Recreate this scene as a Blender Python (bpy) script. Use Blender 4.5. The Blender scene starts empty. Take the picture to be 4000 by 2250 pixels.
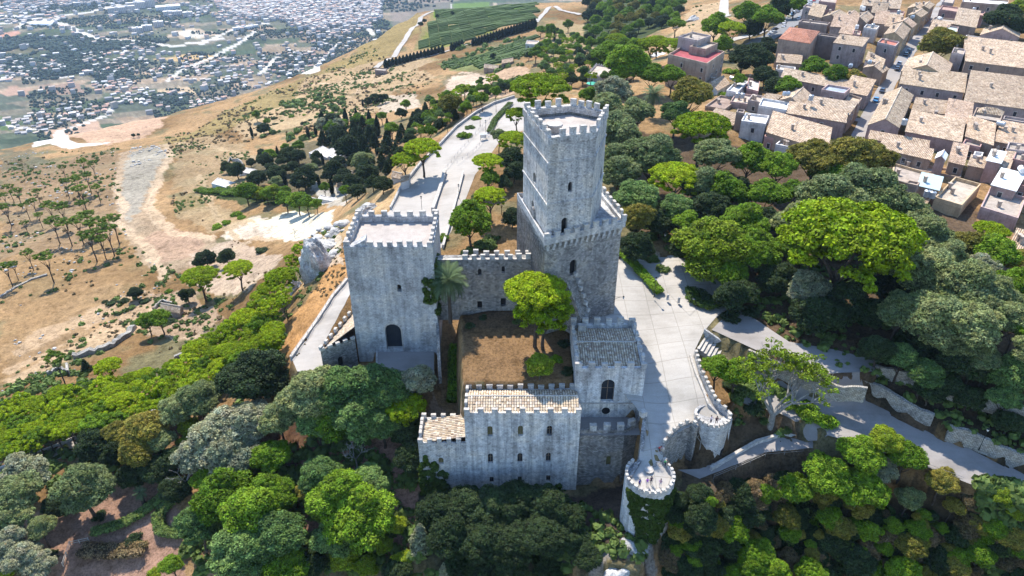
import bpy, bmesh, math, random
import numpy as np
from mathutils import Vector, Matrix
from mathutils.geometry import tessellate_polygon, delaunay_2d_cdt
R = math.radians
rng = random.Random(7); npr = np.random.RandomState(11)
S = bpy.context.scene; COL = S.collection

# ------------------------------------------------------------------ camera, sky, sun, exposure
PITCH = R(32); F = 1820.0; CU, CV = 1288.0, 724.5; CH = 80.0
cd = bpy.data.cameras.new('camera'); cam = bpy.data.objects.new('camera', cd); COL.objects.link(cam)
cam.location = (0, 0, CH); cam.rotation_euler = (math.pi/2 - PITCH, 0, 0)
cd.sensor_width = 36; cd.lens = F/2576*36; cd.clip_start = 1; cd.clip_end = 60000
S.camera = cam
SUN_EL = R(54); SUN_DIR = Vector((-0.345, 0.939, 0)).normalized()*math.cos(SUN_EL) + Vector((0, 0, math.sin(SUN_EL)))
w = bpy.data.worlds.new('World'); S.world = w; w.use_nodes = True
nt = w.node_tree; bg = nt.nodes['Background']; sk = nt.nodes.new('ShaderNodeTexSky')
sk.sky_type = 'NISHITA'; sk.sun_disc = False; sk.sun_elevation = SUN_EL
sk.sun_rotation = math.atan2(SUN_DIR.x, SUN_DIR.y); sk.altitude = 750; sk.air_density = 1.3; sk.dust_density = 0.2; sk.ozone_density = 5.0
nt.links.new(sk.outputs[0], bg.inputs[0]); bg.inputs[1].default_value = 0.15
sd = bpy.data.lights.new('sun', 'SUN'); sd.energy = 3.9; sd.angle = R(0.5); sd.color = (1, 0.93, 0.82)
so = bpy.data.objects.new('sun', sd); COL.objects.link(so); so.location = (-200, 400, 500)
so.rotation_euler = SUN_DIR.to_track_quat('Z', 'Y').to_euler()
S.view_settings.view_transform = 'Standard'; S.view_settings.look = 'None'; S.view_settings.gamma = 1
S.view_settings.exposure = 1.08
S.cycles.max_bounces = 6; S.cycles.diffuse_bounces = 3; S.cycles.glossy_bounces = 2; S.cycles.transmission_bounces = 3
S.cycles.transparent_max_bounces = 4; S.cycles.volume_bounces = 0; S.cycles.use_denoising = True
S.cycles.use_adaptive_sampling = True; S.cycles.adaptive_threshold = 0.02

# ------------------------------------------------------------------ picture <-> world
sp, cp = math.sin(PITCH), math.cos(PITCH)
def ray(u, v):
    a = (u-CU)/F; b = -(v-CV)/F
    return np.array((a, cp+b*sp, -sp+b*cp))
def P(u, v, z):
    d = ray(u, v); t = (z-CH)/d[2]; return Vector((d[0]*t, d[1]*t, z))
def PY(u, v, Y):
    d = ray(u, v); t = Y/d[1]; return Vector((d[0]*t, Y, CH+d[2]*t))
def depth(p): return p[1]*cp + (CH-p[2])*sp
def proj(p):
    z = depth(p); up = p[1]*sp + (p[2]-CH)*cp
    return CU+F*p[0]/z, CV-F*up/z
def fr(ox, oy, s): return lambda x, y: (ox+x*s, oy+y*s)
Z5 = fr(1899.8, 0, .26665); Z4 = fr(1996.4, 289.8, .22503); Z3 = fr(1610, 0, .4); Z6 = fr(1610, 0, .3538); ZA = fr(0, 0, .4)
Z0 = lambda x, y: (x, y)
ZB = fr(1416.8, 998.2, .26665)      # front bastion close-up
ZT = fr(804.9, 225.4, .4222)        # towers close-up

# ------------------------------------------------------------------ terrain height
CTRL = [
 (1545,790,0),(1700,800,0),(1640,900,-1),(1640,700,1),(1740,680,1),(1900,700,1),(2200,800,0),(2000,600,1),(2300,600,1),(2150,400,1),(1700,500,1),
 (1900,350,1),(1600,350,1),(1650,230,0),(1850,250,1),(2150,350,1),(2576,600,1),(2576,350,1),(2576,100,2),(2250,200,1),(2400,0,2),(2700,0,2),(2700,300,1),(2900,800,0),
 (2050,60,0),(1960,100,-2),(1980,20,-3),(1900,120,-6),(1820,40,-18),(1740,60,-35),(1700,100,-30),(1600,140,-25),(1560,200,-14),(1500,200,-8),(1440,215,-10),
 (1600,50,-60),(1480,60,-75),(1650,0,-60),(1560,0,-80),(1400,100,-62),(1350,60,-72),(1250,120,-72),(1100,140,-88),(1060,60,-112),(1200,20,-100),(1330,10,-90),
 (1420,180,-38),(1350,160,-52),(1300,210,-34),(1200,190,-62),(1100,220,-66),(1000,200,-84),(960,130,-104),(940,100,-112),(1050,30,-122),(1000,60,-118),
 (800,185,-112),(700,230,-108),(640,250,-106),(860,260,-82),(900,330,-68),(1100,260,-56),(1200,250,-40),(1060,320,-42),(1000,350,-48),
 (760,420,-58),(700,340,-82),(600,340,-90),(560,320,-98),(500,320,-104),(400,345,-106),(250,362,-108),(100,380,-110),(0,388,-112),(-200,400,-115),
 (600,480,-64),(760,560,-50),(880,480,-48),(950,470,-42),(640,600,-52),(500,560,-62),(400,480,-76),(350,600,-66),(220,600,-66),(60,650,-64),(0,500,-84),(150,450,-88),
 (430,790,-50),(300,850,-50),(100,900,-52),(560,760,-46),(560,860,-40),(640,800,-35),(680,700,-33),(760,640,-28),(0,800,-58),(-200,900,-60),
 (0,1000,-44),(200,980,-42),(400,1000,-35),(600,940,-27),(680,870,-20),(715,820,-16),(745,790,-13.5),(800,720,-12.5),(850,650,-11),(880,600,-13),(900,560,-12),(830,560,-30),
 (950,540,-9),(1010,460,-9),(1000,430,-25),(1090,350,-8),(1060,350,-28),(1140,290,-10),(1240,240,-8),(700,940,-17),
 (1060,480,-5),(1130,400,-4),(1200,330,-3),(1290,280,-3),(1250,500,-2),(1200,560,-3),(1290,420,-1),(1340,350,0),(1400,400,0),
 (0,1180,-37),(200,1110,-33),(400,1040,-28),(0,1300,-35),(300,1300,-33),(600,1200,-27),(900,1250,-24),(900,1100,-19),(1000,1000,-14),(800,960,-13),
 (0,1449,-35),(600,1449,-31),(1000,1449,-28),(1288,1449,-27),(1288,1600,-32),(0,1700,-45),(600,1700,-40),(2600,1700,-40),(1700,1700,-34),
 (1050,1240,-22),(1300,1250,-23),(1500,1245,-21),(1560,1300,-19.5),(1640,1365,-18.5),(1500,1400,-23),(1660,1449,-23),(1700,1300,-17),(1760,1230,-13),
 (1720,1195,-11.5),(1830,1180,-11),(1900,1120,-10),(2000,1130,-9.5),(1900,1060,-8),(1850,980,-6),(1830,900,-3.5),
 (2000,1000,-4.5),(2100,1060,-6),(2300,1140,-7.5),(2576,1240,-9),(2700,1300,-10),(2060,960,-2.5),(2250,960,0),(2400,1000,0),(2576,1100,-1),(2700,1100,0),
 (1950,1200,-16),(2200,1300,-18),(2400,1330,-18),(2576,1449,-23),(1850,1400,-24),(2200,1449,-25),(2800,1449,-22),
]
_c = [P(*c) for c in CTRL]
# far valley floor and hidden slopes (world coordinates, metres)
for x, y, z in ((-1500,1700,-500),(-800,1500,-500),(-300,1600,-500),(100,2200,-500),(-2500,2500,-500),(-1000,3000,-500),(300,3200,-480),(-3000,5000,-500),(0,6000,-450),(3000,6000,-300),(6000,4000,-250),
                (-6000,3000,-500),(0,12000,-450),(8000,12000,-400),(-9000,9000,-500),(20000,20000,-400),(-20000,20000,-500),(-20000,0,-500),(20000,0,-400),(0,-20000,-450),(-5000,-6000,-500),(5000,-6000,-450),
                (-700,950,-350),(-300,1050,-330),(-1200,1100,-430),(-50,1300,-360),(60,1700,-400),(250,1300,-190),(420,1600,-240),(900,1500,-200),(-700,400,-190),(-900,100,-250),(-1500,300,-420),(700,500,-60),(900,200,-120),(600,900,-60),(350,620,-12),
                (0,10,-50),(-150,20,-70),(150,20,-55),(300,60,-30),(0,-400,-180),(500,-300,-180),(-500,-300,-220)):
    _c.append(Vector((x, y, z)))
_C = np.array([tuple(p) for p in _c])
def _rbf_fit():
    X = _C[:, :2]/100; n = len(X)
    D = np.sqrt(((X[:, None]-X[None])**2).sum(2)); A = np.zeros((n+3, n+3)); A[:n, :n] = D - np.eye(n)*0.02
    A[:n, n] = 1; A[:n, n+1:] = X; A[n, :n] = 1; A[n+1:, :n] = X.T
    b = np.zeros(n+3); b[:n] = _C[:, 2]; return np.linalg.solve(A, b)
_W = _rbf_fit()
def base_h(x, y):
    n = len(_C); out = np.empty(len(x))
    for i in range(0, len(x), 20000):
        a = x[i:i+20000]/100; b = y[i:i+20000]/100
        D = np.sqrt((a[:, None]-_C[None, :, 0]/100)**2 + (b[:, None]-_C[None, :, 1]/100)**2)
        out[i:i+20000] = D@_W[:n] + _W[n] + _W[n+1]*a + _W[n+2]*b
    return out
def vnoise(x, y, seed=0):
    xi = np.floor(x).astype(np.int64); yi = np.floor(y).astype(np.int64); fx = x-xi; fy = y-yi
    def h(a, b):
        k = (a*374761393 + b*668265263 + seed*974711) & 0x7fffffff
        k = ((k ^ (k >> 13))*1274126177) & 0x7fffffff
        return ((k ^ (k >> 16)) & 0xffff)/65535.0
    fx = fx*fx*(3-2*fx); fy = fy*fy*(3-2*fy)
    return (h(xi, yi)*(1-fx)+h(xi+1, yi)*fx)*(1-fy) + (h(xi, yi+1)*(1-fx)+h(xi+1, yi+1)*fx)*fy
def fbm(x, y, o=4, seed=0):
    s = 0; a = .5
    for k in range(o): s = s + a*vnoise(x*2**k, y*2**k, seed+k); a *= .5
    return s/(1-.5**o)
def seg_dist(x, y, poly, closed=True):
    n = len(poly); d = np.full(len(x), 1e9)
    for i in range(n if closed else n-1):
        ax, ay = poly[i][0], poly[i][1]; bx, by = poly[(i+1) % n][0], poly[(i+1) % n][1]
        dx, dy = bx-ax, by-ay; L = dx*dx+dy*dy+1e-9
        t = np.clip(((x-ax)*dx+(y-ay)*dy)/L, 0, 1)
        d = np.minimum(d, np.hypot(x-ax-t*dx, y-ay-t*dy))
    return d
def inside(x, y, poly):
    c = np.zeros(len(x), bool); n = len(poly)
    for i in range(n):
        ax, ay = poly[i][0], poly[i][1]; bx, by = poly[i-1][0], poly[i-1][1]
        if ay == by: continue
        m = ((ay > y) != (by > y)) & (x < (bx-ax)*(y-ay)/(by-ay)+ax)
        c ^= m
    return c
PLAT = []   # (polygon with z per corner, falloff)
def plateau(pts, fall, fixed=None):
    PLAT.append(([P(u, v, z) for u, v, z in pts], fall))
PLAZA = [(1462,835,-.5),(1478,700,0),(1580,640,.5),(1640,650,.5),(1700,640,1),(1800,700,.5),(1860,760,0),(1800,800,0),(1770,835,-.3),(1748,880,-.8),(1757,925,-1.5),(1775,985,-2.6),(1830,1040,-3.9),(1834,1060,-4),
         (1795,1077,-4),(1745,1068,-4),(1705,1088,-4.3),(1680,1110,-5),(1668,1130,-5.6),(1668,1165,-7.4),(1690,1200,-8),(1675,1232,-8),(1634,1242,-8),(1594,1232,-8),(1578,1200,-8),(1606,1168,-7.8),(1612,1110,-5.6),(1618,1045,-4),(1560,980,-3)]
plateau(PLAZA, .9)
COURT = [(1160,790,-1),(1345,772,-.6),(1425,800,-1.2),(1440,960,-1.6),(1168,965,-1.6)]
plateau(COURT, 2.0)
GATE = [(945,878,-8.6),(1092,878,-8.6),(1092,945,-9.4),(945,950,-9.4)]
plateau(GATE, .8)
ROADL = [(735,905,-10.5),(748,935,-10.5),(815,935,-10.5),(806,880,-9.6),(838,820,-8.9),(878,745,-8),(925,650,-7),(985,530,-5.5),(930,560,-6),(876,705,-8),(842,745,-8.6),(800,810,-9.5)]
plateau(ROADL, 2.0)
ROADB = [(975,540,-5.5),(1010,478,-5),(1060,415,-4.5),(1110,365,-4),(1150,322,-3.8),(1200,285,-3.5),(1245,262,-3.2),(1295,246,-3),(1340,262,-3),(1330,330,-2),(1262,350,-2.5),(1195,440,-3),(1172,500,-3),(1125,600,-3.5),(1100,640,-4),(1085,600,-4),(1060,560,-5)]
plateau(ROADB, 2.5)
LROAD = [(1850,1010,-5),(1905,915,-4.2),(2000,950,-4.5),(2125,988,-5),(2200,1013,-5.6),(2270,1058,-6.4),(2335,1087,-7.1),(2375,1108,-7.4),(2440,1128,-7.8),(2500,1158,-8.2),(2600,1196,-8.9),(2900,1320,-10),(2900,1420,-10.5),(2576,1270,-9.2),(2330,1175,-8),(2150,1115,-7),(2060,1090,-6.6),(1960,1040,-5.8)]
plateau(LROAD, 1.2)
_wl = [P(*q) for q in ((2125,985,-4.9),(2200,1010,-5.6),(2270,1055,-6.4),(2335,1085,-7.2),(2375,1108,-7.5),(2440,1130,-7.8),(2500,1160,-8.2),(2600,1198,-8.9))]
PLAT.append(([q+Vector((.1,.5,3.2)) for q in _wl]+[q+Vector((4,7,4.2)) for q in _wl[::-1]], .25))
_tp = [P(*q) for q in ((1572,1082,-7.8),(1600,1066,-7.8),(1619,1044,-7.8))]
PLAT.append(([Vector((10.5,93.2,-9.4)), Vector((_tp[0].x,_tp[0].y+.4,-9.4)), Vector((_tp[1].x,_tp[1].y+.5,-9.4)), Vector((22.2,94.5,-9.4)), Vector((22.8,98.2,-9.4)), Vector((10.5,98.2,-9.4))], .25))
_ed = [P(1618,1045,-3.7), P(1613,1080,-4.7), P(1612,1110,-5.4), P(1608,1150,-7.2), P(1580,1196,-7.6)]; _b = P(1634,1203,-8)
PLAT.append(([Vector((-17,93.1,-22.5)), Vector((11.2,93.1,-21.5)), Vector((11.3,94.1,-21.5)), Vector((_tp[0].x,_tp[0].y+.2,-21)), Vector((_tp[1].x,_tp[1].y+.15,-20)), Vector((_ed[0].x+.1,_ed[0].y-.1,-19.5)), Vector((_ed[1].x+.3,_ed[1].y,-19)), Vector((_ed[2].x+.3,_ed[2].y,-19)), Vector((_ed[3].x+.3,_ed[3].y,-18.5)), Vector((_b.x-3.4,_b.y+.8,-18)), Vector((_b.x-2,_b.y-3.8,-18)), Vector((_b.x+1,_b.y-4.5,-18.5)), Vector((_b.x-2,_b.y-9,-20)), Vector((0,80,-23)), Vector((-17,80,-24))], .5))
_cw = [P(*q) for q in ((1738,1062,-3.5),(1722,1068,-3.6),(1706,1078,-3.8),(1692,1090,-4.1),(1680,1104,-4.6),(1670,1122,-5.3),(1668,1145,-6.6),(1684,1172,-7.4))]; _r = P(1791,1052,-3.9)
PLAT.append(([Vector((_r.x-3.4,_r.y-1.0,-11.6))]+[Vector((q.x-.2,q.y+.2,-12)) for q in _cw[1:]]+[Vector((_b.x+3.8,_b.y+.5,-12.5)), Vector((_b.x+4.6,_b.y-3.5,-13.5)), Vector((_b.x+8,_b.y-4,-13)), Vector((_b.x+12,_b.y-1,-12)), Vector((_r.x-.5,_r.y-4.4,-11.4)), Vector((_r.x-2.6,_r.y-3.2,-11.5))], .5))
UROAD = [(1850,770,0),(1985,860,0),(2100,880,0),(2200,905,.2),(2200,935,.2),(2080,940,-.2),(1900,880,-.3),(1790,830,-.2)]
plateau(UROAD, 1.0)
LPATH = [(1705,1182,-11.4),(1760,1205,-11.6),(1850,1170,-11),(1925,1138,-10),(2045,1128,-9.4),(2045,1110,-9.2),(1960,1098,-9.2),(1880,1118,-10),(1830,1150,-10.8),(1760,1180,-11.4)]
plateau(LPATH, 1.0)
FROAD = [(-60,1205,-37),(60,1158,-35.6),(150,1120,-34),(245,1080,-32.5),(330,1050,-30.5),(410,1030,-28.5),(420,1048,-28.5),(330,1075,-30.8),(245,1110,-33),(150,1155,-34.6),(60,1195,-36),(-60,1240,-37.5)]
plateau(FROAD, 1.5)
def H(x, y):
    x = np.atleast_1d(np.asarray(x, float)); y = np.atleast_1d(np.asarray(y, float))
    h = base_h(x, y)
    dist = np.hypot(x, y)
    amp = np.clip((dist-90)/200, 0, 1)
    h = h + (fbm(x/37, y/37, 4, 3)-.5)*7*amp + (fbm(x/6, y/6, 3, 8)-.5)*1.2
    for poly, fall in PLAT:
        px = [p[0] for p in poly]; py = [p[1] for p in poly]; m = fall*1.5+1
        k = np.where((x > min(px)-m) & (x < max(px)+m) & (y > min(py)-m) & (y < max(py)+m))[0]
        if len(k) == 0: continue
        xs, ys = x[k], y[k]; ins = inside(xs, ys, poly); d = np.where(ins, 0, seg_dist(xs, ys, poly))
        wv = 0; zz = 0
        for i in range(len(poly)):
            a, b = poly[i], poly[(i+1) % len(poly)]
            for t in (0, .5):
                c = a.lerp(b, t); q = 1/((xs-c[0])**2+(ys-c[1])**2+.3)**1.5; wv = wv+q; zz = zz+q*c[2]
        zz = zz/wv; t = np.clip(1-d/fall, 0, 1); t = t*t*(3-2*t)
        h[k] = h[k]*(1-t)+zz*t
    return h
def plat_h(k, xs, ys):
    poly = PLAT[k][0]; wv = 0; zz = 0; xs = np.asarray(xs); ys = np.asarray(ys)
    for i in range(len(poly)):
        for t in (0, .5): c = poly[i].lerp(poly[(i+1) % len(poly)], t); q = 1/((xs-c[0])**2+(ys-c[1])**2+.3)**1.5; wv = wv+q; zz = zz+q*c[2]
    return zz/wv
def h1(x, y): return float(H([x], [y])[0])
_ts = np.geomspace(60, 9000, 420)
def at(u, v, off=0.0):
    d = ray(u, v); t = _ts
    g = CH+d[2]*t - H(d[0]*t, d[1]*t) - off
    k = np.where(g < 0)[0]
    if len(k) == 0: t0 = 9000.
    else:
        i = max(k[0], 1); t2 = np.linspace(t[i-1], t[i], 24)
        g2 = CH+d[2]*t2 - H(d[0]*t2, d[1]*t2) - off
        j = np.where(g2 < 0)[0]; j = max(j[0], 1) if len(j) else 23
        a, b = g2[j-1], g2[j]; t0 = t2[j-1] + (t2[j]-t2[j-1])*(a/(a-b) if a != b else 0)
    return Vector((d[0]*t0, d[1]*t0, CH+d[2]*t0-off))

# ------------------------------------------------------------------ object helpers
def link(o): COL.objects.link(o); return o
def tag(o, label=None, cat=None, group=None, kind=None):
    if label: o['label'] = label
    if cat: o['category'] = cat
    if group: o['group'] = group
    if kind: o['kind'] = kind
    return o
def empty(name, loc, rz=0):
    o = link(bpy.data.objects.new(name, None)); o.location = loc; o.rotation_euler = (0, 0, rz); o.empty_display_size = .5; return o
def inst(name, mesh, parent=None, loc=(0,0,0), rz=0, sc=None):
    o = link(bpy.data.objects.new(name, mesh)); o.location = loc; o.rotation_euler = (0, 0, rz)
    if sc is not None: o.scale = sc
    if parent is not None: o.parent = parent
    return o
class MB:
    def __init__(s): s.v = []; s.f = []; s.c = []; s.cur = (1, 1, 1)
    def face(s, pts):
        n = len(s.v); s.v += [tuple(p) for p in pts]; s.f.append(tuple(range(n, n+len(pts)))); s.c.append(s.cur)
    def box(s, c, size, rz=0, top=1.0):
        x, y, z = size[0]/2, size[1]/2, size[2]/2; ca, sa = math.cos(rz), math.sin(rz)
        def q(a, b, d): 
            k = top if d > 0 else 1
            a *= k; b *= k
            return (c[0]+a*ca-b*sa, c[1]+a*sa+b*ca, c[2]+d)
        p = [q(-x,-y,-z), q(x,-y,-z), q(x,y,-z), q(-x,y,-z), q(-x,-y,z), q(x,-y,z), q(x,y,z), q(-x,y,z)]
        for f in ((3,2,1,0),(4,5,6,7),(0,1,5,4),(1,2,6,5),(2,3,7,6),(3,0,4,7)): s.face([p[i] for i in f])
        return s
    def prism(s, poly, z0, z1, poly2=None, cap=True, base=False):
        if area(poly) < 0: poly = poly[::-1]; poly2 = poly2[::-1] if poly2 else None
        q = poly2 or poly; n = len(poly)
        for i in range(n):
            j = (i+1) % n
            s.face([(poly[i][0], poly[i][1], z0), (poly[j][0], poly[j][1], z0), (q[j][0], q[j][1], z1), (q[i][0], q[i][1], z1)])
        if cap: s.face([(p[0], p[1], z1) for p in q])
        if base: s.face([(p[0], p[1], z0) for p in poly][::-1])
        return s
    def ring(s, outer, inner, z0, z1):
        if area(outer) < 0: outer = outer[::-1]; inner = inner[::-1]
        n = len(outer)
        for i in range(n):
            j = (i+1) % n
            a, b, c, d = outer[i], outer[j], inner[j], inner[i]
            s.face([(a[0],a[1],z0),(b[0],b[1],z0),(b[0],b[1],z1),(a[0],a[1],z1)])
            s.face([(c[0],c[1],z0),(d[0],d[1],z0),(d[0],d[1],z1),(c[0],c[1],z1)])
            s.face([(a[0],a[1],z1),(b[0],b[1],z1),(c[0],c[1],z1),(d[0],d[1],z1)])
        return s
    def tube(s, a, b, r0, r1=None, n=8, cap=True):
        a = Vector(a); b = Vector(b); r1 = r0 if r1 is None else r1
        d = (b-a).normalized(); x = d.orthogonal().normalized(); y = d.cross(x)
        A = [a+(x*math.cos(t)+y*math.sin(t))*r0 for t in [2*math.pi*i/n for i in range(n)]]
        B = [b+(x*math.cos(t)+y*math.sin(t))*r1 for t in [2*math.pi*i/n for i in range(n)]]
        for i in range(n): s.face([A[i], A[(i+1) % n], B[(i+1) % n], B[i]])
        if cap: s.face(B); s.face(A[::-1])
        return s
    def build(s, name, mat, parent=None, loc=None, smooth=False, mesh_only=False):
        v = np.array(s.v, dtype=np.float64).reshape(-1, 3)
        o0 = np.array(loc if loc is not None else (0, 0, 0), float)
        if loc is not None: v = v-o0
        me = bpy.data.meshes.new(name); me.from_pydata(v.tolist(), [], s.f)
        uv = me.uv_layers.new(name='UVMap'); buf = []
        for f in s.f:
            p = [v[i]+o0 for i in f]
            nrm = np.zeros(3)
            for i in range(len(p)): nrm += np.cross(p[i]-p[0], p[(i+1) % len(p)]-p[0])
            L = np.linalg.norm(nrm); nrm = nrm/L if L > 0 else np.array((0,0,1.))
            if abs(nrm[2]) > .985: t = np.array((1.,0,0)); b = np.array((0,1.,0))
            else:
                t = np.array((-nrm[1], nrm[0], 0)); t /= np.linalg.norm(t); b = np.cross(nrm, t)
            for q in p: buf += [q@t, q@b]
        uv.data.foreach_set('uv', buf)
        ca = me.color_attributes.new('Col', 'FLOAT_COLOR', 'CORNER'); cb = []
        for f, c in zip(s.f, s.c): cb += [c[0], c[1], c[2], 1]*len(f)
        ca.data.foreach_set('color', cb)
        me.materials.append(mat)
        if smooth: me.polygons.foreach_set('use_smooth', [True]*len(me.polygons))
        me.update()
        if mesh_only: return me
        o = link(bpy.data.objects.new(name, me))
        if loc is not None: o.location = loc
        if parent is not None:
            o.parent = parent
            pl = Vector(parent.location)
            # coordinates in s.v are world coordinates; parent frames are translation only here
            if loc is None: 
                me.transform(Matrix.Translation(-pl))
            else: o.location = Vector(loc)-pl
        return o
def area(p): return sum(p[i][0]*p[(i+1) % len(p)][1]-p[(i+1) % len(p)][0]*p[i][1] for i in range(len(p)))/2
def inset(poly, d):
    if area(poly) < 0: return inset(poly[::-1], d)[::-1]
    n = len(poly); out = []
    for i in range(n):
        a = Vector(poly[i-1][:2]); b = Vector(poly[i][:2]); c = Vector(poly[(i+1) % n][:2])
        e1 = (b-a).normalized(); e2 = (c-b).normalized()
        n1 = Vector((-e1.y, e1.x)); n2 = Vector((-e2.y, e2.x)); m = n1+n2
        k = d/max(.35, m.length_squared/2)
        out.append((b.x+m.x*k, b.y+m.y*k))
    return out
def arch(u, v, wd, ht, n=7):
    r = wd/2; pts = [(u-r, v), (u+r, v)]
    for i in range(n+1):
        a = math.pi*i/n; pts.append((u+r*math.cos(a), v+ht-r+r*math.sin(a)))
    return pts
def rect(u, v, wd, ht): return [(u-wd/2, v), (u+wd/2, v), (u+wd/2, v+ht), (u-wd/2, v+ht)]
def wall_face(mb, a, b, z0, z1, holes=(), dep=.6, top=None):
    """vertical wall a->b (outside to the right of a->b) from z0 to z1 with real openings"""
    a = Vector((a[0], a[1], 0)); b = Vector((b[0], b[1], 0)); t = (b-a).normalized(); L = (b-a).length
    n = Vector((t.y, -t.x, 0))
    outer = [(0, z0), (L, z0), (L, z1), (0, z1)]
    loops = [[Vector((p[0], p[1], 0)) for p in outer]] + [[Vector((p[0], p[1], 0)) for p in h] for h in holes]
    tris = tessellate_polygon(loops); flat = [p for l in loops for p in l]
    W = lambda p, d=0: a + t*p[0] + Vector((0, 0, p[1])) - n*d
    for tr in tris:
        q = [flat[i] for i in tr]
        if (q[1]-q[0]).cross(q[2]-q[0]).z < 0: q = q[::-1]
        mb.face([W(p) for p in q])
    for h in holes:
        m = len(h)
        for i in range(m):
            p, q = h[i], h[(i+1) % m]
            mb.face([W(q), W(p), W(p, dep), W(q, dep)][::-1] if area(h) < 0 else [W(p), W(q), W(q, dep), W(p, dep)][::-1])
    return W
def pane(W, h, dep, name, mat, parent, frame=None):
    mb = MB(); mb.face([W(p, dep*.92) for p in (h if area(h) > 0 else h[::-1])])
    o = mb.build(name, mat, parent)
    if frame:
        us = [p[0] for p in h]; vs = [p[1] for p in h]; u0, u1, v0, v1 = min(us), max(us), min(vs), max(vs)
        fm = MB(); um = (u0+u1)/2; k = .05
        def bar(ua, ub, va, vb):
            fm.face([W((ua, va), dep*.8), W((ub, va), dep*.8), W((ub, vb), dep*.8), W((ua, vb), dep*.8)])
        bar(um-k, um+k, v0, v1); bar(u0, u1, v0+(v1-v0)*.55-k, v0+(v1-v0)*.55+k); bar(u0, u0+k*1.6, v0, v1*.75+v0*.25); bar(u1-k*1.6, u1, v0, v1*.75+v0*.25)
        f = fm.build('frame', frame); f.parent = o; f.data.transform(Matrix.Translation(-Vector(parent.location)))
    return o

# ------------------------------------------------------------------ materials
def newmat(name, rough=.9):
    m = bpy.data.materials.new(name); m.use_nodes = True; n = m.node_tree
    b = n.nodes['Principled BSDF']; b.inputs['Roughness'].default_value = rough
    b.inputs['Specular IOR Level'].default_value = .25
    return m, n, b
def N(n, t, **k):
    x = n.nodes.new(t)
    for a, v in k.items():
        if a in ('op',): x.operation = v
        else:
            try: setattr(x, a, v)
            except Exception: x.inputs[a].default_value = v
    return x
def ramp(n, src, stops):
    r = n.nodes.new('ShaderNodeValToRGB'); n.links.new(src, r.inputs[0]); e = r.color_ramp.elements
    while len(e) < len(stops): e.new(.5)
    for i, (p, c) in enumerate(stops): e[i].position = p; e[i].color = (*c, 1) if len(c) == 3 else c
    return r.outputs[0]
def mix(n, a, b, f, mode='MIX'):
    m = n.nodes.new('ShaderNodeMix'); m.data_type = 'RGBA'; m.blend_type = mode
    for s, i in ((a, 6), (b, 7)):
        if hasattr(s, 'node'): n.links.new(s, m.inputs[i])
        else: m.inputs[i].default_value = (*s, 1)
    if hasattr(f, 'node'): n.links.new(f, m.inputs[0])
    else: m.inputs[0].default_value = f
    return m.outputs[2]
def noise(n, vec, sc, det=4, rough=.6):
    x = n.nodes.new('ShaderNodeTexNoise'); x.inputs['Scale'].default_value = sc; x.inputs['Detail'].default_value = det; x.inputs['Roughness'].default_value = rough
    if vec is not None: n.links.new(vec, x.inputs['Vector'])
    return x.outputs[0]
def bump(n, b, h, strength=.4, dist=.05):
    x = n.nodes.new('ShaderNodeBump'); x.inputs['Strength'].default_value = strength; x.inputs['Distance'].default_value = dist
    n.links.new(h, x.inputs['Height']); n.links.new(x.outputs[0], b.inputs['Normal'])
def coords(n):
    g = n.nodes.new('ShaderNodeNewGeometry'); return g.outputs['Position']
def uvs(n): return n.nodes.new('ShaderNodeUVMap').outputs[0]
def mapping(n, v, sc):
    m = n.nodes.new('ShaderNodeMapping'); n.links.new(v, m.inputs[0]); m.inputs['Scale'].default_value = sc; return m.outputs[0]
def attr(n, name='Col'):
    a = n.nodes.new('ShaderNodeAttribute'); a.attribute_name = name; return a.outputs[0]

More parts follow.
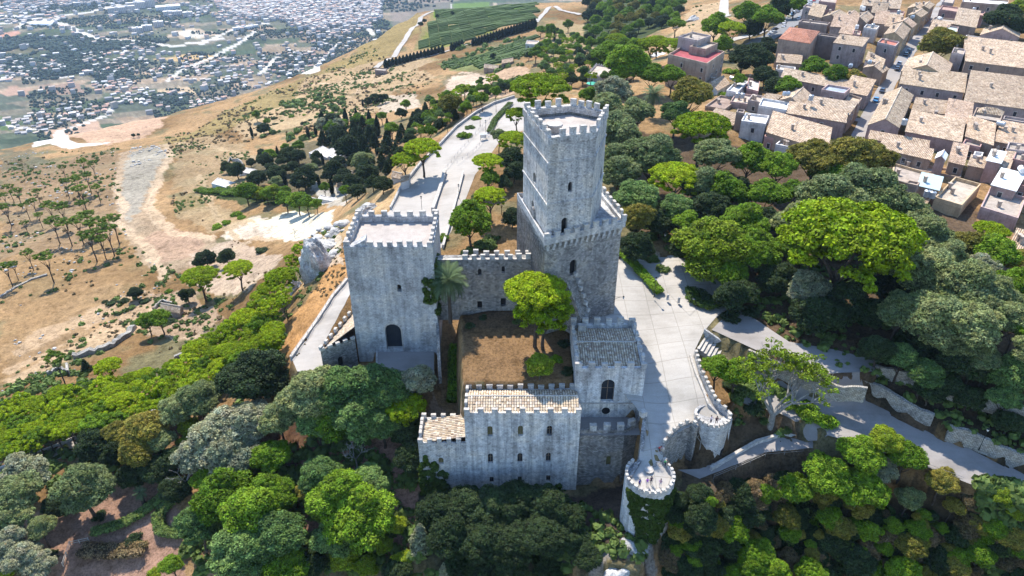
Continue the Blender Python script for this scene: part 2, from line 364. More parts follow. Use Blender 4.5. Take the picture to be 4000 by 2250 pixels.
def stone(name, c1, c2, mortar, bw=.55, bh=.28, stain=.5, rough_bump=.6, contrast=1.0):
    m, n, b = newmat(name, .95); uv = uvs(n); pos = coords(n)
    w = noise(n, pos, 1.3, 3)
    uvw = n.nodes.new('ShaderNodeVectorMath'); uvw.operation = 'ADD'; n.links.new(uv, uvw.inputs[0])
    ws = n.nodes.new('ShaderNodeVectorMath'); ws.operation = 'SCALE'; n.links.new(noise(n, pos, 2.5, 2), ws.inputs[0]); ws.inputs[3].default_value = .16
    n.links.new(ws.outputs[0], uvw.inputs[1])
    br = n.nodes.new('ShaderNodeTexBrick'); n.links.new(uvw.outputs[0], br.inputs['Vector'])
    br.inputs['Scale'].default_value = 1; br.inputs['Brick Width'].default_value = bw; br.inputs['Row Height'].default_value = bh
    br.inputs['Mortar Size'].default_value = .028; br.inputs['Mortar Smooth'].default_value = .6; br.inputs['Bias'].default_value = 0
    br.inputs['Color1'].default_value = (*c1, 1); br.inputs['Color2'].default_value = (*c2, 1); br.inputs['Mortar'].default_value = (*mortar, 1)
    big = ramp(n, noise(n, pos, .22, 5, .65), [(.32, (.62,.60,.58)), (.48, (.98,.98,.98)), (.62, (1.16,1.08,.97)), (.72, (1.05,1.05,1.06))])
    c = mix(n, br.outputs[0], big, 1, 'MULTIPLY')
    spk = ramp(n, noise(n, pos, 1.6, 6, .85), [(.37, (.36,.35,.34)), (.48, (.92,.92,.92)), (.62, (1.2,1.19,1.16))])
    c = mix(n, c, spk, .75*contrast, 'MULTIPLY')
    st = ramp(n, noise(n, mapping(n, pos, (1.1, 1.1, .07)), 1.0, 4, .6), [(.44, (1,1,1)), (.60, (.40,.41,.42))])
    c = mix(n, c, st, stain, 'MULTIPLY')
    n.links.new(c, b.inputs['Base Color'])
    hh = n.nodes.new('ShaderNodeMath'); hh.operation = 'ADD'; n.links.new(br.outputs['Fac'], hh.inputs[0])
    hm = n.nodes.new('ShaderNodeMath'); hm.operation = 'MULTIPLY'; hm.inputs[1].default_value = -2.2; n.links.new(noise(n, pos, 4, 4, .8), hm.inputs[0]); n.links.new(hm.outputs[0], hh.inputs[1])
    inv = n.nodes.new('ShaderNodeMath'); inv.operation = 'MULTIPLY'; inv.inputs[1].default_value = -1; n.links.new(hh.outputs[0], inv.inputs[0])
    bump(n, b, inv.outputs[0], rough_bump, .07)
    return m
M = {}
M['stone'] = stone('limestone_ashlar', (.64,.64,.645), (.50,.50,.505), (.29,.29,.295), .62, .3, .4)
M['rubble'] = stone('rubble_stone', (.52,.505,.49), (.29,.28,.275), (.12,.12,.125), .46, .26, .3, .9, 1.3)
M['pale_stone'] = stone('pale_plastered_stone', (.74,.74,.745), (.62,.62,.625), (.40,.40,.405), .6, .3, .6, .5, 1.0)
M['dry_stone'] = stone('dry_stone_wall', (.52,.50,.46), (.34,.32,.29), (.10,.095,.09), .45, .27, .1, .9)
def plain(name, col, rough=.85, n1=.6, amp=.16, metal=0, tint=False, sc2=6, bmp=.2):
    m, n, b = newmat(name, rough); pos = coords(n)
    f = ramp(n, noise(n, pos, n1, 5, .7), [(.3, (1-amp*1.6,)*3), (.7, (1+amp,)*3)])
    c = mix(n, (col if not tint else attr(n)), f, 1, 'MULTIPLY')
    if tint: c = mix(n, c, col, 1, 'MULTIPLY')
    g = ramp(n, noise(n, pos, sc2, 3, .7), [(.35, (1-amp,)*3), (.65, (1+amp*.5,)*3)])
    c = mix(n, c, g, 1, 'MULTIPLY'); n.links.new(c, b.inputs['Base Color']); b.inputs['Metallic'].default_value = metal
    if bmp: bump(n, b, noise(n, pos, sc2, 3, .7), bmp, .04)
    return m
M['keep'] = stone('weathered_keep_limestone', (.70,.69,.68), (.56,.55,.54), (.30,.295,.29), .62, .3, .5, .8, 1.2)
M['cap'] = plain('weathered_coping_stone', (.50,.46,.41), .95, 1.5, .25, sc2=8)
M['terrace'] = plain('terrace_screed', (.42,.37,.33), .9, .35, .15)
M['dark'] = plain('painted_dark_interior', (.012,.013,.016), .5, 1, .1, bmp=0)  # near-black colour paints the unlit depth behind openings and doorways
M['glass'] = plain('window_glass', (.03,.035,.045), .15, 1, .1, bmp=0)
M['reflection_glass'] = plain('painted_reflection_glass', (.16,.15,.07), .2, 1, .2, bmp=0)  # golden reflection put into the base colour of some panes
M['iron'] = plain('dark_iron', (.03,.035,.035), .5, 3, .2, metal=.5, bmp=0)
M['rail'] = plain('grey_rail', (.25,.25,.26), .5, 3, .2, metal=.3, bmp=0)
M['white'] = plain('white_paint', (.78,.77,.75), .6, .5, .08)
M['bark'] = plain('bark', (.085,.065,.05), .95, 1.5, .35, sc2=9, bmp=.6)
M['grey_bark'] = plain('grey_bark', (.30,.285,.26), .95, 1.5, .3, sc2=9, bmp=.6)
M['rock'] = plain('limestone_rock', (.50,.485,.46), .95, .35, .4, sc2=2.2, bmp=1.0)
M['tint'] = plain('painted', (1,1,1), .6, .8, .08, tint=True, bmp=0)
M['cloth'] = plain('cloth', (1,1,1), .9, 3, .1, tint=True, bmp=0)
M['wood'] = plain('weathered_wood', (.22,.16,.11), .8, 2, .25)
def pavement(name, col, lines=True):
    m, n, b = newmat(name, .8); pos = coords(n)
    c = mix(n, col, ramp(n, noise(n, pos, .12, 5, .6), [(.32, (.76,.75,.73)), (.5, (.98,.98,.98)), (.7, (1.06,1.06,1.06))]), 1, 'MULTIPLY')
    c = mix(n, c, ramp(n, noise(n, pos, 3, 4, .7), [(.3, (.93,.93,.92)), (.7, (1.04,1.04,1.04))]), 1, 'MULTIPLY')
    c = mix(n, c, ramp(n, noise(n, mapping(n, pos, (.15,1.3,1)), 1, 3, .6), [(.35, (.92,.92,.91)), (.6, (1,1,1))]), 1, 'MULTIPLY')
    if lines:
        br = n.nodes.new('ShaderNodeTexBrick'); n.links.new(pos, br.inputs['Vector'])
        br.offset = 0; br.inputs['Scale'].default_value = 1; br.inputs['Brick Width'].default_value = 4.6; br.inputs['Row Height'].default_value = 4.6
        br.inputs['Mortar Size'].default_value = .07; br.inputs['Color1'].default_value = (1,1,1,1); br.inputs['Color2'].default_value = (.93,.93,.92,1); br.inputs['Mortar'].default_value = (.70,.69,.67,1)
        c = mix(n, c, br.outputs[0], 1, 'MULTIPLY')
    n.links.new(c, b.inputs['Base Color']); return m
M['plaza'] = pavement('pale_stone_paving', (.415,.385,.35))
M['road'] = pavement('pale_concrete_road', (.38,.345,.31), False)
M['cobble'] = pavement('shade_toned_cobbled_road', (.30,.275,.26), False)  # cobble tone lowered so the colour carries tree and wall shade
M['asphalt'] = pavement('grey_asphalt', (.19,.19,.20), False)
def tiles(name, cols, pitch=.42, row=.5, tint=False, b_s=.9):
    m, n, b = newmat(name, .95); uv = uvs(n); pos = coords(n)
    sx = n.nodes.new('ShaderNodeSeparateXYZ'); n.links.new(uv, sx.inputs[0])
    def mm(op, a, c=None):
        x = n.nodes.new('ShaderNodeMath'); x.operation = op
        for i, s in enumerate((a, c)):
            if s is None: continue
            if hasattr(s, 'node'): n.links.new(s, x.inputs[i])
            else: x.inputs[i].default_value = s
        return x.outputs[0]
    wv = mm('MULTIPLY', sx.outputs[0], 2*math.pi/pitch); sn = mm('SINE', wv); hgt = mm('MULTIPLY', mm('ADD', sn, 1), .5)
    rowf = mm('FRACT', mm('DIVIDE', sx.outputs[1], row))
    cell = n.nodes.new('ShaderNodeCombineXYZ'); n.links.new(mm('FLOOR', mm('DIVIDE', sx.outputs[0], pitch)), cell.inputs[0]); n.links.new(mm('FLOOR', mm('DIVIDE', sx.outputs[1], row)), cell.inputs[1])
    wn = n.nodes.new('ShaderNodeTexWhiteNoise'); wn.noise_dimensions = '2D'; n.links.new(cell.outputs[0], wn.inputs['Vector'])
    c = ramp(n, wn.outputs[0], [(i/(len(cols)-1), k) for i, k in enumerate(cols)])
    c = mix(n, c, ramp(n, hgt, [(.05, (.38,.35,.33)), (.45, (1,1,1))]), 1, 'MULTIPLY')
    c = mix(n, c, ramp(n, noise(n, pos, .35, 5, .7), [(.3, (.66,.64,.62)), (.7, (1.12,1.12,1.12))]), 1, 'MULTIPLY')
    c = mix(n, c, ramp(n, noise(n, pos, 1.1, 4, .8), [(.36, (.45,.45,.43)), (.48, (1,1,1))]), .8, 'MULTIPLY')
    if tint: c = mix(n, c, attr(n), 1, 'MULTIPLY')
    n.links.new(c, b.inputs['Base Color'])
    bump(n, b, mm('ADD', hgt, mm('MULTIPLY', rowf, .35)), b_s, .12); return m
M['tiles'] = tiles('clay_roof_tiles', [(.52,.39,.27),(.70,.54,.39),(.78,.65,.50),(.44,.33,.24),(.66,.53,.42)], tint=True)
M['red_tiles'] = tiles('red_clay_roof_tiles', [(.50,.20,.12),(.58,.27,.18),(.48,.24,.17)])
def geo_tile():
    m, n, b = newmat('barrel_tiles', .95); pos = coords(n)
    c = mix(n, attr(n), ramp(n, noise(n, pos, 2.5, 4, .8), [(.34, (.5,.47,.44)), (.5, (1,1,1)), (.7, (1.1,1.1,1.1))]), 1, 'MULTIPLY')
    n.links.new(c, b.inputs['Base Color']); return m
M['barrel'] = geo_tile()
def plaster():
    m, n, b = newmat('old_plaster_and_stone', .95); pos = coords(n)
    c = mix(n, attr(n), ramp(n, noise(n, pos, .25, 5, .75), [(.3, (.62,.60,.60)), (.55, (1,1,1)), (.75, (1.12,1.1,1.06))]), 1, 'MULTIPLY')
    c = mix(n, c, ramp(n, noise(n, mapping(n, pos, (1, 1, .15)), .9, 4, .7), [(.35, (.70,.68,.66)), (.5, (1,1,1))]), .8, 'MULTIPLY')
    c = mix(n, c, ramp(n, noise(n, pos, 3, 4, .8), [(.35, (.72,.72,.72)), (.5, (1,1,1))]), .7, 'MULTIPLY')
    n.links.new(c, b.inputs['Base Color']); bump(n, b, noise(n, pos, 2.5, 4, .8), .4, .06); return m
M['plaster'] = plaster()
def leafmat(name, col, var=.28, sub=.18):
    m, n, b = newmat(name, .75); oi = n.nodes.new('ShaderNodeObjectInfo')
    c = mix(n, attr(n), col, 1, 'MULTIPLY')
    c = mix(n, c, ramp(n, oi.outputs['Random'], [(0, (1-var, 1-var*.8, 1-var)), (1, (1+var, 1+var*.8, 1+var*.6))]), 1, 'MULTIPLY')
    n.links.new(c, b.inputs['Base Color']); b.inputs['Specular IOR Level'].default_value = .15
    tr = n.nodes.new('ShaderNodeBsdfTranslucent'); n.links.new(c, tr.inputs[0]); mx = n.nodes.new('ShaderNodeMixShader'); mx.inputs[0].default_value = sub
    n.links.new(b.outputs[0], mx.inputs[1]); n.links.new(tr.outputs[0], mx.inputs[2])
    n.links.new(mx.outputs[0], n.nodes['Material Output'].inputs[0]); return m
LEAF = {'far': (.035,.062,.04), 'tallpine': (.12,.19,.02), 'pine': (.245,.33,.008), 'oak': (.205,.245,.10), 'green': (.135,.23,.015), 'dark': (.04,.065,.025), 'cypress': (.02,.038,.02), 'olive': (.27,.285,.18), 'autumn': (.21,.19,.035),
        'bush': (.10,.15,.04), 'palm': (.12,.17,.08), 'ivy': (.05,.085,.015), 'lime': (.23,.30,.02), 'brown': (.17,.125,.065), 'jade': (.125,.205,.06)}
for k, c in LEAF.items(): M['leaf_'+k] = leafmat(k+'_leaves', c)

# ------------------------------------------------------------------ ground sheets
def build_terrain():
    ang = np.concatenate([np.linspace(-110, -44, 24), np.linspace(-43.5, 43.5, 620), np.linspace(44, 110, 24)])*math.pi/180
    rad = np.geomspace(30, 26000, 900)
    A, Rr = np.meshgrid(ang, rad); X = (np.sin(A)*Rr).ravel(); Y = (np.cos(A)*Rr).ravel()-0
    Z = H(X, Y); na, nr = len(ang), len(rad)
    me = bpy.data.meshes.new('ground'); v = np.stack([X, Y, Z], 1)
    i, j = np.meshgrid(np.arange(nr-1), np.arange(na-1), indexing='ij'); a = (i*na+j).ravel()
    q = np.stack([a, a+1, a+na+1, a+na], 1)[:, ::-1]
    # camera-side cap disc
    me.vertices.add(len(v)); me.vertices.foreach_set('co', v.ravel())
    me.loops.add(len(q)*4); me.loops.foreach_set('vertex_index', q.ravel().astype(np.int32))
    me.polygons.add(len(q)); me.polygons.foreach_set('loop_start', np.arange(0, len(q)*4, 4)); 
    me.polygons.foreach_set('use_smooth', np.ones(len(q), bool)); me.update(); me.validate()
    col = ground_colour(X, Y, Z)
    ca = me.color_attributes.new('Col', 'FLOAT_COLOR', 'POINT'); c4 = np.ones((len(v), 4)); c4[:, :3] = col; ca.data.foreach_set('color', c4.ravel())
    m, n, b = newmat('dry_ground', 1); pos = coords(n); b.inputs['Specular IOR Level'].default_value = .05
    c = attr(n)
    c = mix(n, c, ramp(n, noise(n, pos, .35, 6, .8), [(.36, (.62,.60,.56)), (.5, (1.05,1.05,1.05)), (.64, (1.32,1.3,1.26))]), 1, 'MULTIPLY')
    c = mix(n, c, ramp(n, noise(n, pos, .03, 6, .7), [(.3, (.8,.8,.76)), (.7, (1.12,1.1,1.08))]), 1, 'MULTIPLY')
    c = mix(n, c, ramp(n, noise(n, pos, 2.2, 4, .8), [(.38, (.55,.55,.52)), (.54, (1.1,1.1,1.1))]), .9, 'MULTIPLY')
    n.links.new(c, b.inputs['Base Color']); bump(n, b, noise(n, pos, .8, 5, .8), .5, .3)
    me.materials.append(m); o = link(bpy.data.objects.new('ground', me)); tag(o, kind='structure')
TAN = (.33,.245,.15); SAND = (.40,.31,.22); OLV = (.17,.165,.08); SCR = (.13,.125,.07); BRN = (.21,.14,.095); WHT = (.50,.46,.39); PINK = (.36,.235,.17)
GRN = (.075,.13,.025); VIN = (.13,.145,.035); GRY = (.36,.34,.31); DKG = (.05,.065,.025); RED = (.40,.22,.17); ASH = (.30,.30,.31)
REG = [ # (pixel polygon, colour, strength, edge jitter m)
 ([(0,620),(300,560),(420,640),(300,780),(0,960)], (.24,.155,.08), .7, 6),
 ([(0,420),(300,380),(330,560),(200,640),(0,640)], (.21,.15,.095), .7, 8),
 ([(300,385),(420,360),(430,400),(400,460),(375,540),(420,590),(540,600),(590,650),(420,690),(350,660),(300,560),(290,470)], (.31,.235,.165), .8, 2),
 ([(345,600),(420,580),(520,600),(500,640),(400,660)], PINK, .6, 4),
 ([(320,390),(400,365),(415,395),(380,470),(330,560),(300,530)], (.27,.255,.22), .8, 3),
 ([(430,370),(520,330),(640,380),(640,450),(520,520),(440,480)], (.27,.20,.12), .7, 6),
 ([(440,500),(520,470),(520,520),(450,560)], OLV, .5, 5),
 ([(0,880),(180,760),(300,700),(330,740),(150,860),(20,940)], (.30,.20,.11), .6, 5),
 ([(60,850),(330,740),(420,800),(330,840),(190,900),(30,970),(0,960)], (.35,.25,.16), .9, 3),
 ([(330,720),(480,740),(560,800),(480,860),(350,850),(400,800)], (.33,.24,.17), .8, 3),
 ([(480,640),(600,600),(720,640),(640,720),(470,720)], (.40,.31,.24), .8, 3),
 ([(655,560),(740,530),(835,530),(840,560),(790,590),(700,600),(650,585)], (.52,.475,.39), 1, 2),
 ([(560,570),(660,540),(700,590),(560,600)], (.48,.41,.34), .8, 3),
 ([(440,540),(560,510),(640,560),(540,590)], (.30,.22,.13), .8, 4),
 ([(495,465),(600,470),(700,480),(820,520),(700,520),(540,500)], DKG, 1, 3),
 ([(600,430),(760,360),(900,340),(990,420),(960,500),(840,500),(640,460)], (.12,.10,.06), 1, 4),
 ([(780,450),(860,470),(880,510),(800,500)], GRY, .8, 3),
 ([(560,300),(700,230),(980,240),(960,280),(700,330),(620,350)], (.38,.28,.17), .8, 6),
 ([(400,360),(640,250),(900,130),(960,60),(1060,40),(1050,80),(940,160),(760,240),(600,310),(420,372)], (.23,.175,.075), .9, 5),
 ([(760,200),(960,150),(1100,190),(960,250),(820,285),(740,240)], (.33,.235,.14), .9, 5),
 ([(1040,130),(960,170),(820,220),(830,240),(980,200),(1100,150)], (.36,.27,.17), .8, 4),
 ([(940,245),(1040,235),(1060,270),(960,285)], (.38,.31,.24), 1, 3),
 ([(1120,200),(1160,180),(1230,185),(1225,230),(1120,235)], (.42,.33,.26), 1, 3),
 ([(1240,180),(1330,170),(1350,210),(1280,240),(1200,240)], (.36,.25,.17), 1, 3),
 ([(1100,160),(1220,130),(1330,90),(1340,130),(1230,170),(1160,180)], (.13,.15,.055), .9, 3),
 ([(1040,128),(1080,50),(1140,10),(1335,10),(1335,50),(1300,60),(1190,95),(1150,115),(1080,125)], (.20,.17,.075), 1, 1.5),
 ([(1090,45),(1130,10),(1230,5),(1170,38)], (.10,.165,.02), 1, 1), ([(1165,40),(1230,20),(1335,14),(1335,38),(1240,42)], (.09,.16,.02), 1, 1),
 ([(1055,120),(1070,80),(1330,80),(1300,70),(1185,92),(1140,115)], (.155,.17,.04), .9, 2),
 ([(1160,38),(1240,6),(1250,9),(1178,42)], SAND, 1, 1), ([(1170,62),(1200,44),(1330,50),(1330,54),(1210,50),(1176,66)], SAND, 1, .6),
 ([(1370,100),(1400,50),(1480,60),(1500,130),(1440,180),(1360,160)], (.28,.22,.12), .8, 5),
 ([(1480,0),(1720,0),(1700,60),(1560,130),(1470,110)], DKG, 1, 5),
 ([(1660,130),(1740,20),(1830,0),(1830,110),(1740,130),(1690,150)], (.36,.26,.16), .9, 4),
 ([(1680,120),(1780,100),(1780,120),(1690,140)], OLV, .8, 3),
 ([(1850,110),(1900,60),(1990,30),(1960,90),(1880,130)], (.16,.12,.07), .7, 4),
 ([(1060,45),(1140,0),(960,0),(990,60)], (.19,.16,.14), .6, 20),
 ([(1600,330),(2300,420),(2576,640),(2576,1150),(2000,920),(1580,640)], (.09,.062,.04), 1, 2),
 ([(2150,930),(2576,1080),(2576,1200),(2360,1060)], (.045,.035,.022), 1, 1),  # bank soil painted very dark in place of the trees' shade
 ([(680,900),(760,770),(870,620),(880,690),(760,860),(735,900)], (.36,.20,.085), 1, 2),
 ([(760,640),(840,560),(920,530),(1000,430),(1060,400),(1000,500),(880,580),(800,700),(745,740)], (.34,.235,.13), 1, 2),
 ([(780,600),(860,590),(860,660),(790,690)], (.45,.40,.34), .6, 2),
 ([(1165,830),(1440,830),(1440,968),(1165,975)], (.17,.105,.055), 1, 1), ([(1160,780),(1440,775),(1440,835),(1160,835)], (.13,.085,.05), 1, 1),  # second patch paints the curtain wall's shadow across the courtyard top
 ([(1085,960),(1165,965),(1160,1035),(1080,1035)], (.33,.23,.16), 1, 1),
 ([(440,1060),(1050,1000),(1050,1240),(700,1280),(450,1200)], (.15,.085,.055), 1, 2),
 ([(80,1290),(440,1180),(470,1449),(120,1449)], (.27,.165,.12), 1, 2),  # clearing soil, its colour darkened for the shadows of the trees
 ([(760,1160),(1050,1000),(1050,1340),(820,1449),(760,1300)], (.30,.17,.12), 1, 2),
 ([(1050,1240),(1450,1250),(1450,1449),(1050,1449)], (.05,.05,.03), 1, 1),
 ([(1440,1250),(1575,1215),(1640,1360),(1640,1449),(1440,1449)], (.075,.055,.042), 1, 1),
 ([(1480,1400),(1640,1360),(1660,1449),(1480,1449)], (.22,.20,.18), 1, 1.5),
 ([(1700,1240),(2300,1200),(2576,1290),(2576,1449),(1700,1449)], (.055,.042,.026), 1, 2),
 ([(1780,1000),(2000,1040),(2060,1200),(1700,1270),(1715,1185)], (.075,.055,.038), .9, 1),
 ([(1560,600),(1640,590),(1760,680),(1640,780)], (.20,.14,.07), .8, 1), ([(1650,640),(1760,690),(1740,800),(1660,760)], (.50,.44,.37), 1, .5),
 ([(120,330),(240,300),(420,300),(400,330),(270,365),(150,350)], (.40,.27,.19), 1, 12), ([(0,380),(100,380),(80,430),(0,430)], (.10,.10,.07), .7, 12),
 ([(20,215),(80,225),(60,245),(0,235)], PINK, 1, 20), ([(390,225),(470,215),(500,235),(400,242)], (.45,.34,.22), 1, 10), ([(100,215),(200,210),(220,240),(110,240)], (.26,.18,.14), .9, 10),
 ([(380,150),(480,132),(560,140),(500,155)], (.46,.32,.15), 1, 10), ([(545,195),(600,190),(600,208),(550,210)], (.44,.33,.22), 1, 8),
 ([(410,95),(475,70),(560,85),(500,98)], (.42,.33,.24), 1, 8), ([(430,85),(470,75),(530,88),(500,96)], WHT, 1, 3),
 ([(0,85),(55,75),(50,90),(0,98)], (.45,.24,.17), 1, 15), ([(0,98),(60,88),(60,105),(0,120)], GRN, .7, 15),
 ([(0,295),(30,300),(20,330),(0,330)], GRN, .9, 10), ([(830,80),(890,70),(900,78),(840,88)], (.45,.29,.2), 1, 6), ([(810,88),(860,84),(850,98),(815,98)], (.45,.32,.22), 1, 6),
 ([(120,70),(330,110),(340,140),(180,100),(40,130),(0,110),(60,80)], DKG, .6, 25), ([(0,130),(130,110),(150,140),(60,170),(0,175)], DKG, .7, 20),
 ([(150,165),(300,155),(290,195),(150,190)], DKG, .6, 20), ([(330,110),(480,100),(480,125),(380,125)], DKG, .5, 20),
]
# pale valley roads, drawn on the plain in world space
VROADS = [([(-20,40),(60,42),(110,50),(160,62),(210,84),(250,100)], 16), ([(140,48),(160,38),(230,30),(300,10)], 14), ([(100,60),(60,58),(40,75)], 10), ([(250,98),(330,102),(440,118),(480,108),(560,95)], 12),
 ([(420,205),(450,180),(520,150),(545,140)], 9), ([(105,365),(140,340),(150,330)], 8), ([(150,330),(150,355),(180,368),(215,366),(250,362)], 8), ([(150,330),(240,300),(272,288),(282,270)], 7),
 ([(655,185),(690,150),(700,145)], 8), ([(740,180),(760,165),(795,165),(790,180),(770,182)], 7), ([(800,160),(830,130),(850,110)], 7), ([(890,35),(915,60),(940,88)], 10), ([(540,140),(600,110),(640,80)], 9), ([(0,60),(140,48)], 14),
 ([(500,112),(600,70),(680,55)], 9), ([(0,315),(120,330)], 6), ([(0,200),(200,190),(330,170)], 6)]
PT = (.44,.335,.235); DT = (.12,.10,.05)
NTR = [([(418,362),(432,395),(402,440),(385,480),(372,520),(395,550),(440,590),(530,600)], 4.5, PT), ([(300,440),(290,480),(312,520),(298,560),(345,600),(400,670),(420,700)], 4, PT), ([(0,960),(150,880),(330,760),(470,680),(560,645)], 3, (.24,.155,.08)),
 ([(960,190),(900,230),(850,255),(822,285)], 3.5, PT), ([(780,215),(860,215),(930,195),(960,185)], 3.5, PT), ([(830,290),(870,300),(940,250),(1000,215),(1050,200)], 3, (.38,.28,.18)), ([(440,360),(540,370),(640,400)], 4, (.36,.27,.17)), ([(700,245),(770,232),(870,238),(905,240)], 4, DT), ([(905,240),(960,225),(1010,235)], 3, DT),
 ([(1100,225),(1130,190),(1210,180),(1230,190)], 4, DT), ([(560,640),(640,600),(700,600)], 3, PT), ([(600,600),(560,560),(530,520),(500,440)], 2.5, (.36,.27,.17)), ([(0,930),(120,870),(200,830)], 5, (.19,.12,.06)), ([(1040,140),(1110,150),(1200,130)], 5, (.24,.2,.1))]
def w2(poly): return [tuple(at(u, v)[:2]) for u, v in poly]
def ground_colour(X, Y, Z):
    n1 = fbm(X/60, Y/60, 5, 21); n2 = fbm(X/14, Y/14, 4, 31); n3 = fbm(X/5, Y/5, 3, 41)
    def L(a, b, t): return np.array(a)[None]*(1-t)[:, None] + np.array(b)[None]*t[:, None]
    t = np.clip((n1-.35)*3.2, 0, 1); c = L((.165,.10,.046), (.31,.20,.105), t)
    t = np.clip((n2-.53)*8, 0, 1)*.8; c = c*(1-t)[:, None] + np.array(SCR)[None]*t[:, None]
    far = np.hypot(X, Y) > 700
    # valley floor: patchwork of rotated fields
    v = np.clip((-Z-250)/120, 0, 1)*np.clip((np.hypot(X, Y)-700)/250, 0, 1)
    a = .45+ (vnoise(X/900, Y/900, 5)-.5)*.5; xr = X*np.cos(a)+Y*np.sin(a); yr = -X*np.sin(a)+Y*np.cos(a)
    s = 60
    i = np.floor(xr/(s*1.7)+vnoise(X/130, Y/130, 9)*.6).astype(np.int64); j = np.floor(yr/s+vnoise(X/130, Y/130, 19)*.6).astype(np.int64)
    k = ((i*7919+j*104729+i*j*131) & 0xffff) % 997/997.
    pal = np.array([(.30,.22,.15),(.045,.065,.035),(.36,.27,.19),(.075,.095,.06),(.09,.11,.065),(.11,.12,.075),(.07,.10,.05),(.19,.165,.12),(.13,.13,.09),(.33,.25,.175),(.085,.10,.07),(.24,.20,.145),(.10,.115,.08),(.09,.11,.06),(.14,.14,.10)])
    pc = pal[(k*len(pal)).astype(int) % len(pal)]
    sp = np.clip((n3-.5)*4, 0, 1)[:, None]; pc = pc*(.8+.45*sp)
    g = np.clip((fbm(X/220, Y/220, 4, 77)-.5)*5, 0, 1)[:, None]; pc = pc*(1-g*.35)+np.array((.05,.07,.04))*g*.35
    c = c*(1-v)[:, None]+pc*v[:, None]
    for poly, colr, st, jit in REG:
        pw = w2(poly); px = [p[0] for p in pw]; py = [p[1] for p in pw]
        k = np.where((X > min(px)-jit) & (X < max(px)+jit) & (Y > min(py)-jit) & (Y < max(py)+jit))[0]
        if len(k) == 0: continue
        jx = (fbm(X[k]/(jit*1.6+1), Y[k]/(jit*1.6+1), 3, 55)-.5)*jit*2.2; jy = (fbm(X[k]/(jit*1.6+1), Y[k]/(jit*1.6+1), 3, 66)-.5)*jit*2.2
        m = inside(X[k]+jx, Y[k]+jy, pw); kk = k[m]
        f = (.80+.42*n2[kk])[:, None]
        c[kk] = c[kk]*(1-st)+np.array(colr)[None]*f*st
    for pl, wd in VROADS:
        pw = [tuple(at(u, v_)[:2]) for u, v_ in pl]; px = [p[0] for p in pw]; py = [p[1] for p in pw]
        k = np.where((X > min(px)-wd) & (X < max(px)+wd) & (Y > min(py)-wd) & (Y < max(py)+wd))[0]
        kk = k[seg_dist(X[k], Y[k], pw, False) < wd/2*1.6]; c[kk] = (.60,.57,.54)
    for pl, wd, cc in NTR:
        pw = [tuple(at(u, v_)[:2]) for u, v_ in pl]; px = [p[0] for p in pw]; py = [p[1] for p in pw]
        k = np.where((X > min(px)-wd) & (X < max(px)+wd) & (Y > min(py)-wd) & (Y < max(py)+wd))[0]
        d = seg_dist(X[k]+(n3[k]-.5)*4, Y[k]+(n2[k]-.5)*4, pw, False); kk = k[d < wd/2]; c[kk] = c[kk]*.25+np.array(cc)[None]*.75
    return np.clip(c, .01, .9)
build_terrain()

def sheet(name, px, mat, step=1.2, off=.10, world=False, kind='structure', plat=None):
    if not world: poly = [at(u, v) for u, v in px]
    else: poly = px
    p2 = [Vector((p[0], p[1])) for p in poly]
    if area(p2) < 0: p2 = p2[::-1]
    b = []
    for i in range(len(p2)):
        a, c = p2[i], p2[(i+1) % len(p2)]; L = (c-a).length; k = max(1, int(L/step))
        for q in range(k): b.append(a.lerp(c, q/k))
    xs = [p.x for p in b]; ys = [p.y for p in b]
    gx, gy = np.meshgrid(np.arange(min(xs), max(xs), step), np.arange(min(ys), max(ys), step)); gx = gx.ravel(); gy = gy.ravel()
    bp = [(p.x, p.y) for p in b]
    m = inside(gx, gy, bp); gx, gy = gx[m], gy[m]; m = seg_dist(gx, gy, bp) > step*.4; gx, gy = gx[m], gy[m]
    vs = b + [Vector((x, y)) for x, y in zip(gx, gy)]; n = len(b)
    r = delaunay_2d_cdt(vs, [(i, (i+1) % n) for i in range(n)], [], 1, 1e-4)
    V, Fc = r[0], r[2]; z = (H([p.x for p in V], [p.y for p in V]) if plat is None else plat_h(plat, [p.x for p in V], [p.y for p in V]))+off
    me = bpy.data.meshes.new(name); me.from_pydata([(p.x, p.y, float(q)) for p, q in zip(V, z)], [], [tuple(f) for f in Fc])
    if len(me.polygons) and me.polygons[0].normal.z < 0: me.flip_normals()
    me.materials.append(mat); me.polygons.foreach_set('use_smooth', [True]*len(me.polygons)); me.update()
    o = link(bpy.data.objects.new(name, me)); tag(o, kind=kind); return o
def ribbon(pl, wd):   # world polyline -> polygon
    pts = [Vector(p[:2]) for p in pl]; L, Rr = [], []
    for i, p in enumerate(pts):
        t = (pts[min(i+1, len(pts)-1)]-pts[max(i-1, 0)]).normalized(); n = Vector((-t.y, t.x))
        L.append(p+n*wd/2); Rr.append(p-n*wd/2)
    return L+Rr[::-1]
def px_plat(pts): return [P(*p) for p in pts]
sheet('plaza', px_plat(PLAZA), M['plaza'], 1.0, .05, True, plat=0)
sheet('gate_terrace', px_plat(GATE), M['cobble'], 1.0, .05, True)
sheet('castle_road', px_plat(ROADL), M['road'], 1.2, .06, True)
sheet('approach_road', px_plat(ROADB), M['road'], 1.5, .07, True)
sheet('lower_road', px_plat(LROAD), M['cobble'], 1.2, .06, True)
sheet('garden_road', px_plat(UROAD), M['cobble'], 1.2, .05, True)  # darker paving colour stands in for tree shade on this road
sheet('foot_path', px_plat(LPATH), M['cobble'], 1.0, .05, True)  # path colour darkened for the shade of castle walls and trees
sheet('forest_road', px_plat(FROAD), M['road'], 1.5, .06, True)
def proad(name, pl, wd, mat, off=.35, step=4): sheet(name, ribbon([at(u, v) for u, v in pl], wd), mat, step, off, True)
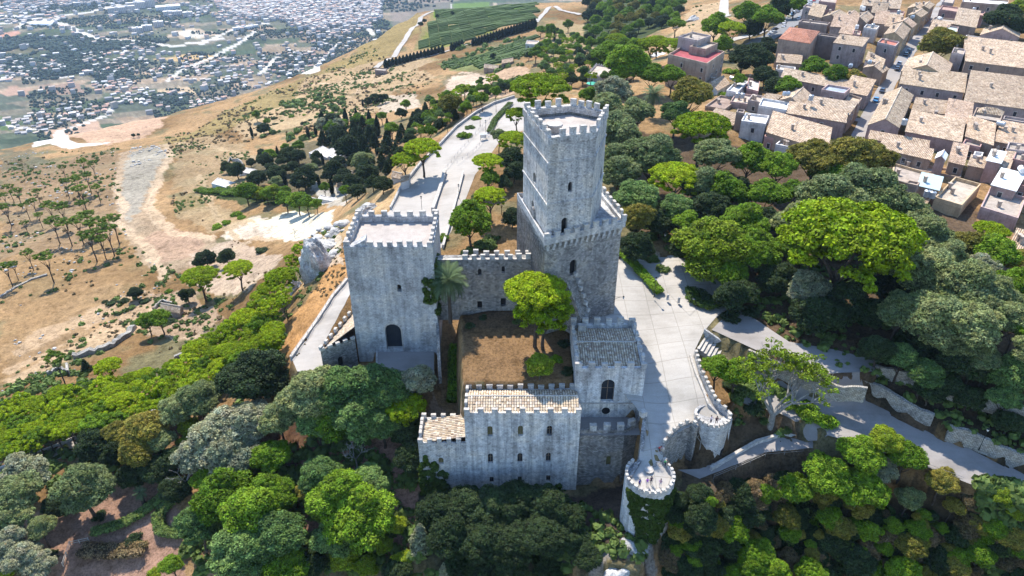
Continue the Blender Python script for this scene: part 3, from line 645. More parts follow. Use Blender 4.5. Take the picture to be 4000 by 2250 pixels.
proad('vineyard_road', [(945,172),(975,152),(1000,128),(1035,75),(1058,45),(1100,28),(1135,10)], 6, M['road'], .6)
proad('vineyard_lane', [(970,165),(1040,150),(1130,128),(1200,108),(1340,60),(1380,20),(1395,16),(1420,28),(1460,38)], 5, M['road'], .6)
proad('hill_track', [(1822,0),(1820,25),(1824,44)], 7, M['road'], .5)
proad('town_street', [(2150,372),(2185,300),(2235,210),(2290,125),(2355,35),(2400,-20)], 5.2, M['cobble'], .12, 2)
proad('town_side_street', [(2100,290),(2165,303),(2240,318)], 3.4, M['cobble'], .16, 2)
proad('parking_road', [(1900,112),(1955,85),(1985,62),(2010,38),(2035,5),(2050,-10)], 12, M['asphalt'], .4, 2)
proad('villa_road', [(1730,128),(1800,112),(1880,92),(1925,75)], 6, M['road'], .3, 2)
sheet('garden_square', [(1700,660),(1730,668),(1790,700),(1760,770),(1735,795),(1680,735)], M['plaza'], 1.2, .12)

# ------------------------------------------------------------------ castle
_mer = {}
def merlon_mesh(w, t, h, mat):
    k = (round(w, 2), round(t, 2), round(h, 2), mat.name)
    if k not in _mer:
        mb = MB(); mb.box((0, 0, h*.41), (w, t, h*.82)); mb.box((0, 0, h*.91), (w*1.12, t*1.15, h*.18), top=.92)
        me = mb.build('merlon', mat, mesh_only=True); me.materials.append(M['cap']); 
        for i, f in enumerate(me.polygons):
            if i >= 6: f.material_index = 1
        _mer[k] = me
    return _mer[k]
def crenels(parent, a, b, z0, n, w=.95, t=.55, h=.95, mat=None, z1=None, skip_ends=(0, 0)):
    mat = mat or M['stone']; a = Vector((a[0], a[1])); b = Vector((b[0], b[1])); d = (b-a).normalized(); L = (b-a).length; z1 = z0 if z1 is None else z1
    me = merlon_mesh(w, t, h, mat); pl = Vector(parent.location)
    for i in range(n):
        if i < skip_ends[0] or i >= n-skip_ends[1]: continue
        k = (i/(n-1) if n > 1 else .5); p = a + d*(w/2+k*(L-w)); z = z0+(z1-z0)*k
        j = lambda s: rng.uniform(-s, s)
        o = inst('merlon', me, parent, Vector((p.x, p.y, z))-pl, math.atan2(d.y, d.x)+j(.05), (1+j(.10), 1+j(.07), 1+j(.16)))
        o.rotation_euler[0] = j(.03); o.rotation_euler[1] = j(.03)
def barrel_roof(name, A, B, C, D, parent, pitch=.44, row=.52, h=.075, sag=.04, base=((.60,.48,.34),(.50,.385,.26),(.70,.59,.45),(.56,.47,.37),(.44,.33,.235),(.64,.53,.38))):
    A, B, C, D = map(Vector, (A, B, C, D)); L = (B-A).length; W = (D-A).length
    nu = max(2, int(L/pitch)); nv = max(2, int(W/row)); K = 6
    nr = ((B-A).cross(D-A)).normalized(); nr = nr if nr.z > 0 else -nr
    V = []; Fc = []; Cc = []; pr = random.Random(int(abs(A.x*97+A.y*31)))
    for i in range(nu):
        jit = pr.uniform(-.06, .06)
        for j in range(nv):
            c = base[pr.randrange(len(base))]; k = pr.uniform(.82, 1.12); miss = pr.random() < .025
            z_lo, z_hi = .05+pr.uniform(0, .025), 0
            idx = len(V)
            for jj, zo in ((0, z_lo), (1.12, z_hi)):
                for q in range(K+1):
                    fu = (i+q/K)/nu; fv = min(1, (j+jj)/nv)
                    fv2 = min(1, max(0, fv+jit*.3/nv*row))
                    p = A.lerp(B, fu).lerp(D.lerp(C, fu), fv2)
                    prof = math.sin(math.pi*q/K)*h*2-h*.4
                    if miss: prof *= .1
                    p = p + nr*(prof+zo) - Vector((0, 0, sag*4*fu*(1-fu)))
                    V.append(p)
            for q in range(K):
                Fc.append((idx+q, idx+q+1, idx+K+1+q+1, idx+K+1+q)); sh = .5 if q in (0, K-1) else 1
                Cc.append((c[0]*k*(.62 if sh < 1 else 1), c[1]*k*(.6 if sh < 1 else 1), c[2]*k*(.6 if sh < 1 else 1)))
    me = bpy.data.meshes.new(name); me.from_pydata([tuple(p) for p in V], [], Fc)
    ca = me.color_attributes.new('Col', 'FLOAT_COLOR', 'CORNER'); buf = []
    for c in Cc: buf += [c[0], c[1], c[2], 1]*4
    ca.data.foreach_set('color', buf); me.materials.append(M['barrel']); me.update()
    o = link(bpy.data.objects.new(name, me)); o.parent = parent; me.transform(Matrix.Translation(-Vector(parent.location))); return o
def on_wall(a, b, u, v):
    d = ray(u, v); a = Vector(a[:2]); b = Vector(b[:2]); t = (b-a).normalized(); n = Vector((t.y, -t.x))
    k = (a.dot(n))/(d[0]*n.x+d[1]*n.y); p = Vector((d[0]*k, d[1]*k)); return (p-a).dot(t), CH+d[2]*k
def strip_wall(mb, pts, t, zb, side=1):
    """free-standing wall along (x, y, ztop) points, thickness to the left*side, down to zb (number or per point)"""
    n = len(pts); q = [Vector(p[:2]) for p in pts]; inn = []
    for i in range(n):
        d = (q[min(i+1, n-1)]-q[max(i-1, 0)]).normalized(); inn.append(q[i]+Vector((-d.y, d.x))*t*side)
    zbf = (lambda i: zb[i]) if isinstance(zb, (list, tuple)) else (lambda i: zb)
    for i in range(n-1):
        a, b, c, d = q[i], q[i+1], inn[i+1], inn[i]; za, zc = pts[i][2], pts[i+1][2]
        f = [[(a.x,a.y,zbf(i)),(b.x,b.y,zbf(i+1)),(b.x,b.y,zc),(a.x,a.y,za)], [(c.x,c.y,zbf(i+1)),(d.x,d.y,zbf(i)),(d.x,d.y,za),(c.x,c.y,zc)], [(a.x,a.y,za),(b.x,b.y,zc),(c.x,c.y,zc),(d.x,d.y,za)]]
        for k in f: mb.face(k if side > 0 else k[::-1])
    for i, fl in ((0, 1), (n-1, 0)):
        a, d = q[i], inn[i]; k = [(d.x,d.y,zbf(i)),(a.x,a.y,zbf(i)),(a.x,a.y,pts[i][2]),(d.x,d.y,pts[i][2])]
        mb.face(k if (fl == 1) == (side > 0) else k[::-1])
    return inn
def px_holes(a, b, specs):
    out = []
    for kind, u, vt, vb, wpx in specs:
        s0, zb = on_wall(a, b, u, vb); _, zt = on_wall(a, b, u, vt); s1, _ = on_wall(a, b, u+wpx/2, vb); wd = 2*abs(s1-s0)
        out.append((kind, (arch if kind != 'rect' else rect)(s0, zb, wd, zt-zb)))
    return out
def holed(mb, root, a, b, z0, z1, specs, dep=.6, mat='glass', frame=None, nm='window'):
    hs = px_holes(a, b, specs); W = wall_face(mb, a, b, z0, z1, [h for _, h in hs], dep)
    for (k, h), s in zip(hs, specs):
        mt = M['reflection_glass'] if k == 'gold' else M['dark'] if k in ('door', 'dark') else M[mat]
        pane(W, h, dep, 'doorway' if k == 'door' else nm, mt, root, M['wood'] if (frame and k not in ('door', 'dark')) else None)
        if k == 'gate':
            pass

# --- front residence block
FX0, FX1, FY0, FY1 = -8.1, 11.7, 92.7, 99.3
root = empty('castle_residence', ((FX0+FX1)/2, FY0+3, -22))
tag(root, 'long pale crenellated castle block with three rows of small arched windows under a tiled roof', 'castle building')
mb = MB(); a, b = (FX0, FY0), (FX1, FY0)
sp1 = [('gold', 1233, 1072, 1098, 13), ('gold', 1309, 1071, 1097, 13), ('arch', 1382, 1071, 1096, 13), ('arch', 1234, 1141, 1166, 13), ('arch', 1308, 1140, 1165, 13), ('arch', 1379, 1139, 1163, 12.5),
       ('rect', 1237, 1200, 1216, 10), ('rect', 1307.5, 1199, 1215, 10), ('rect', 1379, 1196, 1212, 11)]
holed(mb, root, a, b, -25, -2.9, sp1, .55, frame=1)
mb2 = mb
mb2.prism([(FX0, FY0+.45), (FX0+.5, FY0+.45), (FX0+.5, FY1), (FX0, FY1)], -25, -2.9)
mb2.face([(FX0, FY0+.45, -25), (FX0, FY0, -25), (FX0, FY0, -2.9), (FX0, FY0+.45, -2.9)])
mb2.face([(FX0, FY0, -2.9), (FX1, FY0, -2.9), (FX1, FY0+.45, -2.9), (FX0, FY0+.45, -2.9)])
mb2.prism([(FX1-.5, FY0+.45), (FX1, FY0+.45), (FX1, FY1), (FX1-.5, FY1)], -25, -2.903); mb2.face([(FX1, FY0, -25), (FX1, FY0+.45, -25), (FX1, FY0+.45, -2.9), (FX1, FY0, -2.9)])
mb2.prism([(FX0+.5, FY1-.5), (FX1-.5, FY1-.5), (FX1-.5, FY1), (FX0+.5, FY1)], -12, -2.9)
mb2.build('wall', M['pale_stone'], root)
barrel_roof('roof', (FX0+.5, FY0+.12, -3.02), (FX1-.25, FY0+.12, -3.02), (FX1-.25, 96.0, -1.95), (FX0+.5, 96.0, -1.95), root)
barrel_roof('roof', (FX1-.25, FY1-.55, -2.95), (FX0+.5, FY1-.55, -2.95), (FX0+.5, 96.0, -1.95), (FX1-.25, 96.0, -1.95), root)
MB().tube((FX0+.5, 96, -1.93), (FX1-.3, 96, -1.9), .14, n=8).build('ridge_tiles', M['cap'], root)
crenels(root, (FX0-.05, FY0+.22), (FX1+.05, FY0+.22), -2.9, 9, .95, .5, .9)
crenels(root, (FX0, FY1-.25), (FX1-.6, FY1-.25), -2.9, 11, .95, .5, 1.0)
crenels(root, (FX0+.25, FY0+1.6), (FX0+.25, FY1-.5), -2.9, 3, .9, .5, .95)
# --- left wing
LX0 = -16.4
root = empty('castle_wing', (-12, FY0+3, -22)); tag(root, 'low castle wing with a small sloping tiled roof left of the long pale block', 'castle building')
mb = MB(); holed(mb, root, (LX0, FY0+.02), (FX0, FY0+.02), -25, -9.8, [('gold', 1110, 1151, 1168, 13)], .5, frame=1)
mb.face([(LX0, FY0+.02, -9.8), (FX0, FY0+.02, -9.8), (FX0, FY0+.45, -9.8), (LX0, FY0+.45, -9.8)])
mb.prism([(LX0, FY0+.45), (LX0+.5, FY0+.45), (LX0+.5, FY1), (LX0, FY1)], -25, -9.8); mb.face([(LX0, FY0+.45, -25), (LX0, FY0+.02, -25), (LX0, FY0+.02, -9.8), (LX0, FY0+.45, -9.8)])
mb.prism([(LX0+.5, FY1-.5), (FX0, FY1-.5), (FX0, FY1), (LX0+.5, FY1)], -25, -9.8)
mb.build('wall', M['stone'], root)
barrel_roof('roof', (LX0+.5, FY1-.5, -9.95), (LX0+.5, FY0+.2, -9.95), (FX0-.02, FY0+.2, -8.6), (FX0-.02, FY1-.5, -8.6), root)
crenels(root, (LX0-.05, FY0+.24), (FX0-.8, FY0+.24), -9.8, 5, .85, .5, .85); crenels(root, (LX0, FY1-.25), (FX0-.4, FY1-.25), -9.8, 5, .85, .5, .95)
crenels(root, (LX0+.25, FY0+1.5), (LX0+.25, FY1-1), -9.8, 4, .85, .5, .9)
# --- square chapel tower on the plaza
TX0, TX1, TY0, TY1 = 11.0, 23.0, 98.0, 111.7
root = empty('square_tower', (17, 105, -8.5)); tag(root, 'squat square crenellated tower with a tiled roof and tall pointed window beside the plaza', 'castle tower')
mb = MB(); holed(mb, root, (TX0, TY0), (TX1, TY0), -8.6, 2.5, [('arch', 1526.5, 955, 1010, 33)], .7, frame=1)
mb.prism([(TX0, TY0), (TX0+.6, TY0+.6), (TX0+.6, TY1), (TX0, TY1)], -12, 2.5); mb.prism([(TX1-.6, TY0+.6), (TX1, TY0), (TX1, TY1), (TX1-.6, TY1)], -12, 2.5); mb.prism([(TX0+.6, TY1-.6), (TX1-.6, TY1-.6), (TX1-.6, TY1), (TX0+.6, TY1)], -8, 2.5)
mb.face([(TX0, TY0, 2.5), (TX1, TY0, 2.5), (TX1-.6, TY0+.6, 2.5), (TX0+.6, TY0+.6, 2.5)])
s0, zl = on_wall((TX0, TY0), (TX1, TY0), 1527, 1012)
mb.build('wall', M['pale_stone'], root)
MB().box((17, TY0-.12, zl-.1), (TX1-TX0+.1, .3, .16)).build('string_course', M['cap'], root)
s0, zh = on_wall((TX0, TY0), (TX1, TY0), 1524, 1033)
MB().tube((TX0+s0, TY0-.06, zh), (TX0+s0, TY0+.3, zh), .75, n=16).build('round_opening', M['dark'], root)
barrel_roof('roof', (TX0+.6, TY0+.7, 1.75), (TX1-.6, TY0+.7, 1.75), (TX1-.6, 105.4, 2.7), (TX0+.6, 105.4, 2.7), root, .42)
barrel_roof('roof', (TX1-.6, TY1-.9, 1.75), (TX0+.6, TY1-.9, 1.75), (TX0+.6, 105.4, 2.7), (TX1-.6, 105.4, 2.7), root, .42)
MB().tube((TX0+.6, 105.4, 2.72), (TX1-.6, 105.4, 2.76), .15).build('ridge_tiles', M['cap'], root)
crenels(root, (TX0-.1, TY0+.25), (TX1+.15, TY0+.25), 2.5, 6, 1.05, .55, 1.0); crenels(root, (TX0, TY1-.3), (TX1, TY1-.3), 2.5, 6, 1.05, .6, 1.3)
for X in (TX0+.3, TX1-.25): crenels(root, (X, TY0+1.9), (X, TY1-1.4), 2.5, 5, 1.0, .55, 1.05)
MB().box((13.0, TY1-1.5, 2.5), (1.4, 1.0, 1.3)).build('chimney', M['cap'], root)
# --- terrace and rubble wall in front of the square tower
root = empty('terrace_wall', (17, 93, -20)); tag(root, 'rough rubble castle wall with four merlons between pale block and bastion', 'castle wall')
pl = [P(u, v, z) for u, v, z in ((1468,1082,-7.8),(1520,1084,-7.8),(1572,1082,-7.8),(1600,1066,-7.6),(1617,1046,-6.4))]
pl[0] = Vector((FX1-.3, pl[0].y, -7.8))
edge = [P(1618,1045,-3.7), P(1613,1080,-4.7), P(1612,1110,-5.4), P(1608,1150,-7.2), P(1580,1196,-7.6)]
mb = MB(); a, b = pl[0], pl[2]
holed(mb, root, a, b, -24, -7.8, [('gold', 1529.5, 1147, 1172, 12)], .5)
strip_wall(mb, [a+Vector((0, .5, -.003)), b+Vector((0, .5, -.003))], .05, -24)
mb.face([a, b, b+Vector((0, .55, 0)), a+Vector((0, .55, 0))])
strip_wall(mb, [tuple(p) for p in pl[2:]], .55, -24); mb.build('wall', M['rubble'], root)
mb = MB(); strip_wall(mb, [tuple(pl[-1])]+[tuple(p) for p in edge], .6, -23); mb.build('side_wall', M['rubble'], root)
for u, v in ((1492,1070),(1527,1068),(1561,1068),(1589,1058)):
    p = P(u, v+14, -7.8); me = merlon_mesh(1.15, .75, 1.25, M['stone']); inst('merlon', me, root, p+Vector((0,.3,0))-root.location, 0 if u < 1580 else .5)
inst('merlon', merlon_mesh(1.0, 1.0, 1.1, M['stone']), root, P(1617,1046,-3.7)-root.location, .4)
mb = MB(); mb.face([(FX1-.2, 93.3, -8.6), (22.3, 93.4, -8.6), (22.9, 98, -8.6), (FX1-.2, 98, -8.6)]); fl = mb.build('terrace_floor', M['cobble'], root)
# --- keep: lower and upper tower
L1, L2, L3, L4 = (5.8, 112.9), (20.3, 119.7), (17.6, 131.2), (1.0, 131.5)
root = empty('castle_keep', (11, 122, -1)); tag(root, 'tallest castle tower with a corbelled crenellated gallery halfway up', 'castle tower')
mb = MB(); holed(mb, root, L1, L2, -2, 20.0, [('door', 1441, 654, 692, 17)], .9)
mb.prism([L2, L3, L4, L1, (6.2, 113.4), (6.6, 114), (17.2, 130.6), (19.4, 120.2)], -2, 17.5, cap=False)
for p, q in ((L2, L3), (L3, L4)): wall_face(mb, p, q, -2, 20)
sL = [('dark', 1338, 546, 566, 8)]
holed(mb, root, L4, L1, -2, 20, [('dark', 1338, 520, 545, 8)], .5)
mb.build('lower_wall', M['rubble'], root)
off = inset([L1, L2, L3, L4], -.55); o1, o2, o3, o4 = off
o1 = (L1[0]-.05, o1[1]-.05); o4 = L4
mb = MB(); out = [o1, o2, o3, o4]; inn = inset([L1, L2, L3, L4], .15); mb.ring(out, inn, 18.7, 20.05)
mb.face([(*p, 18.7) for p in out][::-1]); mb.face([(*p, 19.2) for p in inn]); mb.build('gallery', M['stone'], root)
cm = MB().box((0, .25, 0), (.42, .62, 1.5), top=1.0); cm.face([(-.21, -.06, -.75), (.21, -.06, -.75), (.21, -.06, -.75), (-.21, -.06, -.75)])
def corbel_mesh():
    m = MB(); 
    for yy, z0, z1 in ((.0, .9, 1.5), (.18, .45, .9), (.34, 0, .45)): m.box((0, (yy+.62)/2, (z0+z1)/2), (.44, .62-yy, z1-z0))
    return m.build('corbel', M['stone'], mesh_only=True)
CB = corbel_mesh()
def corbels(root, a, b, z, n, out=.6):
    a = Vector(a[:2]); b = Vector(b[:2]); d = (b-a).normalized(); nn = Vector((d.y, -d.x))
    for i in range(n):
        p = a.lerp(b, (i+.5)/n)+nn*out; inst('corbel', CB, root, Vector((p.x, p.y, z))-root.location, math.atan2(d.y, d.x))
corbels(root, L1, L2, 17.2, 14); corbels(root, L2, L3, 17.2, 9)
crenels(root, o1, o2, 20.05, 9, 1.05, .5, 1.15); crenels(root, o2, o3, 20.05, 7, 1.0, .5, 1.15, skip_ends=(1, 0))
B_, C_, D_, E_, A_ = (6.05, 113.55), (14.1, 116.7), (17.2, 127.2), (10.9, 131.0), (2.15, 128.5)
mb = MB()
holed(mb, root, B_, C_, 19, 37.7, [('dark', 1434, 458, 483, 11), ('door', 1419, 548, 590, 15)], .8)
holed(mb, root, A_, B_, 12, 37.7, [('arch', 1344.5, 434, 459, 7), ('arch', 1340, 505, 530, 7)], .6)
holed(mb, root, C_, D_, 19, 37.7, [('arch', 1511, 425, 450, 4)], .6)
wall_face(mb, D_, E_, 19, 37.7); wall_face(mb, E_, A_, 19, 37.7)
mb.build('upper_wall', M['keep'], root)
pent = [B_, C_, D_, E_, A_]; ox = inset(pent, -.18); ix = inset(pent, .75)
MB().ring(ox, ix, 36.9, 38.05).build('parapet', M['keep'], root)
MB().prism(ix, 35.2, 36.4).build('roof_terrace', M['terrace'], root)
for k, (p, q, n) in enumerate(((0,1,5),(1,2,6),(2,3,5),(3,4,5),(4,0,7))):
    pa = inset(pent, .12); crenels(root, pa[p], pa[q], 38.05, n, 1.0, .55, 1.2, skip_ends=(1, 0))
for z in (26.0, 33.6): 
    r_ = MB(); r_.ring(inset(pent, -.16), inset(pent, .1), z-.12, z+.14); r_.build('string_course', M['stone'], root)
c = P(1396, 303, 38.4); MB().tube((c.x, c.y, 36.4), (c.x, c.y, 37.6), 1.25, n=20).tube((c.x, c.y, 37.6), (c.x, c.y, 37.85), 1.45, 1.4, n=20).build('stair_turret', M['cap'], root)
# --- stair up to the keep door
root = empty('keep_stair', (12, 113.5, 0)); tag(root, 'steep outside stone stair with block parapet climbing to the keep doorway', 'stairs')
a = Vector((10.9, 115.2)); b = Vector((13.7, 110.6 if False else 112.2)); z_a, z_b = 9.6, 3.2
mb = MB(); nst = 20; d = (b-a).normalized(); nr = Vector((-d.y, d.x))
for i in range(nst):
    p = a.lerp(b, i/nst); q = a.lerp(b, (i+1)/nst); z = z_a+(z_b-z_a)*i/nst
    mb.prism([tuple(p-nr*.9), tuple(q-nr*.9), tuple(q+nr*.9), tuple(p+nr*.9)], -1, z)
mb.build('steps', M['rubble'], root)
mb = MB(); w0 = a+nr*.9; w1 = b+nr*.9; strip_wall(mb, [(w0.x, w0.y, z_a+.9), (w1.x, w1.y, z_b+.9)], .45, -1); w0 = a-nr*.9; w1 = b-nr*.9; strip_wall(mb, [(w0.x, w0.y, z_a+.6), (w1.x, w1.y, z_b+.6)], .35, -1, -1); mb.build('side_wall', M['rubble'], root)
w0 = a+nr*1.1; w1 = b+nr*1.1
crenels(root, w0, w1, z_a+.85, 6, .6, .6, .75, z1=z_b+.85)
# --- left gate tower
GX0, GX1, GY0, GY1 = -31.2, -14.7, 117.5, 130.8
root = empty('gate_tower', (-23, 124, -9)); tag(root, 'broad square castle tower with an arched gateway at its foot, left of the palm', 'castle tower')
mb = MB(); holed(mb, root, (GX0, GY0), (GX1, GY0), -12, 15.2, [('dark', 1005, 716, 734, 11), ('gate', 993.5, 815, 879, 40)], 1.2)
for p, q in (((GX1, GY0), (GX1, GY1)), ((GX1, GY1), (GX0, GY1)), ((GX0, GY1), (GX0, GY0))): wall_face(mb, p, q, -12, 15.2)
mb.build('wall', M['stone'], root)
hs = px_holes((GX0, GY0), (GX1, GY0), [('gate', 993.5, 812, 879, 46)])[0][1]; hi = px_holes((GX0, GY0), (GX1, GY0), [('gate', 993.5, 815, 879, 40)])[0][1]
fm = MB()
for i in range(1, len(hs)):
    o_ = [hs[i], hs[(i+1) % len(hs)]]; i_ = [hi[i], hi[(i+1) % len(hi)]]
    if i+1 >= len(hs)+0: break
    X = lambda p, y: (GX0+p[0], y, p[1])
    fm.face([X(i_[0], GY0-.08), X(o_[0], GY0-.08), X(o_[1], GY0-.08), X(i_[1], GY0-.08)]); fm.face([X(o_[0], GY0-.08), X(o_[0], GY0), X(o_[1], GY0), X(o_[1], GY0-.08)])
fm.build('arch_surround', M['cap'], root)
rc = [(GX0, GY0), (GX1, GY0), (GX1, GY1), (GX0, GY1)]; ri = inset(rc, .8)
MB().ring(inset(rc, -.08), ri, 15.2, 15.6).build('parapet', M['stone'], root); MB().prism(ri, 12, 14.3).build('roof_terrace', M['terrace'], root)
mb = MB(); ri2 = inset(rc, .801); mb.ring(inset(rc, .3), ri2, 14.25, 15.21); mb.build('parapet_lining', M['stone'], root)
# front parapet has a gap where the stair hood stands
crenels(root, (GX0, GY1-.35), (GX1, GY1-.35), 15.6, 7, 1.15, .6, 1.15)
crenels(root, (GX1-.35, GY0+.9), (GX1-.35, GY1-1), 15.6, 6, 1.0, .6, 1.1); crenels(root, (GX0+.35, GY0+1.0), (GX0+.35, GY1-1), 15.6, 6, 1.0, .6, 1.1)
crenels(root, (GX0+4.4, GY0+.3), (GX1, GY0+.3), 15.6, 7, 1.05, .55, .95); crenels(root, (GX0, GY0+.3), (GX0+1.1, GY0+.3), 15.6, 1, 1.05, .55, .95)
mb = MB(); q = [(GX0+1.2, GY0+.15), (GX0+4.1, GY0+.15), (GX0+4.1, GY0+2.1), (GX0+1.2, GY0+1.6)]
z = [15.3, 16.9, 17.1, 15.5]; mb.face([(*q[i], z[i]) for i in range(4)])
for i in range(4):
    j = (i+1) % 4; mb.face([(*q[i], 14.3), (*q[j], 14.3), (*q[j], z[j]), (*q[i], z[i])])
mb.build('stair_hood', M['pale_stone'], root)
# --- wedge roofed guardhouse left of the gate tower
root = empty('guardhouse', (-35, 116, -9)); tag(root, 'wedge-shaped lean-to with tiled roof and stepped parapet against the gate tower', 'castle building')
c1 = P(806, 882, -4.6); c2 = P(893, 851, -4.6); c2 = Vector((GX0-.02, c2.y, -4.6)); c3 = P(873, 748, -4.6)
c3 = Vector((GX0-.4, 133.0, -4.6)); c2.y = max(c2.y, 116.5)
mb = MB(); holed(mb, root, c1, c2, -12, -4.6, [('door', 859, 896, 922, 13)], .5)
wall_face(mb, c3, c1, -12, -4.6); mb.build('wall', M['rubble'], root)
barrel_roof('roof', c1+Vector((.5,.7,-.35)), c3+Vector((.2,-.8,-.35)), c3+Vector((.25,-.8,-.3)), Vector((GX0-.03, c2.y+.7, .6-3)), root, .42)
crenels(root, c3, c1, -4.6, 11, .8, .5, .9); crenels(root, c1, c2, -4.6, 5, .85, .5, .5)
# --- curtain wall between gate tower and keep
root = empty('curtain_wall', (-5, 121, -2)); tag(root, 'crenellated stone curtain wall behind the palm joining gate tower and keep', 'castle wall')
ca_, cb_ = (-14.7, 120.6), (4.0, 120.9)
mb = MB(); holed(mb, root, ca_, cb_, -3, 11.0, [('dark', 1207, 676, 693, 9), ('dark', 1266, 670, 686, 8), ('rect', 1207, 758, 777, 12), ('rect', 1266, 750, 770, 13)], .6, 'dark')
mb.prism([(-14.7, 121.3), (4.0, 121.5), (4.0, 123.2), (-14.7, 123.0)], -3, 10.7); mb.build('wall', M['rubble'], root)
MB().face if False else None
m_ = MB(); m_.face([(-14.7, 120.6, 11.0), (4.0, 120.9, 11.0), (4.0, 121.5, 11.0), (-14.7, 121.3, 11.0)]); m_.face([(4.0,121.5,10.7),(-14.7,121.3,10.7),(-14.7,121.3,11),(4,121.5,11)]); m_.build('walkway', M['cap'], root)
crenels(root, (-9.5, 120.9), (3.6, 121.15), 11.0, 8, .95, .5, 1.0); crenels(root, (-9.5, 122.9), (3.6, 123.1), 10.7, 7, .95, .5, 1.1)
# --- retaining wall of the courtyard, cliff side
root = empty('courtyard_wall', (-10, 105, -9)); tag(root, 'shaded low retaining wall between sunken gate terrace and grass courtyard', 'castle wall')
pw = [P(1096,790,-1), P(1098,850,-2.5), P(1100,900,-5), P(1102,935,-7.5)]
mb = MB(); strip_wall(mb, [tuple(p) for p in pw], .6, -10.5); mb.build('wall', M['rubble'], root)
root = empty('gate_parapet', (-22, 110, -9)); tag(root, 'thin shaded edge wall of the terrace below the arched gateway', 'wall')
pw = [P(946,880,-8.4), P(946,948,-9.2), P(1010,950,-9.2)]
mb = MB(); strip_wall(mb, [tuple(p) for p in pw], .3, -13); mb.build('wall', M['stone'], root)
# --- round tower, curved wall and bastion at the plaza's tip
def circ(c, r, n=20, a0=0, a1=360): return [(c[0]+r*math.cos(R(a0+(a1-a0)*i/n)), c[1]+r*math.sin(R(a0+(a1-a0)*i/n))) for i in range(n)]
rt = P(1791, 1052, -3.9); rt = (rt.x, rt.y)
root = empty('round_tower', (rt[0], rt[1], -11.5)); tag(root, 'round crenellated tower at the far tip of the plaza above the footpath', 'castle tower')
c0, c1_ = circ(rt, 2.75), circ(rt, 3.05)
mb = MB(); mb.prism(c0, -13, -3.9, poly2=c1_); mb.build('wall', M['stone'], root)
MB().ring(c1_, circ(rt, 2.6), -4.0, -3.35).build('parapet', M['stone'], root)
for k in range(14):
    a_ = R(150+k*17)
    if 2 <= k: inst('merlon', merlon_mesh(.55, .45, .6, M['cap']), root, (rt[0]+2.82*math.cos(a_)-rt[0], rt[1]+2.82*math.sin(a_)-rt[1], 8.15), a_+math.pi/2)
dp = P(1806, 1172, -11.2); MB().prism([(rt[0]+1.9, rt[1]-2.35), (rt[0]+2.5, rt[1]-1.7), (rt[0]+2.1, rt[1]-1.4), (rt[0]+1.5, rt[1]-2.0)], -11.4, -9.2).build('doorway', M['dark'], root)
cw = [P(u, v, z) for u, v, z in ((1752,1074,-3.6),(1738,1062,-3.5),(1722,1068,-3.6),(1706,1078,-3.8),(1692,1090,-4.1),(1680,1104,-4.6),(1670,1122,-5.3),(1668,1145,-6.6),(1684,1172,-7.4))]
root = empty('curved_wall', (cw[4].x, cw[4].y, -12)); tag(root, 'curved crenellated stone wall sweeping from the round tower down to the bastion', 'castle wall')
mb = MB(); strip_wall(mb, [tuple(p) for p in cw], .5, -14, -1); mb.build('wall', M['rubble'], root)
for i in range(len(cw)-1):
    a_, b_ = cw[i], cw[i+1]; L = (b_-a_).length; n_ = max(1, int(L/1.05)); dd = (b_-a_).normalized(); nn = Vector((dd.y, -dd.x, 0))*.25
    for k in range(n_):
        p = a_.lerp(b_, (k+.5)/n_)+nn; inst('merlon', merlon_mesh(.5, .45, .62, M['cap']), root, p-root.location, math.atan2(dd.y, dd.x))
bc = P(1634, 1203, -8); bc = (bc.x, bc.y)
root = empty('ivy_bastion', (bc[0], bc[1], -18)); tag(root, 'small round lookout bastion with ivy hanging down its front', 'castle tower')
c0, c1_ = circ(bc, 4.05, 28), circ(bc, 4.0, 28)
MB().prism(c0, -23, -8.02, poly2=c1_).build('wall', M['pale_stone'], root)
n_ = 28; outr = circ(bc, 4.0, n_); inr = circ(bc, 3.55, n_); mb = MB()
for i in range(n_):
    j = (i+1) % n_; am = 360*(i+.5)/n_
    if 62 < am < 128: continue
    a_, b_, c_, d_ = outr[i], outr[j], inr[j], inr[i]
    for f in ([(*a_,-8.1),(*b_,-8.1),(*b_,-7.2),(*a_,-7.2)], [(*c_,-8.1),(*d_,-8.1),(*d_,-7.2),(*c_,-7.2)], [(*a_,-7.2),(*b_,-7.2),(*c_,-7.2),(*d_,-7.2)]): mb.face(f)
mb.build('parapet', M['stone'], root)
for k in range(22):
    a_ = R(130+k*13.6); 
    inst('merlon', merlon_mesh(.5, .42, .45, M['stone']), root, (3.78*math.cos(a_), 3.78*math.sin(a_), 10.8), a_+math.pi/2)
# --- parapet wall along the plaza's right side, with low inner kerb
pr_ = [P(u, v, z) for u, v, z in ((1746,884,.0),(1752,905,-.3),(1762,935,-.7),(1774,962,-1.2),(1785,985,-1.7),(1797,1008,-2.2),(1812,1022,-2.6),(1828,1038,-3.0),(1836,1055,-3.2))]
root = empty('plaza_parapet', (pr_[4].x, pr_[4].y, -3)); tag(root, 'long low crenellated parapet along the right edge of the plaza', 'castle wall')
mb = MB(); strip_wall(mb, [tuple(p) for p in pr_], .5, -9, 1); mb.build('wall', M['stone'], root)
for i in range(len(pr_)-1):
    a_, b_ = pr_[i], pr_[i+1]; L = (b_-a_).length; n_ = max(1, int(L/1.15+.4)); dd = (b_-a_).normalized(); nn = Vector((-dd.y, dd.x, 0))*.25
    for k in range(n_):
        p = a_.lerp(b_, (k+.5)/n_)+nn; inst('merlon', merlon_mesh(.6, .5, .65, M['cap']), root, p-root.location, math.atan2(dd.y, dd.x))
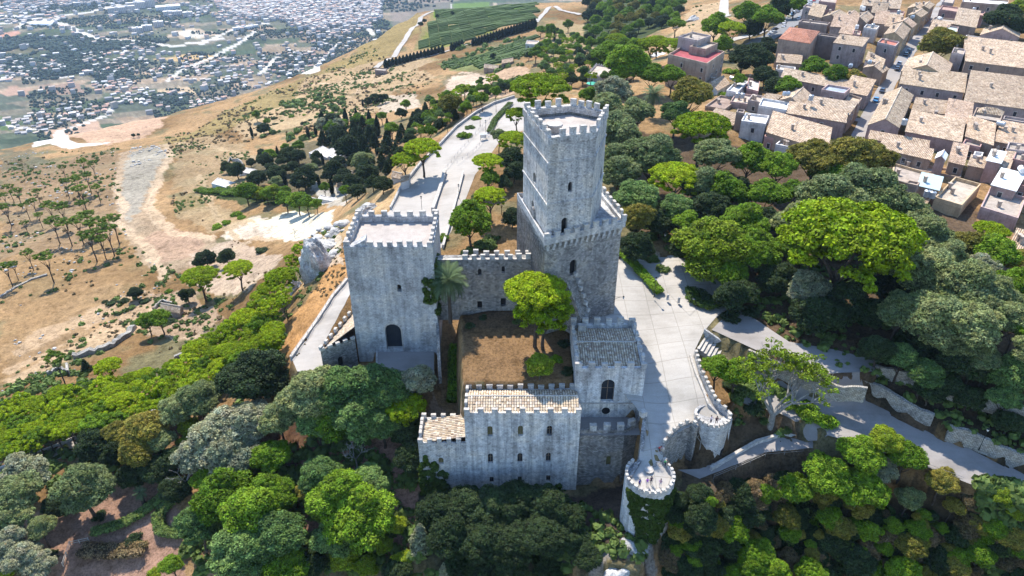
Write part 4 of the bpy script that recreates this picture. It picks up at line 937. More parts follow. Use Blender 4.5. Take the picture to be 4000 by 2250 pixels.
kb = [P(u-13, v+3, z-.55) for u, v, z in ((1748,888,.0),(1752,905,-.3),(1762,935,-.7),(1774,962,-1.2),(1783,985,-1.7),(1793,1012,-2.2),(1815,1034,-2.9),(1822,1050,-3.2))]
mb = MB(); strip_wall(mb, [tuple(p) for p in kb], .35, -5, 1); mb.build('kerb', M['cap'], root)
# --- steps down from the plaza and their side wall
root = empty('plaza_steps', P(1795, 870, -2)); tag(root, 'flight of broad pale stone steps going down from the plaza edge', 'stairs')
a = P(1752, 872, -.6); b = P(1772, 838, -.6); dn = P(1845, 890, -3.8)-P(1772, 838, -.6); mb = MB(); ns = 9
for i in range(ns):
    o0 = dn*(i/ns); o1_ = dn*((i+1)/ns); zt = -.6-(3.2)*(i+1)/ns
    q = [a+o0, a+o1_, b+o1_, b+o0]; mb.prism([(p.x, p.y) for p in q], -6, zt)
mb.build('steps', M['cap'], root)
root = empty('stair_wall', P(1810, 850, -1)); tag(root, 'short stone side wall running down beside the plaza steps', 'wall')
mb = MB(); strip_wall(mb, [tuple(P(1771,828,.7)), tuple(P(1843,878,-2.6)), tuple(P(1905,905,-3.3))], .5, -7); mb.build('wall', M['stone'], root)
# --- dry stone retaining walls along the lower road
for lab, pts, hh, t in (('tall white dry-stone retaining wall beside the upper stretch of the lower road', ((2125,985,-4.9),(2200,1010,-5.6),(2270,1055,-6.4),(2335,1085,-7.2)), 3.6, .7),
                   ('broken white dry-stone wall behind the red bench on the lower road', ((2375,1110,-7.4),(2440,1130,-7.8),(2500,1160,-8.2),(2600,1198,-8.9)), 3.4, .7),
                   ('long shaded stone wall above the dark bank on the right', ((2200,925,-.2),(2300,945,-.2),(2480,1005,-.2),(2620,1040,-.2)), .5, .5),
                   ('low stone wall between the two roads below the big umbrella pine', ((1880,890,-.8),(1990,935,-1.2),(2100,980,-1.4),(2180,985,-.4)), .7, .5)):
    pw = [P(*p) for p in pts]; root = empty('retaining_wall', pw[1]); tag(root, lab, 'wall', 'stone walls along the lower roads')
    q = []; 
    for i in range(len(pw)-1):
        for k in range(4):
            p = pw[i].lerp(pw[i+1], k/4); q.append((p.x, p.y, p.z+hh+rng.uniform(-.25, .2)))
    q.append((pw[-1].x, pw[-1].y, pw[-1].z+hh))
    mb = MB(); strip_wall(mb, q, t, [p[2]-hh-2.5 for p in q], 1 if True else -1); mb.build('wall', M['dry_stone'], root)
# --- walls beside the approach roads
def low_wall(name, lab, pts, hh, t, mat='stone', deep=1.5, cat='wall', group=None, cap=True, side=1):
    pw = [P(*p) for p in pts]; root = empty(name, pw[len(pw)//2]); tag(root, lab, cat, group)
    mb = MB(); strip_wall(mb, [(p.x, p.y, p.z+hh) for p in pw], t, [p.z-deep for p in pw], side); mb.build('wall', M[mat], root)
    if cap:
        mb = MB(); strip_wall(mb, [(p.x, p.y, p.z+hh+.12) for p in pw], t+.08, [p.z+hh+.004 for p in pw], side); mb.build('coping', M['cap'], root)
    return root, pw
def railing(lab, pts, hh, group, step=2.2, base=0.0):
    pw = [P(*p) for p in pts]; root = empty('railing', pw[0]); tag(root, lab, 'railing', group); mb = MB()
    post = MB().tube((0,0,0), (0,0,hh), .04, n=5).build('post', M['rail'], mesh_only=True); n_post = 0
    for i in range(len(pw)-1):
        for z in (hh, hh*.55): mb.tube(pw[i]+Vector((0,0,z+base)), pw[i+1]+Vector((0,0,z+base)), .03, n=4)
        L = (pw[i+1]-pw[i]).length; n_ = max(1, int(L/step))
        for k in range(n_):
            if n_post < 95: inst('post', post, root, pw[i].lerp(pw[i+1], k/n_)+Vector((0,0,base))-root.location); n_post += 1
    mb.build('rail', M['rail'], root)
g = 'walls edging the approach roads'
out1 = ((735,903,-10.5),(800,811,-9.5),(842,746,-8.6),(876,706,-8))
low_wall('road_wall', 'low wall with railing edging the white road left of the gate tower', out1, .5, .45, 'stone', 3, group=g, side=1)
railing('thin metal railing on the low wall left of the gate tower', out1, .9, 'metal railings', base=.6)
out2 = ((985,528,-5.5),(1010,478,-5),(1060,415,-4.5),(1110,365,-4),(1150,322,-3.8),(1200,285,-3.5),(1245,262,-3.2),(1295,246,-3))
low_wall('road_wall', 'long curved wall on the valley side of the white approach road', out2, .8, .45, 'stone', 5, group=g, side=1)
railing('thin metal railing along the curved valley-side road wall', out2, .9, 'metal railings', 3, base=.9)
low_wall('road_wall', 'thick stone wall dividing the approach road behind the gate tower', ((1085,535,-4.6),(1098,500,-4.4),(1108,468,-4),(1116,436,-3.8)), 1.4, .8, 'stone', 1, group=g, side=-1)
low_wall('road_wall', 'straight narrow wall right of the approach ramp behind the gate tower', ((1112,625,-3.8),(1136,540,-3.6),(1150,490,-3.2),(1163,438,-3)), .9, .5, 'stone', 1, group=g, side=-1)
railing('thin metal railing between the two curving approach lanes', ((1118,432,-3.8),(1160,380,-3.6),(1205,330,-3.3),(1240,295,-3.1),(1290,268,-3)), 1.0, 'metal railings', 3, base=.1)
railing('short metal railing on the inner edge of the approach ramp', ((1150,412,-3.2),(1190,385,-2.9),(1222,350,-2.7),(1262,312,-2.6)), 1.0, 'metal railings', 3, base=.1)
fo = ((-60,1203,-37),(60,1156,-35.6),(150,1118,-34),(245,1078,-32.5),(330,1048,-30.5),(410,1028,-28.5))
low_wall('road_wall', 'low white wall edging the forest road at the left', fo, .5, .4, 'pale_stone', 2, group=g, side=-1)
railing('grey metal railing on the forest road wall at the left', fo, .9, 'metal railings', 3, base=.6)
low_wall('road_wall', 'purplish retaining wall below the forest road at the left', ((-40,1250,-38),(60,1205,-36.5),(150,1162,-35),(245,1120,-33.3)), .9, .5, 'stone', 6, group=g, side=-1)
low_wall('foot_path_wall', 'low curved wall between the footpath and the plane tree', ((1790,1185,-11.2),(1850,1150,-10.8),(1905,1118,-9.8),(1975,1098,-9.2),(2040,1108,-9.2)), .6, .5, 'stone', 2, side=1)
railing('metal railing along the lower road above the bushes', ((2150,1118,-7),(2240,1150,-7.5),(2330,1178,-8),(2420,1212,-8.4)), 1.0, 'metal railings', 2.5)
railing('metal railing along the footpath below the plane tree', ((1795,1205,-11.4),(1850,1182,-11),(1925,1148,-10),(2020,1140,-9.5)), 1.0, 'metal railings', 2.5)

# ------------------------------------------------------------------ vegetation
def leaf_mesh(name, clumps, nleaf, size, mat, seed, core=.78, elong=1.0, jitter=.75, colvar=.28, up=.35):
    """clumps: (centre, radius, squash). many small leaf cards round an uneven inner core per clump"""
    r = np.random.RandomState(seed); V = []; Fq = []; Cl = []; nv = 0
    ico_v, ico_f = ICO
    for c, rad, sq in clumps:
        cc = np.array(c); k = 1+r.uniform(-colvar, colvar); tint = np.array((k*r.uniform(.93, 1.1), k, k*r.uniform(.85, 1.1)))
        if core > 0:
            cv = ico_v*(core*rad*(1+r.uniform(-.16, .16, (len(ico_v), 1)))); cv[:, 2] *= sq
            V.append(cv+cc); Fq.append(('t', ico_f+nv)); Cl.append(np.tile(tint*.3, (len(ico_f)*3, 1))); nv += len(ico_v)  # core tint lowered to paint the shade between leaf clumps
        n = nleaf; d = r.normal(size=(n, 3)); d /= np.linalg.norm(d, axis=1)[:, None]
        d[:, 2] = np.where(d[:, 2] < -.3, -d[:, 2], d[:, 2])
        p = d*(rad*r.uniform(.72, 1.12, (n, 1))); p[:, 2] *= sq; p += cc
        nn = d + r.normal(size=(n, 3))*jitter + np.array((0, 0, up)); nn /= np.linalg.norm(nn, axis=1)[:, None]
        t = np.cross(nn, r.normal(size=(n, 3))); t /= np.linalg.norm(t, axis=1)[:, None]; b = np.cross(nn, t)
        s = size*r.uniform(.6, 1.35, (n, 1)); e = s*elong
        q = np.stack([p-t*s-b*e*.6, p+t*s*.75-b*e, p+t*s+b*e*.7, p-t*s*.7+b*e], 1)
        V.append(q.reshape(-1, 3)); ids = np.arange(n*4).reshape(n, 4)+nv; Fq.append(('q', ids)); nv += n*4
        lt = tint[None]*r.uniform(.6, 1.4, (n, 1)); Cl.append(np.repeat(lt, 4, 0))
    V = np.concatenate(V); me = bpy.data.meshes.new(name); me.vertices.add(len(V)); me.vertices.foreach_set('co', V.ravel())
    li = []; ls = []; p = 0
    for ty, f in Fq:
        m = 3 if ty == 't' else 4; li.append(f.ravel()); ls.append(p+np.arange(len(f))*m); p += f.size
    li = np.concatenate(li).astype(np.int32); ls = np.concatenate(ls).astype(np.int32)
    me.loops.add(len(li)); me.loops.foreach_set('vertex_index', li); me.polygons.add(len(ls)); me.polygons.foreach_set('loop_start', ls); me.update()
    C = np.concatenate(Cl); C4 = np.ones((len(C), 4)); C4[:, :3] = np.clip(C, 0, 3)
    ca = me.color_attributes.new('Col', 'FLOAT_COLOR', 'CORNER'); ca.data.foreach_set('color', C4.ravel()); me.materials.append(M['leaf_'+mat]); return me
def _ico():
    b = bmesh.new(); bmesh.ops.create_icosphere(b, subdivisions=1, radius=1); v = np.array([tuple(x.co) for x in b.verts]); f = np.array([[q.index for q in x.verts] for x in b.faces]); b.free(); return v, f
ICO = _ico()
def clumps(kind, seed):
    r = random.Random(seed); out = []
    if kind in ('pine', 'lime'):      # flat-topped dome made of plates
        n = 125
        for i in range(n):
            a = i*2.39996+r.uniform(-.2, .2); q = math.sqrt((i+.5)/n)*.92*r.uniform(.92, 1.06)
            z = .42*math.sqrt(max(0, 1-(q*.98)**2))+r.uniform(-.07, .05)
            out.append(((q*math.cos(a), q*math.sin(a)*r.uniform(.9, 1.05), z), r.uniform(.11, .175), .7))
        for i in range(34):
            a = r.uniform(0, 6.28); q = r.uniform(.45, .95); out.append(((q*math.cos(a), q*math.sin(a), r.uniform(-.30, -.0)), r.uniform(.08, .14), .6))
    elif kind == 'aleppo':            # irregular light pine, open
        for i in range(62):
            a = r.uniform(0, 6.28); q = math.sqrt(r.random())*.88; z = r.uniform(-.45, .5)*(1-q*.5)+.1
            out.append(((q*math.cos(a), q*math.sin(a), z), r.uniform(.10, .21), .62))
    elif kind in ('oak', 'green', 'dark', 'autumn', 'jade', 'olive', 'brown'):
        lobes = [((0, 0, .12), .62)]
        for i in range(9):
            a = i*.698+r.uniform(-.25, .25); q = r.uniform(.42, .66); lobes.append(((q*math.cos(a), q*math.sin(a), r.uniform(-.34, .28)), r.uniform(.26, .44)))
        for i in range(3): a = r.uniform(0, 6.28); lobes.append(((.25*math.cos(a), .25*math.sin(a), r.uniform(.42, .6)), r.uniform(.24, .34)))
        for (lx, ly, lz), lr in lobes:
            m = int(70*lr*lr*2.2)+5
            for i in range(m):
                z = 1-1.6*(i+.5)/m; a = i*2.39996+lx*9; s = math.sqrt(max(.05, 1-z*z)); k = r.uniform(.78, 1.0)*lr; p = (lx+s*math.cos(a)*k, ly+s*math.sin(a)*k, lz+z*.85*k)
                if any((p[0]-x)**2+(p[1]-y)**2+(p[2]-w_)**2 < (R0*.72)**2 for (x, y, w_), R0 in lobes if (x, y, w_) != (lx, ly, lz)): continue
                out.append((p, r.uniform(.10, .19), .8))
    elif kind == 'cypress':           # column, unit height 1..-1
        for i in range(34):
            z = -1+2*(i+.5)/34; w_ = .30*(1-((z+.35)/1.38)**2 if z > -.35 else 1-((z+.35)/1.0)**2*.5); a = i*2.4
            out.append(((w_*.42*math.cos(a), w_*.42*math.sin(a), z*.95), max(.06, w_*.62), 1.5))
    elif kind == 'cone':              # conifer
        for i in range(60):
            t = (i+.5)/60; z = -.8+1.75*t; w_ = .62*(1-t)**.85*r.uniform(.7, 1.1); a = i*2.4
            out.append(((w_*math.cos(a), w_*math.sin(a), z), .10+.13*(1-t), .7))
    elif kind == 'bush':
        for i in range(16):
            a = r.uniform(0, 6.28); q = math.sqrt(r.random())*.62; out.append(((q*math.cos(a), q*math.sin(a), r.uniform(.12, .5)*(1-q*.4)), r.uniform(.25, .38), .8))
    return out
PROTO = {}
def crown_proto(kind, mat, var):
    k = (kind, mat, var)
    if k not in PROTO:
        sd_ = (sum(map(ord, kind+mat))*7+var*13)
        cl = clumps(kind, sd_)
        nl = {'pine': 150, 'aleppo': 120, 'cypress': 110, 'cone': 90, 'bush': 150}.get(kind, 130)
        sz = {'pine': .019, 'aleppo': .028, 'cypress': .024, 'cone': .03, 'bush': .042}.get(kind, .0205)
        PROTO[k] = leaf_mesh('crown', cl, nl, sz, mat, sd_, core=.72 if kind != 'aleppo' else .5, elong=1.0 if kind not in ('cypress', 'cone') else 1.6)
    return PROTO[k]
def trunk_mesh(kind, seed, bark='bark'):
    r = random.Random(seed); mb = MB()    # unit: height 1 from z=0 to crown base, radius relative to crown radius
    def limb(p, q, r0, r1, n=7):
        m = (Vector(p)+Vector(q))/2+Vector((r.uniform(-.05, .05), r.uniform(-.05, .05), 0)); mb.tube(p, m, r0, (r0+r1)/2, n, False); mb.tube(m, q, (r0+r1)/2, r1, n, False)
    lean = Vector((r.uniform(-.08, .08), r.uniform(-.08, .08), 0)); top = Vector((0, 0, 1))+lean
    limb((0, 0, -.15), tuple(top*.6), .085, .062); limb(tuple(top*.6), tuple(top), .062, .045)
    for i in range(5):
        a = i*1.26+r.uniform(-.3, .3); s = top*r.uniform(.6, .95); limb(tuple(s), (.55*math.cos(a), .55*math.sin(a), 1.25+r.uniform(0, .2)), .036, .012, 5)
    return mb.build('trunk', M[bark], mesh_only=True, smooth=True)
TR = [trunk_mesh('t', 40+i) for i in range(4)]
SPEC = {  # kind: (crown shape, leaf material, squash, centre height as f(r), category, name, words)
 'pine': ('pine', 'pine', 1.0, lambda r: 1.0*r+3.0, 'pine tree', 'umbrella_pine', 'bright green umbrella pine'),
 'lime': ('green', 'lime', .9, lambda r: .8*r+1.0, 'tree', 'broadleaf_tree', 'bright yellow-green leafy tree'),
 'tall': ('aleppo', 'tallpine', .7, lambda r: 2.6*r+1.5, 'pine tree', 'pine_tree', 'thin-stemmed green pine'),
 'gale': ('aleppo', 'green', .95, lambda r: 1.2*r+2.4, 'pine tree', 'pine_tree', 'mid-green pine'),
 'fat': ('cypress', 'cypress', 1.0, lambda r: r*.95, 'cypress', 'cypress_tree', 'broad dark cypress'),
 'ale': ('aleppo', 'pine', .95, lambda r: 1.25*r+2.4, 'pine tree', 'pine_tree', 'loose yellow-green pine'),
 'oak': ('oak', 'oak', .85, lambda r: 1.0*r+3.0, 'tree', 'holm_oak', 'grey-green holm oak'),
 'olive': ('olive', 'olive', .85, lambda r: .95*r+2.5, 'tree', 'grey_leaf_tree', 'silvery grey-leaved tree'),
 'green': ('green', 'green', .9, lambda r: 1.0*r+2.5, 'tree', 'broadleaf_tree', 'fresh green leafy tree'),
 'jade': ('jade', 'jade', .85, lambda r: 1.0*r+2.5, 'tree', 'broadleaf_tree', 'cool green dense tree'),
 'dark': ('dark', 'dark', .95, lambda r: .85*r+1.0, 'tree', 'dark_evergreen', 'very dark evergreen tree'),
 'autumn': ('autumn', 'autumn', .85, lambda r: 1.0*r+2.5, 'tree', 'broadleaf_tree', 'olive-yellow rounded tree'),
 'brown': ('brown', 'brown', .85, lambda r: .7*r+.8, 'tree', 'dry_tree', 'dry brownish shrubby tree'),
 'cyp': ('cypress', 'cypress', 1.0, lambda r: r*1.02, 'cypress', 'cypress_tree', 'dark column-shaped cypress'),
 'cone': ('cone', 'dark', 1.0, lambda r: r*.9, 'conifer', 'conifer_tree', 'dark pointed conifer'),
 'conel': ('cone', 'olive', 1.0, lambda r: r*.9, 'conifer', 'conifer_tree', 'pale green pointed conifer'),
 'bush': ('bush', 'bush', .8, lambda r: .0, 'bush', 'round_bush', 'rounded green bush'),
 'dbush': ('bush', 'dark', .8, lambda r: .0, 'bush', 'dark_bush', 'dark green bush'),
 'ybush': ('bush', 'lime', .9, lambda r: .0, 'bush', 'yellow_green_bush', 'yellow-green bush'),
 'gbush': ('bush', 'green', .8, lambda r: .0, 'bush', 'green_bush', 'fresh green bush'),
}
TREES = []   # (root, kind words, where, (u,v), r)
def add_tree(kind, u, v, rpx, where, hc=None, var=None, label=None, group=None):
    shp, mat, sq, hf, cat, name, words = SPEC[kind]
    h = 4.0; r = 4.0
    tall = kind in ('cyp', 'cone', 'conel', 'fat')
    for _ in range(3):
        c = at(u, v, h if hc is None else hc); r = rpx*depth(c)/F; h = (hf(r) if hc is None else hc)
    g = c.z - 0; ground = c.z; base = Vector((c.x, c.y, c.z)); cz = h if hc is None else hc
    # at() returns the ground point below the crown centre (z already lowered by the offset)
    e = empty(name, base, rng.uniform(0, 6.28)); var = rng.randrange(3) if var is None else var
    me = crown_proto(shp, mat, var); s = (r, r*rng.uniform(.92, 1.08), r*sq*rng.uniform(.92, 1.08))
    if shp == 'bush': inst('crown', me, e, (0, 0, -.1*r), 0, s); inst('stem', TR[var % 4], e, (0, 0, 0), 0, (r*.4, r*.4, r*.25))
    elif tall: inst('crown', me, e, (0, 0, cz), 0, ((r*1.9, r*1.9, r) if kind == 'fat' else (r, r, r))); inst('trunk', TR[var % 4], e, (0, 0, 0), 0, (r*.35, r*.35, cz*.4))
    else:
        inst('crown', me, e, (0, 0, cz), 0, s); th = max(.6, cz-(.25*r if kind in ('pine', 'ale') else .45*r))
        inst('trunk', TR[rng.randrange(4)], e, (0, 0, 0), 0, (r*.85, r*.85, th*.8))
    tag(e, None, cat); TREES.append((e, words, where, (u, v), rpx, label, group)); return e
def trees(where, items):
    for it in items: add_tree(it[0], it[1], it[2], it[3], where, *(it[4:] or ()))
# key trees picked out one by one ---------------------------------------------------------
trees('in the castle courtyard', [('pine', 1348, 742, 78, 11.5), ('pine', 1369, 787, 72, 8.2), ('lime', 1358, 918, 38), ('dbush', 1418, 868, 22), ('gbush', 1402, 905, 20), ('dbush', 1428, 935, 22), ('dbush', 1182, 822, 16), ('dbush', 1215, 800, 14), ('bush', 1300, 812, 14)])
trees('behind the keep on its left', [('pine', 1358, 232, 72), ('pine', 1300, 290, 30), ('pine', 1292, 355, 38), ('dark', 1285, 402, 40), ('pine', 1226, 410, 38), ('green', 1232, 448, 26), ('pine', 1232, 497, 40), ('green', 1180, 555, 55), ('bush', 1222, 615, 45),
   ('dark', 1290, 545, 26), ('dark', 1295, 430, 30), ('gbush', 1115, 600, 22), ('bush', 1180, 640, 30), ('bush', 1250, 600, 16), ('olive', 1262, 505, 15), ('oak', 1205, 500, 22), ('oak', 1255,340,22), ('dark',1268,460,22)])
trees('beside the curving approach road', [('pine', 1062, 378, 46), ('pine', 1018, 405, 34), ('gbush', 1170, 345, 24), ('gbush', 1198, 300, 16), ('bush', 1182, 322, 16), ('autumn', 1130, 262, 32), ('dark', 962, 462, 24), ('olive', 1165, 272, 14)])
trees('in the park behind the keep', [('oak', 1555, 330, 62), ('oak', 1600, 280, 45), ('oak', 1530, 265, 45), ('jade', 1700, 285, 42), ('pine', 1765, 330, 72), ('oak', 1640, 390, 75), ('oak', 1560, 430, 55), ('pine', 1702, 450, 64), ('oak', 1800, 390, 60), ('jade', 1600, 500, 62),
   ('autumn', 1600, 545, 50), ('green', 1730, 560, 40), ('oak', 1760, 460, 55), ('green', 1830, 480, 55), ('green', 1885, 400, 50), ('green', 1960, 420, 50), ('green', 1870, 560, 62), ('lime', 1790, 625, 92), ('green', 1900, 630, 62), ('green', 1840, 690, 40),
   ('autumn', 1740, 235, 60), ('olive', 1540, 230, 50), ('green', 1930, 490, 55), ('autumn', 2050, 400, 62), ('autumn', 2140, 395, 70), ('autumn', 2210, 400, 45), ('oak', 2090, 500, 92), ('oak', 2180, 490, 95), ('oak', 2010, 560, 60), ('pine', 2135, 615, 155), ('pine', 2245, 665, 62),
   ('olive', 2030, 720, 58), ('jade', 1700, 520, 45), ('oak', 2270, 540, 70), ('oak', 2320, 590, 70), ('green', 2000, 480, 40), ('dark', 1740, 620, 60), ('dark', 1600, 620, 45), ('oak', 1555, 395, 50), ('green', 2080, 430, 45),
   ('dark', 2060, 790, 62), ('dark', 2130, 760, 62), ('dark', 2200, 790, 50), ('dark', 1850,740,50), ('dark', 1960, 700, 50), ('dark', 1780, 520, 55), ('dark', 1860, 470, 35), ('dark', 1930, 560, 45), ('dark', 1660, 560, 40), ('green',1980,620,40)])
trees('right of the big umbrella pine', [('oak', 2330, 680, 80), ('oak', 2420, 720, 85), ('oak', 2270, 780, 62), ('oak', 2350, 800, 85), ('oak', 2450, 820, 75), ('green', 2500, 640, 60), ('green', 2560, 720, 60), ('autumn', 2440, 620, 60), ('pine', 2492, 585, 42), ('oak', 2540, 800, 55), ('dark', 2300, 880, 60), ('dark', 2420, 900, 60),
   ('jade', 2330, 940, 45), ('lime', 2415, 905, 42), ('dark', 2380, 960, 45), ('jade', 2545, 940, 62), ('jade', 2530, 1000, 45), ('dark', 2480, 930, 40), ('autumn', 2560, 650, 40), ('oak', 2380, 640, 55), ('oak', 2600, 880, 50), ('dark', 2240, 720, 45), ('oak', 2460, 890, 50), ('jade', 2270, 900, 45), ('dark', 2210, 880, 45), ('oak', 2400, 860, 55), ('green', 2560, 820, 50), ('oak', 2500, 740, 60), ('olive', 2470, 680, 50), ('dark', 2340, 985, 36), ('dark', 2440, 1000, 36), ('dark', 2540, 1060, 36)])
trees('beside the plaza entrance', [('bush', 1640, 655, 24), ('bush', 1665, 680, 24), ('dbush', 1770, 755, 40), ('gbush', 1745, 752, 26), ('dbush', 1840, 800, 32), ('dbush', 1890, 790, 30), ('gbush', 1895, 735, 32)])
trees('outside the plaza parapet', [('green', 1805, 925, 42), ('green', 1850, 940, 45), ('bush', 1870, 990, 40), ('dbush', 1900, 1030, 36), ('gbush', 2030, 1040, 45), ('gbush', 2075, 1060, 38), ('gbush', 1985, 1020, 30), ('bush', 1925, 1060, 24), ('dbush', 1830, 970, 22)])
# front left
trees('below the gate tower', [('dark', 640, 950, 80), ('oak', 780, 985, 75), ('jade', 860, 985, 75), ('jade', 930, 975, 80), ('jade', 980, 985, 60), ('olive', 1045, 955, 50), ('jade', 900, 1050, 72), ('green', 830, 1060, 60), ('jade', 800, 1060, 55), ('pine', 1020, 1030, 50), ('dark', 1025, 1080, 45), ('dark', 1030, 1150, 45), ('jade', 960, 1060, 55),
   ('olive', 560, 1090, 80), ('olive', 620, 1060, 62), ('olive', 500, 1150, 60), ('olive', 580, 1150, 70), ('oak', 700, 1050, 50), ('green', 685, 1145, 48), ('lime', 475, 1075, 32), ('lime', 465, 1115, 24), ('autumn', 365, 1080, 62), ('autumn', 345, 1130, 55), ('dark', 240, 1120, 50), ('dark', 300, 1140, 45), ('oak', 500, 1000, 55), ('oak', 450, 1030, 50),
   ('autumn', 590, 1190, 50), ('green', 560, 1250, 75), ('green', 640, 1290, 85), ('jade', 700, 1350, 75), ('green', 860, 1240, 85), ('green', 900, 1300, 85), ('jade', 810, 1200, 60), ('jade', 920, 1220, 60), ('jade', 600, 1380, 80), ('jade', 500, 1320, 60), ('green', 690, 1240, 60), ('autumn', 780, 1230, 36), ('jade', 840, 1350, 60), ('green', 520, 1200, 40),
   ('oak', 205, 1225, 72), ('oak', 40, 1240, 60), ('olive', 60, 1190, 60), ('oak', 30, 1300, 50), ('olive', 50, 1400, 50), ('lime', 10, 1435, 40), ('dbush', 130, 1400, 26), ('olive', 100, 1420, 40), ('conel', 1058, 1350, 45), ('lime', 870, 1400, 40), ('lime', 920, 1425, 30), ('lime', 965, 1370, 26), ('lime', 1000, 1320, 24), ('green', 430, 1420, 30), ('conel', 1120, 1435, 30), ('ybush', 390, 1445, 24), ('lime', 1010, 1410, 30),
   ('green', 720, 1420, 60), ('jade', 640, 1440, 50), ('dark', 780, 1420, 45), ('dark', 1000, 1440, 40), ('dbush', 340, 1360, 30), ('dark', 330, 1200, 40), ('dark', 400, 1185, 45), ('oak', 100, 1325, 36), ('dark', 150, 1270, 36), ('olive', 20, 1360, 45), ('dark', 440, 1230, 36), ('autumn', 300, 1090, 40), ('oak', 400, 1110, 40), ('dbush', 250, 1300, 22), ('bush', 470, 1380, 26), ('dark', 440, 1150, 40)])
trees('against the front wall of the pale block', [('dark', 1100, 1290, 55), ('dark', 1170, 1280, 60), ('dark', 1240, 1275, 60), ('dark', 1310, 1270, 62), ('dark', 1380, 1270, 60), ('dark', 1420, 1300, 50), ('dark', 1130, 1350, 60), ('dark', 1210, 1360, 62), ('dark', 1290, 1360, 62), ('dark', 1370, 1350, 62), ('dark', 1180, 1430, 55), ('dark', 1280, 1430, 55), ('dark', 1380, 1420, 50), ('dark', 1480, 1400, 40), ('dark', 1440, 1360, 40)])
trees('on the upper right slope', [('dark', 1905, 150, 42), ('dark', 1870, 150, 42), ('dark', 1930, 120, 30), ('dark', 1925, 190, 30), ('pine', 1640, 115, 36), ('pine', 1690, 118, 34), ('pine', 1655, 105, 25), ('green', 1580, 165, 62), ('green', 1530, 140, 42), ('pine', 1840, 75, 36), ('green', 1800, 65, 36), ('dark', 1890, 70, 30), ('green', 1930, 45, 40), ('green', 1880, 30, 36), ('dark', 1960, 20, 34), ('green', 2000, 10, 26),
   ('green', 2050, 170, 36), ('green', 2105, 185, 32), ('autumn', 2150, 195, 26), ('autumn', 2370, 110, 50), ('green', 2340, 120, 30), ('dark', 2530, 50, 48), ('dark', 2560, 70, 30), ('lime', 2565, 20, 30), ('green', 1640, 190, 40), ('green', 1690, 190, 36), ('gbush', 1840, 185, 26), ('dark', 1950, 215, 28), ('green', 1985, 215, 32), ('bush', 2080, 68, 14), ('pine', 1550, 100, 26), ('green', 1480, 240, 30), ('gbush', 1855, 260, 26), ('bush', 2500, 380, 26), ('gbush', 1810, 240, 22), ('green', 1600, 120, 30),
   ('green', 1700, 60, 24), ('green', 1820,110,26), ('dark', 1560,170,34), ('dark', 1500,150,26), ('green', 1860,200,20), ('dark',2130,70,12)])
# left hillside pines
trees('on the rocky slope at the left', [('tall', 20, 470, 14), ('tall', 40, 480, 16), ('tall', 60, 515, 14), ('tall', 80, 505, 14), ('tall', 155, 420, 12), ('tall', 160, 455, 15), ('tall', 205, 405, 14), ('tall', 230, 410, 14), ('tall', 185, 450, 18), ('tall', 200, 475, 20), ('tall', 215, 440, 16), ('tall', 240, 470, 14), ('tall', 120, 515, 20), ('tall', 150, 520, 22), ('tall', 130, 555, 22), ('tall', 160, 560, 22), ('tall', 190, 555, 22), ('tall', 215, 540, 22),
   ('tall', 235, 560, 24), ('tall', 265, 575, 26), ('tall', 280, 550, 24), ('tall', 220, 590, 26), ('tall', 250, 600, 20), ('tall', 66, 635, 16), ('tall', 110, 645, 26), ('tall', 10, 670, 20), ('tall', 30, 665, 14), ('tall', 10, 520, 18), ('tall', 8, 490, 12), ('tall', 205, 510, 18), ('tall', 95, 540, 12), ('tall', 135, 900, 28), ('pine', 272, 925, 34), ('cone', 215, 920, 20), ('tall', 90, 480, 12), ('tall', 60, 560, 12), ('dbush', 60, 590, 12)])
trees('around the small farmhouse', [('pine', 505, 700, 44), ('pine', 600, 680, 36), ('dark', 518, 648, 24), ('dark', 570, 645, 26), ('dark', 500, 660, 16), ('dbush', 660, 633, 22), ('dark', 340, 735, 18), ('dbush', 365, 760, 18), ('green', 400, 800, 30), ('green', 370, 805, 26), ('dbush', 430, 812, 20), ('dbush', 310, 760, 18), ('dbush', 280, 765, 18), ('dbush', 265, 760, 10), ('dbush', 300, 790, 10), ('dark', 470, 740, 20), ('bush', 560, 760, 22), ('dark', 620, 790, 22), ('dbush', 300, 860, 18), ('gbush', 425, 735, 14)])
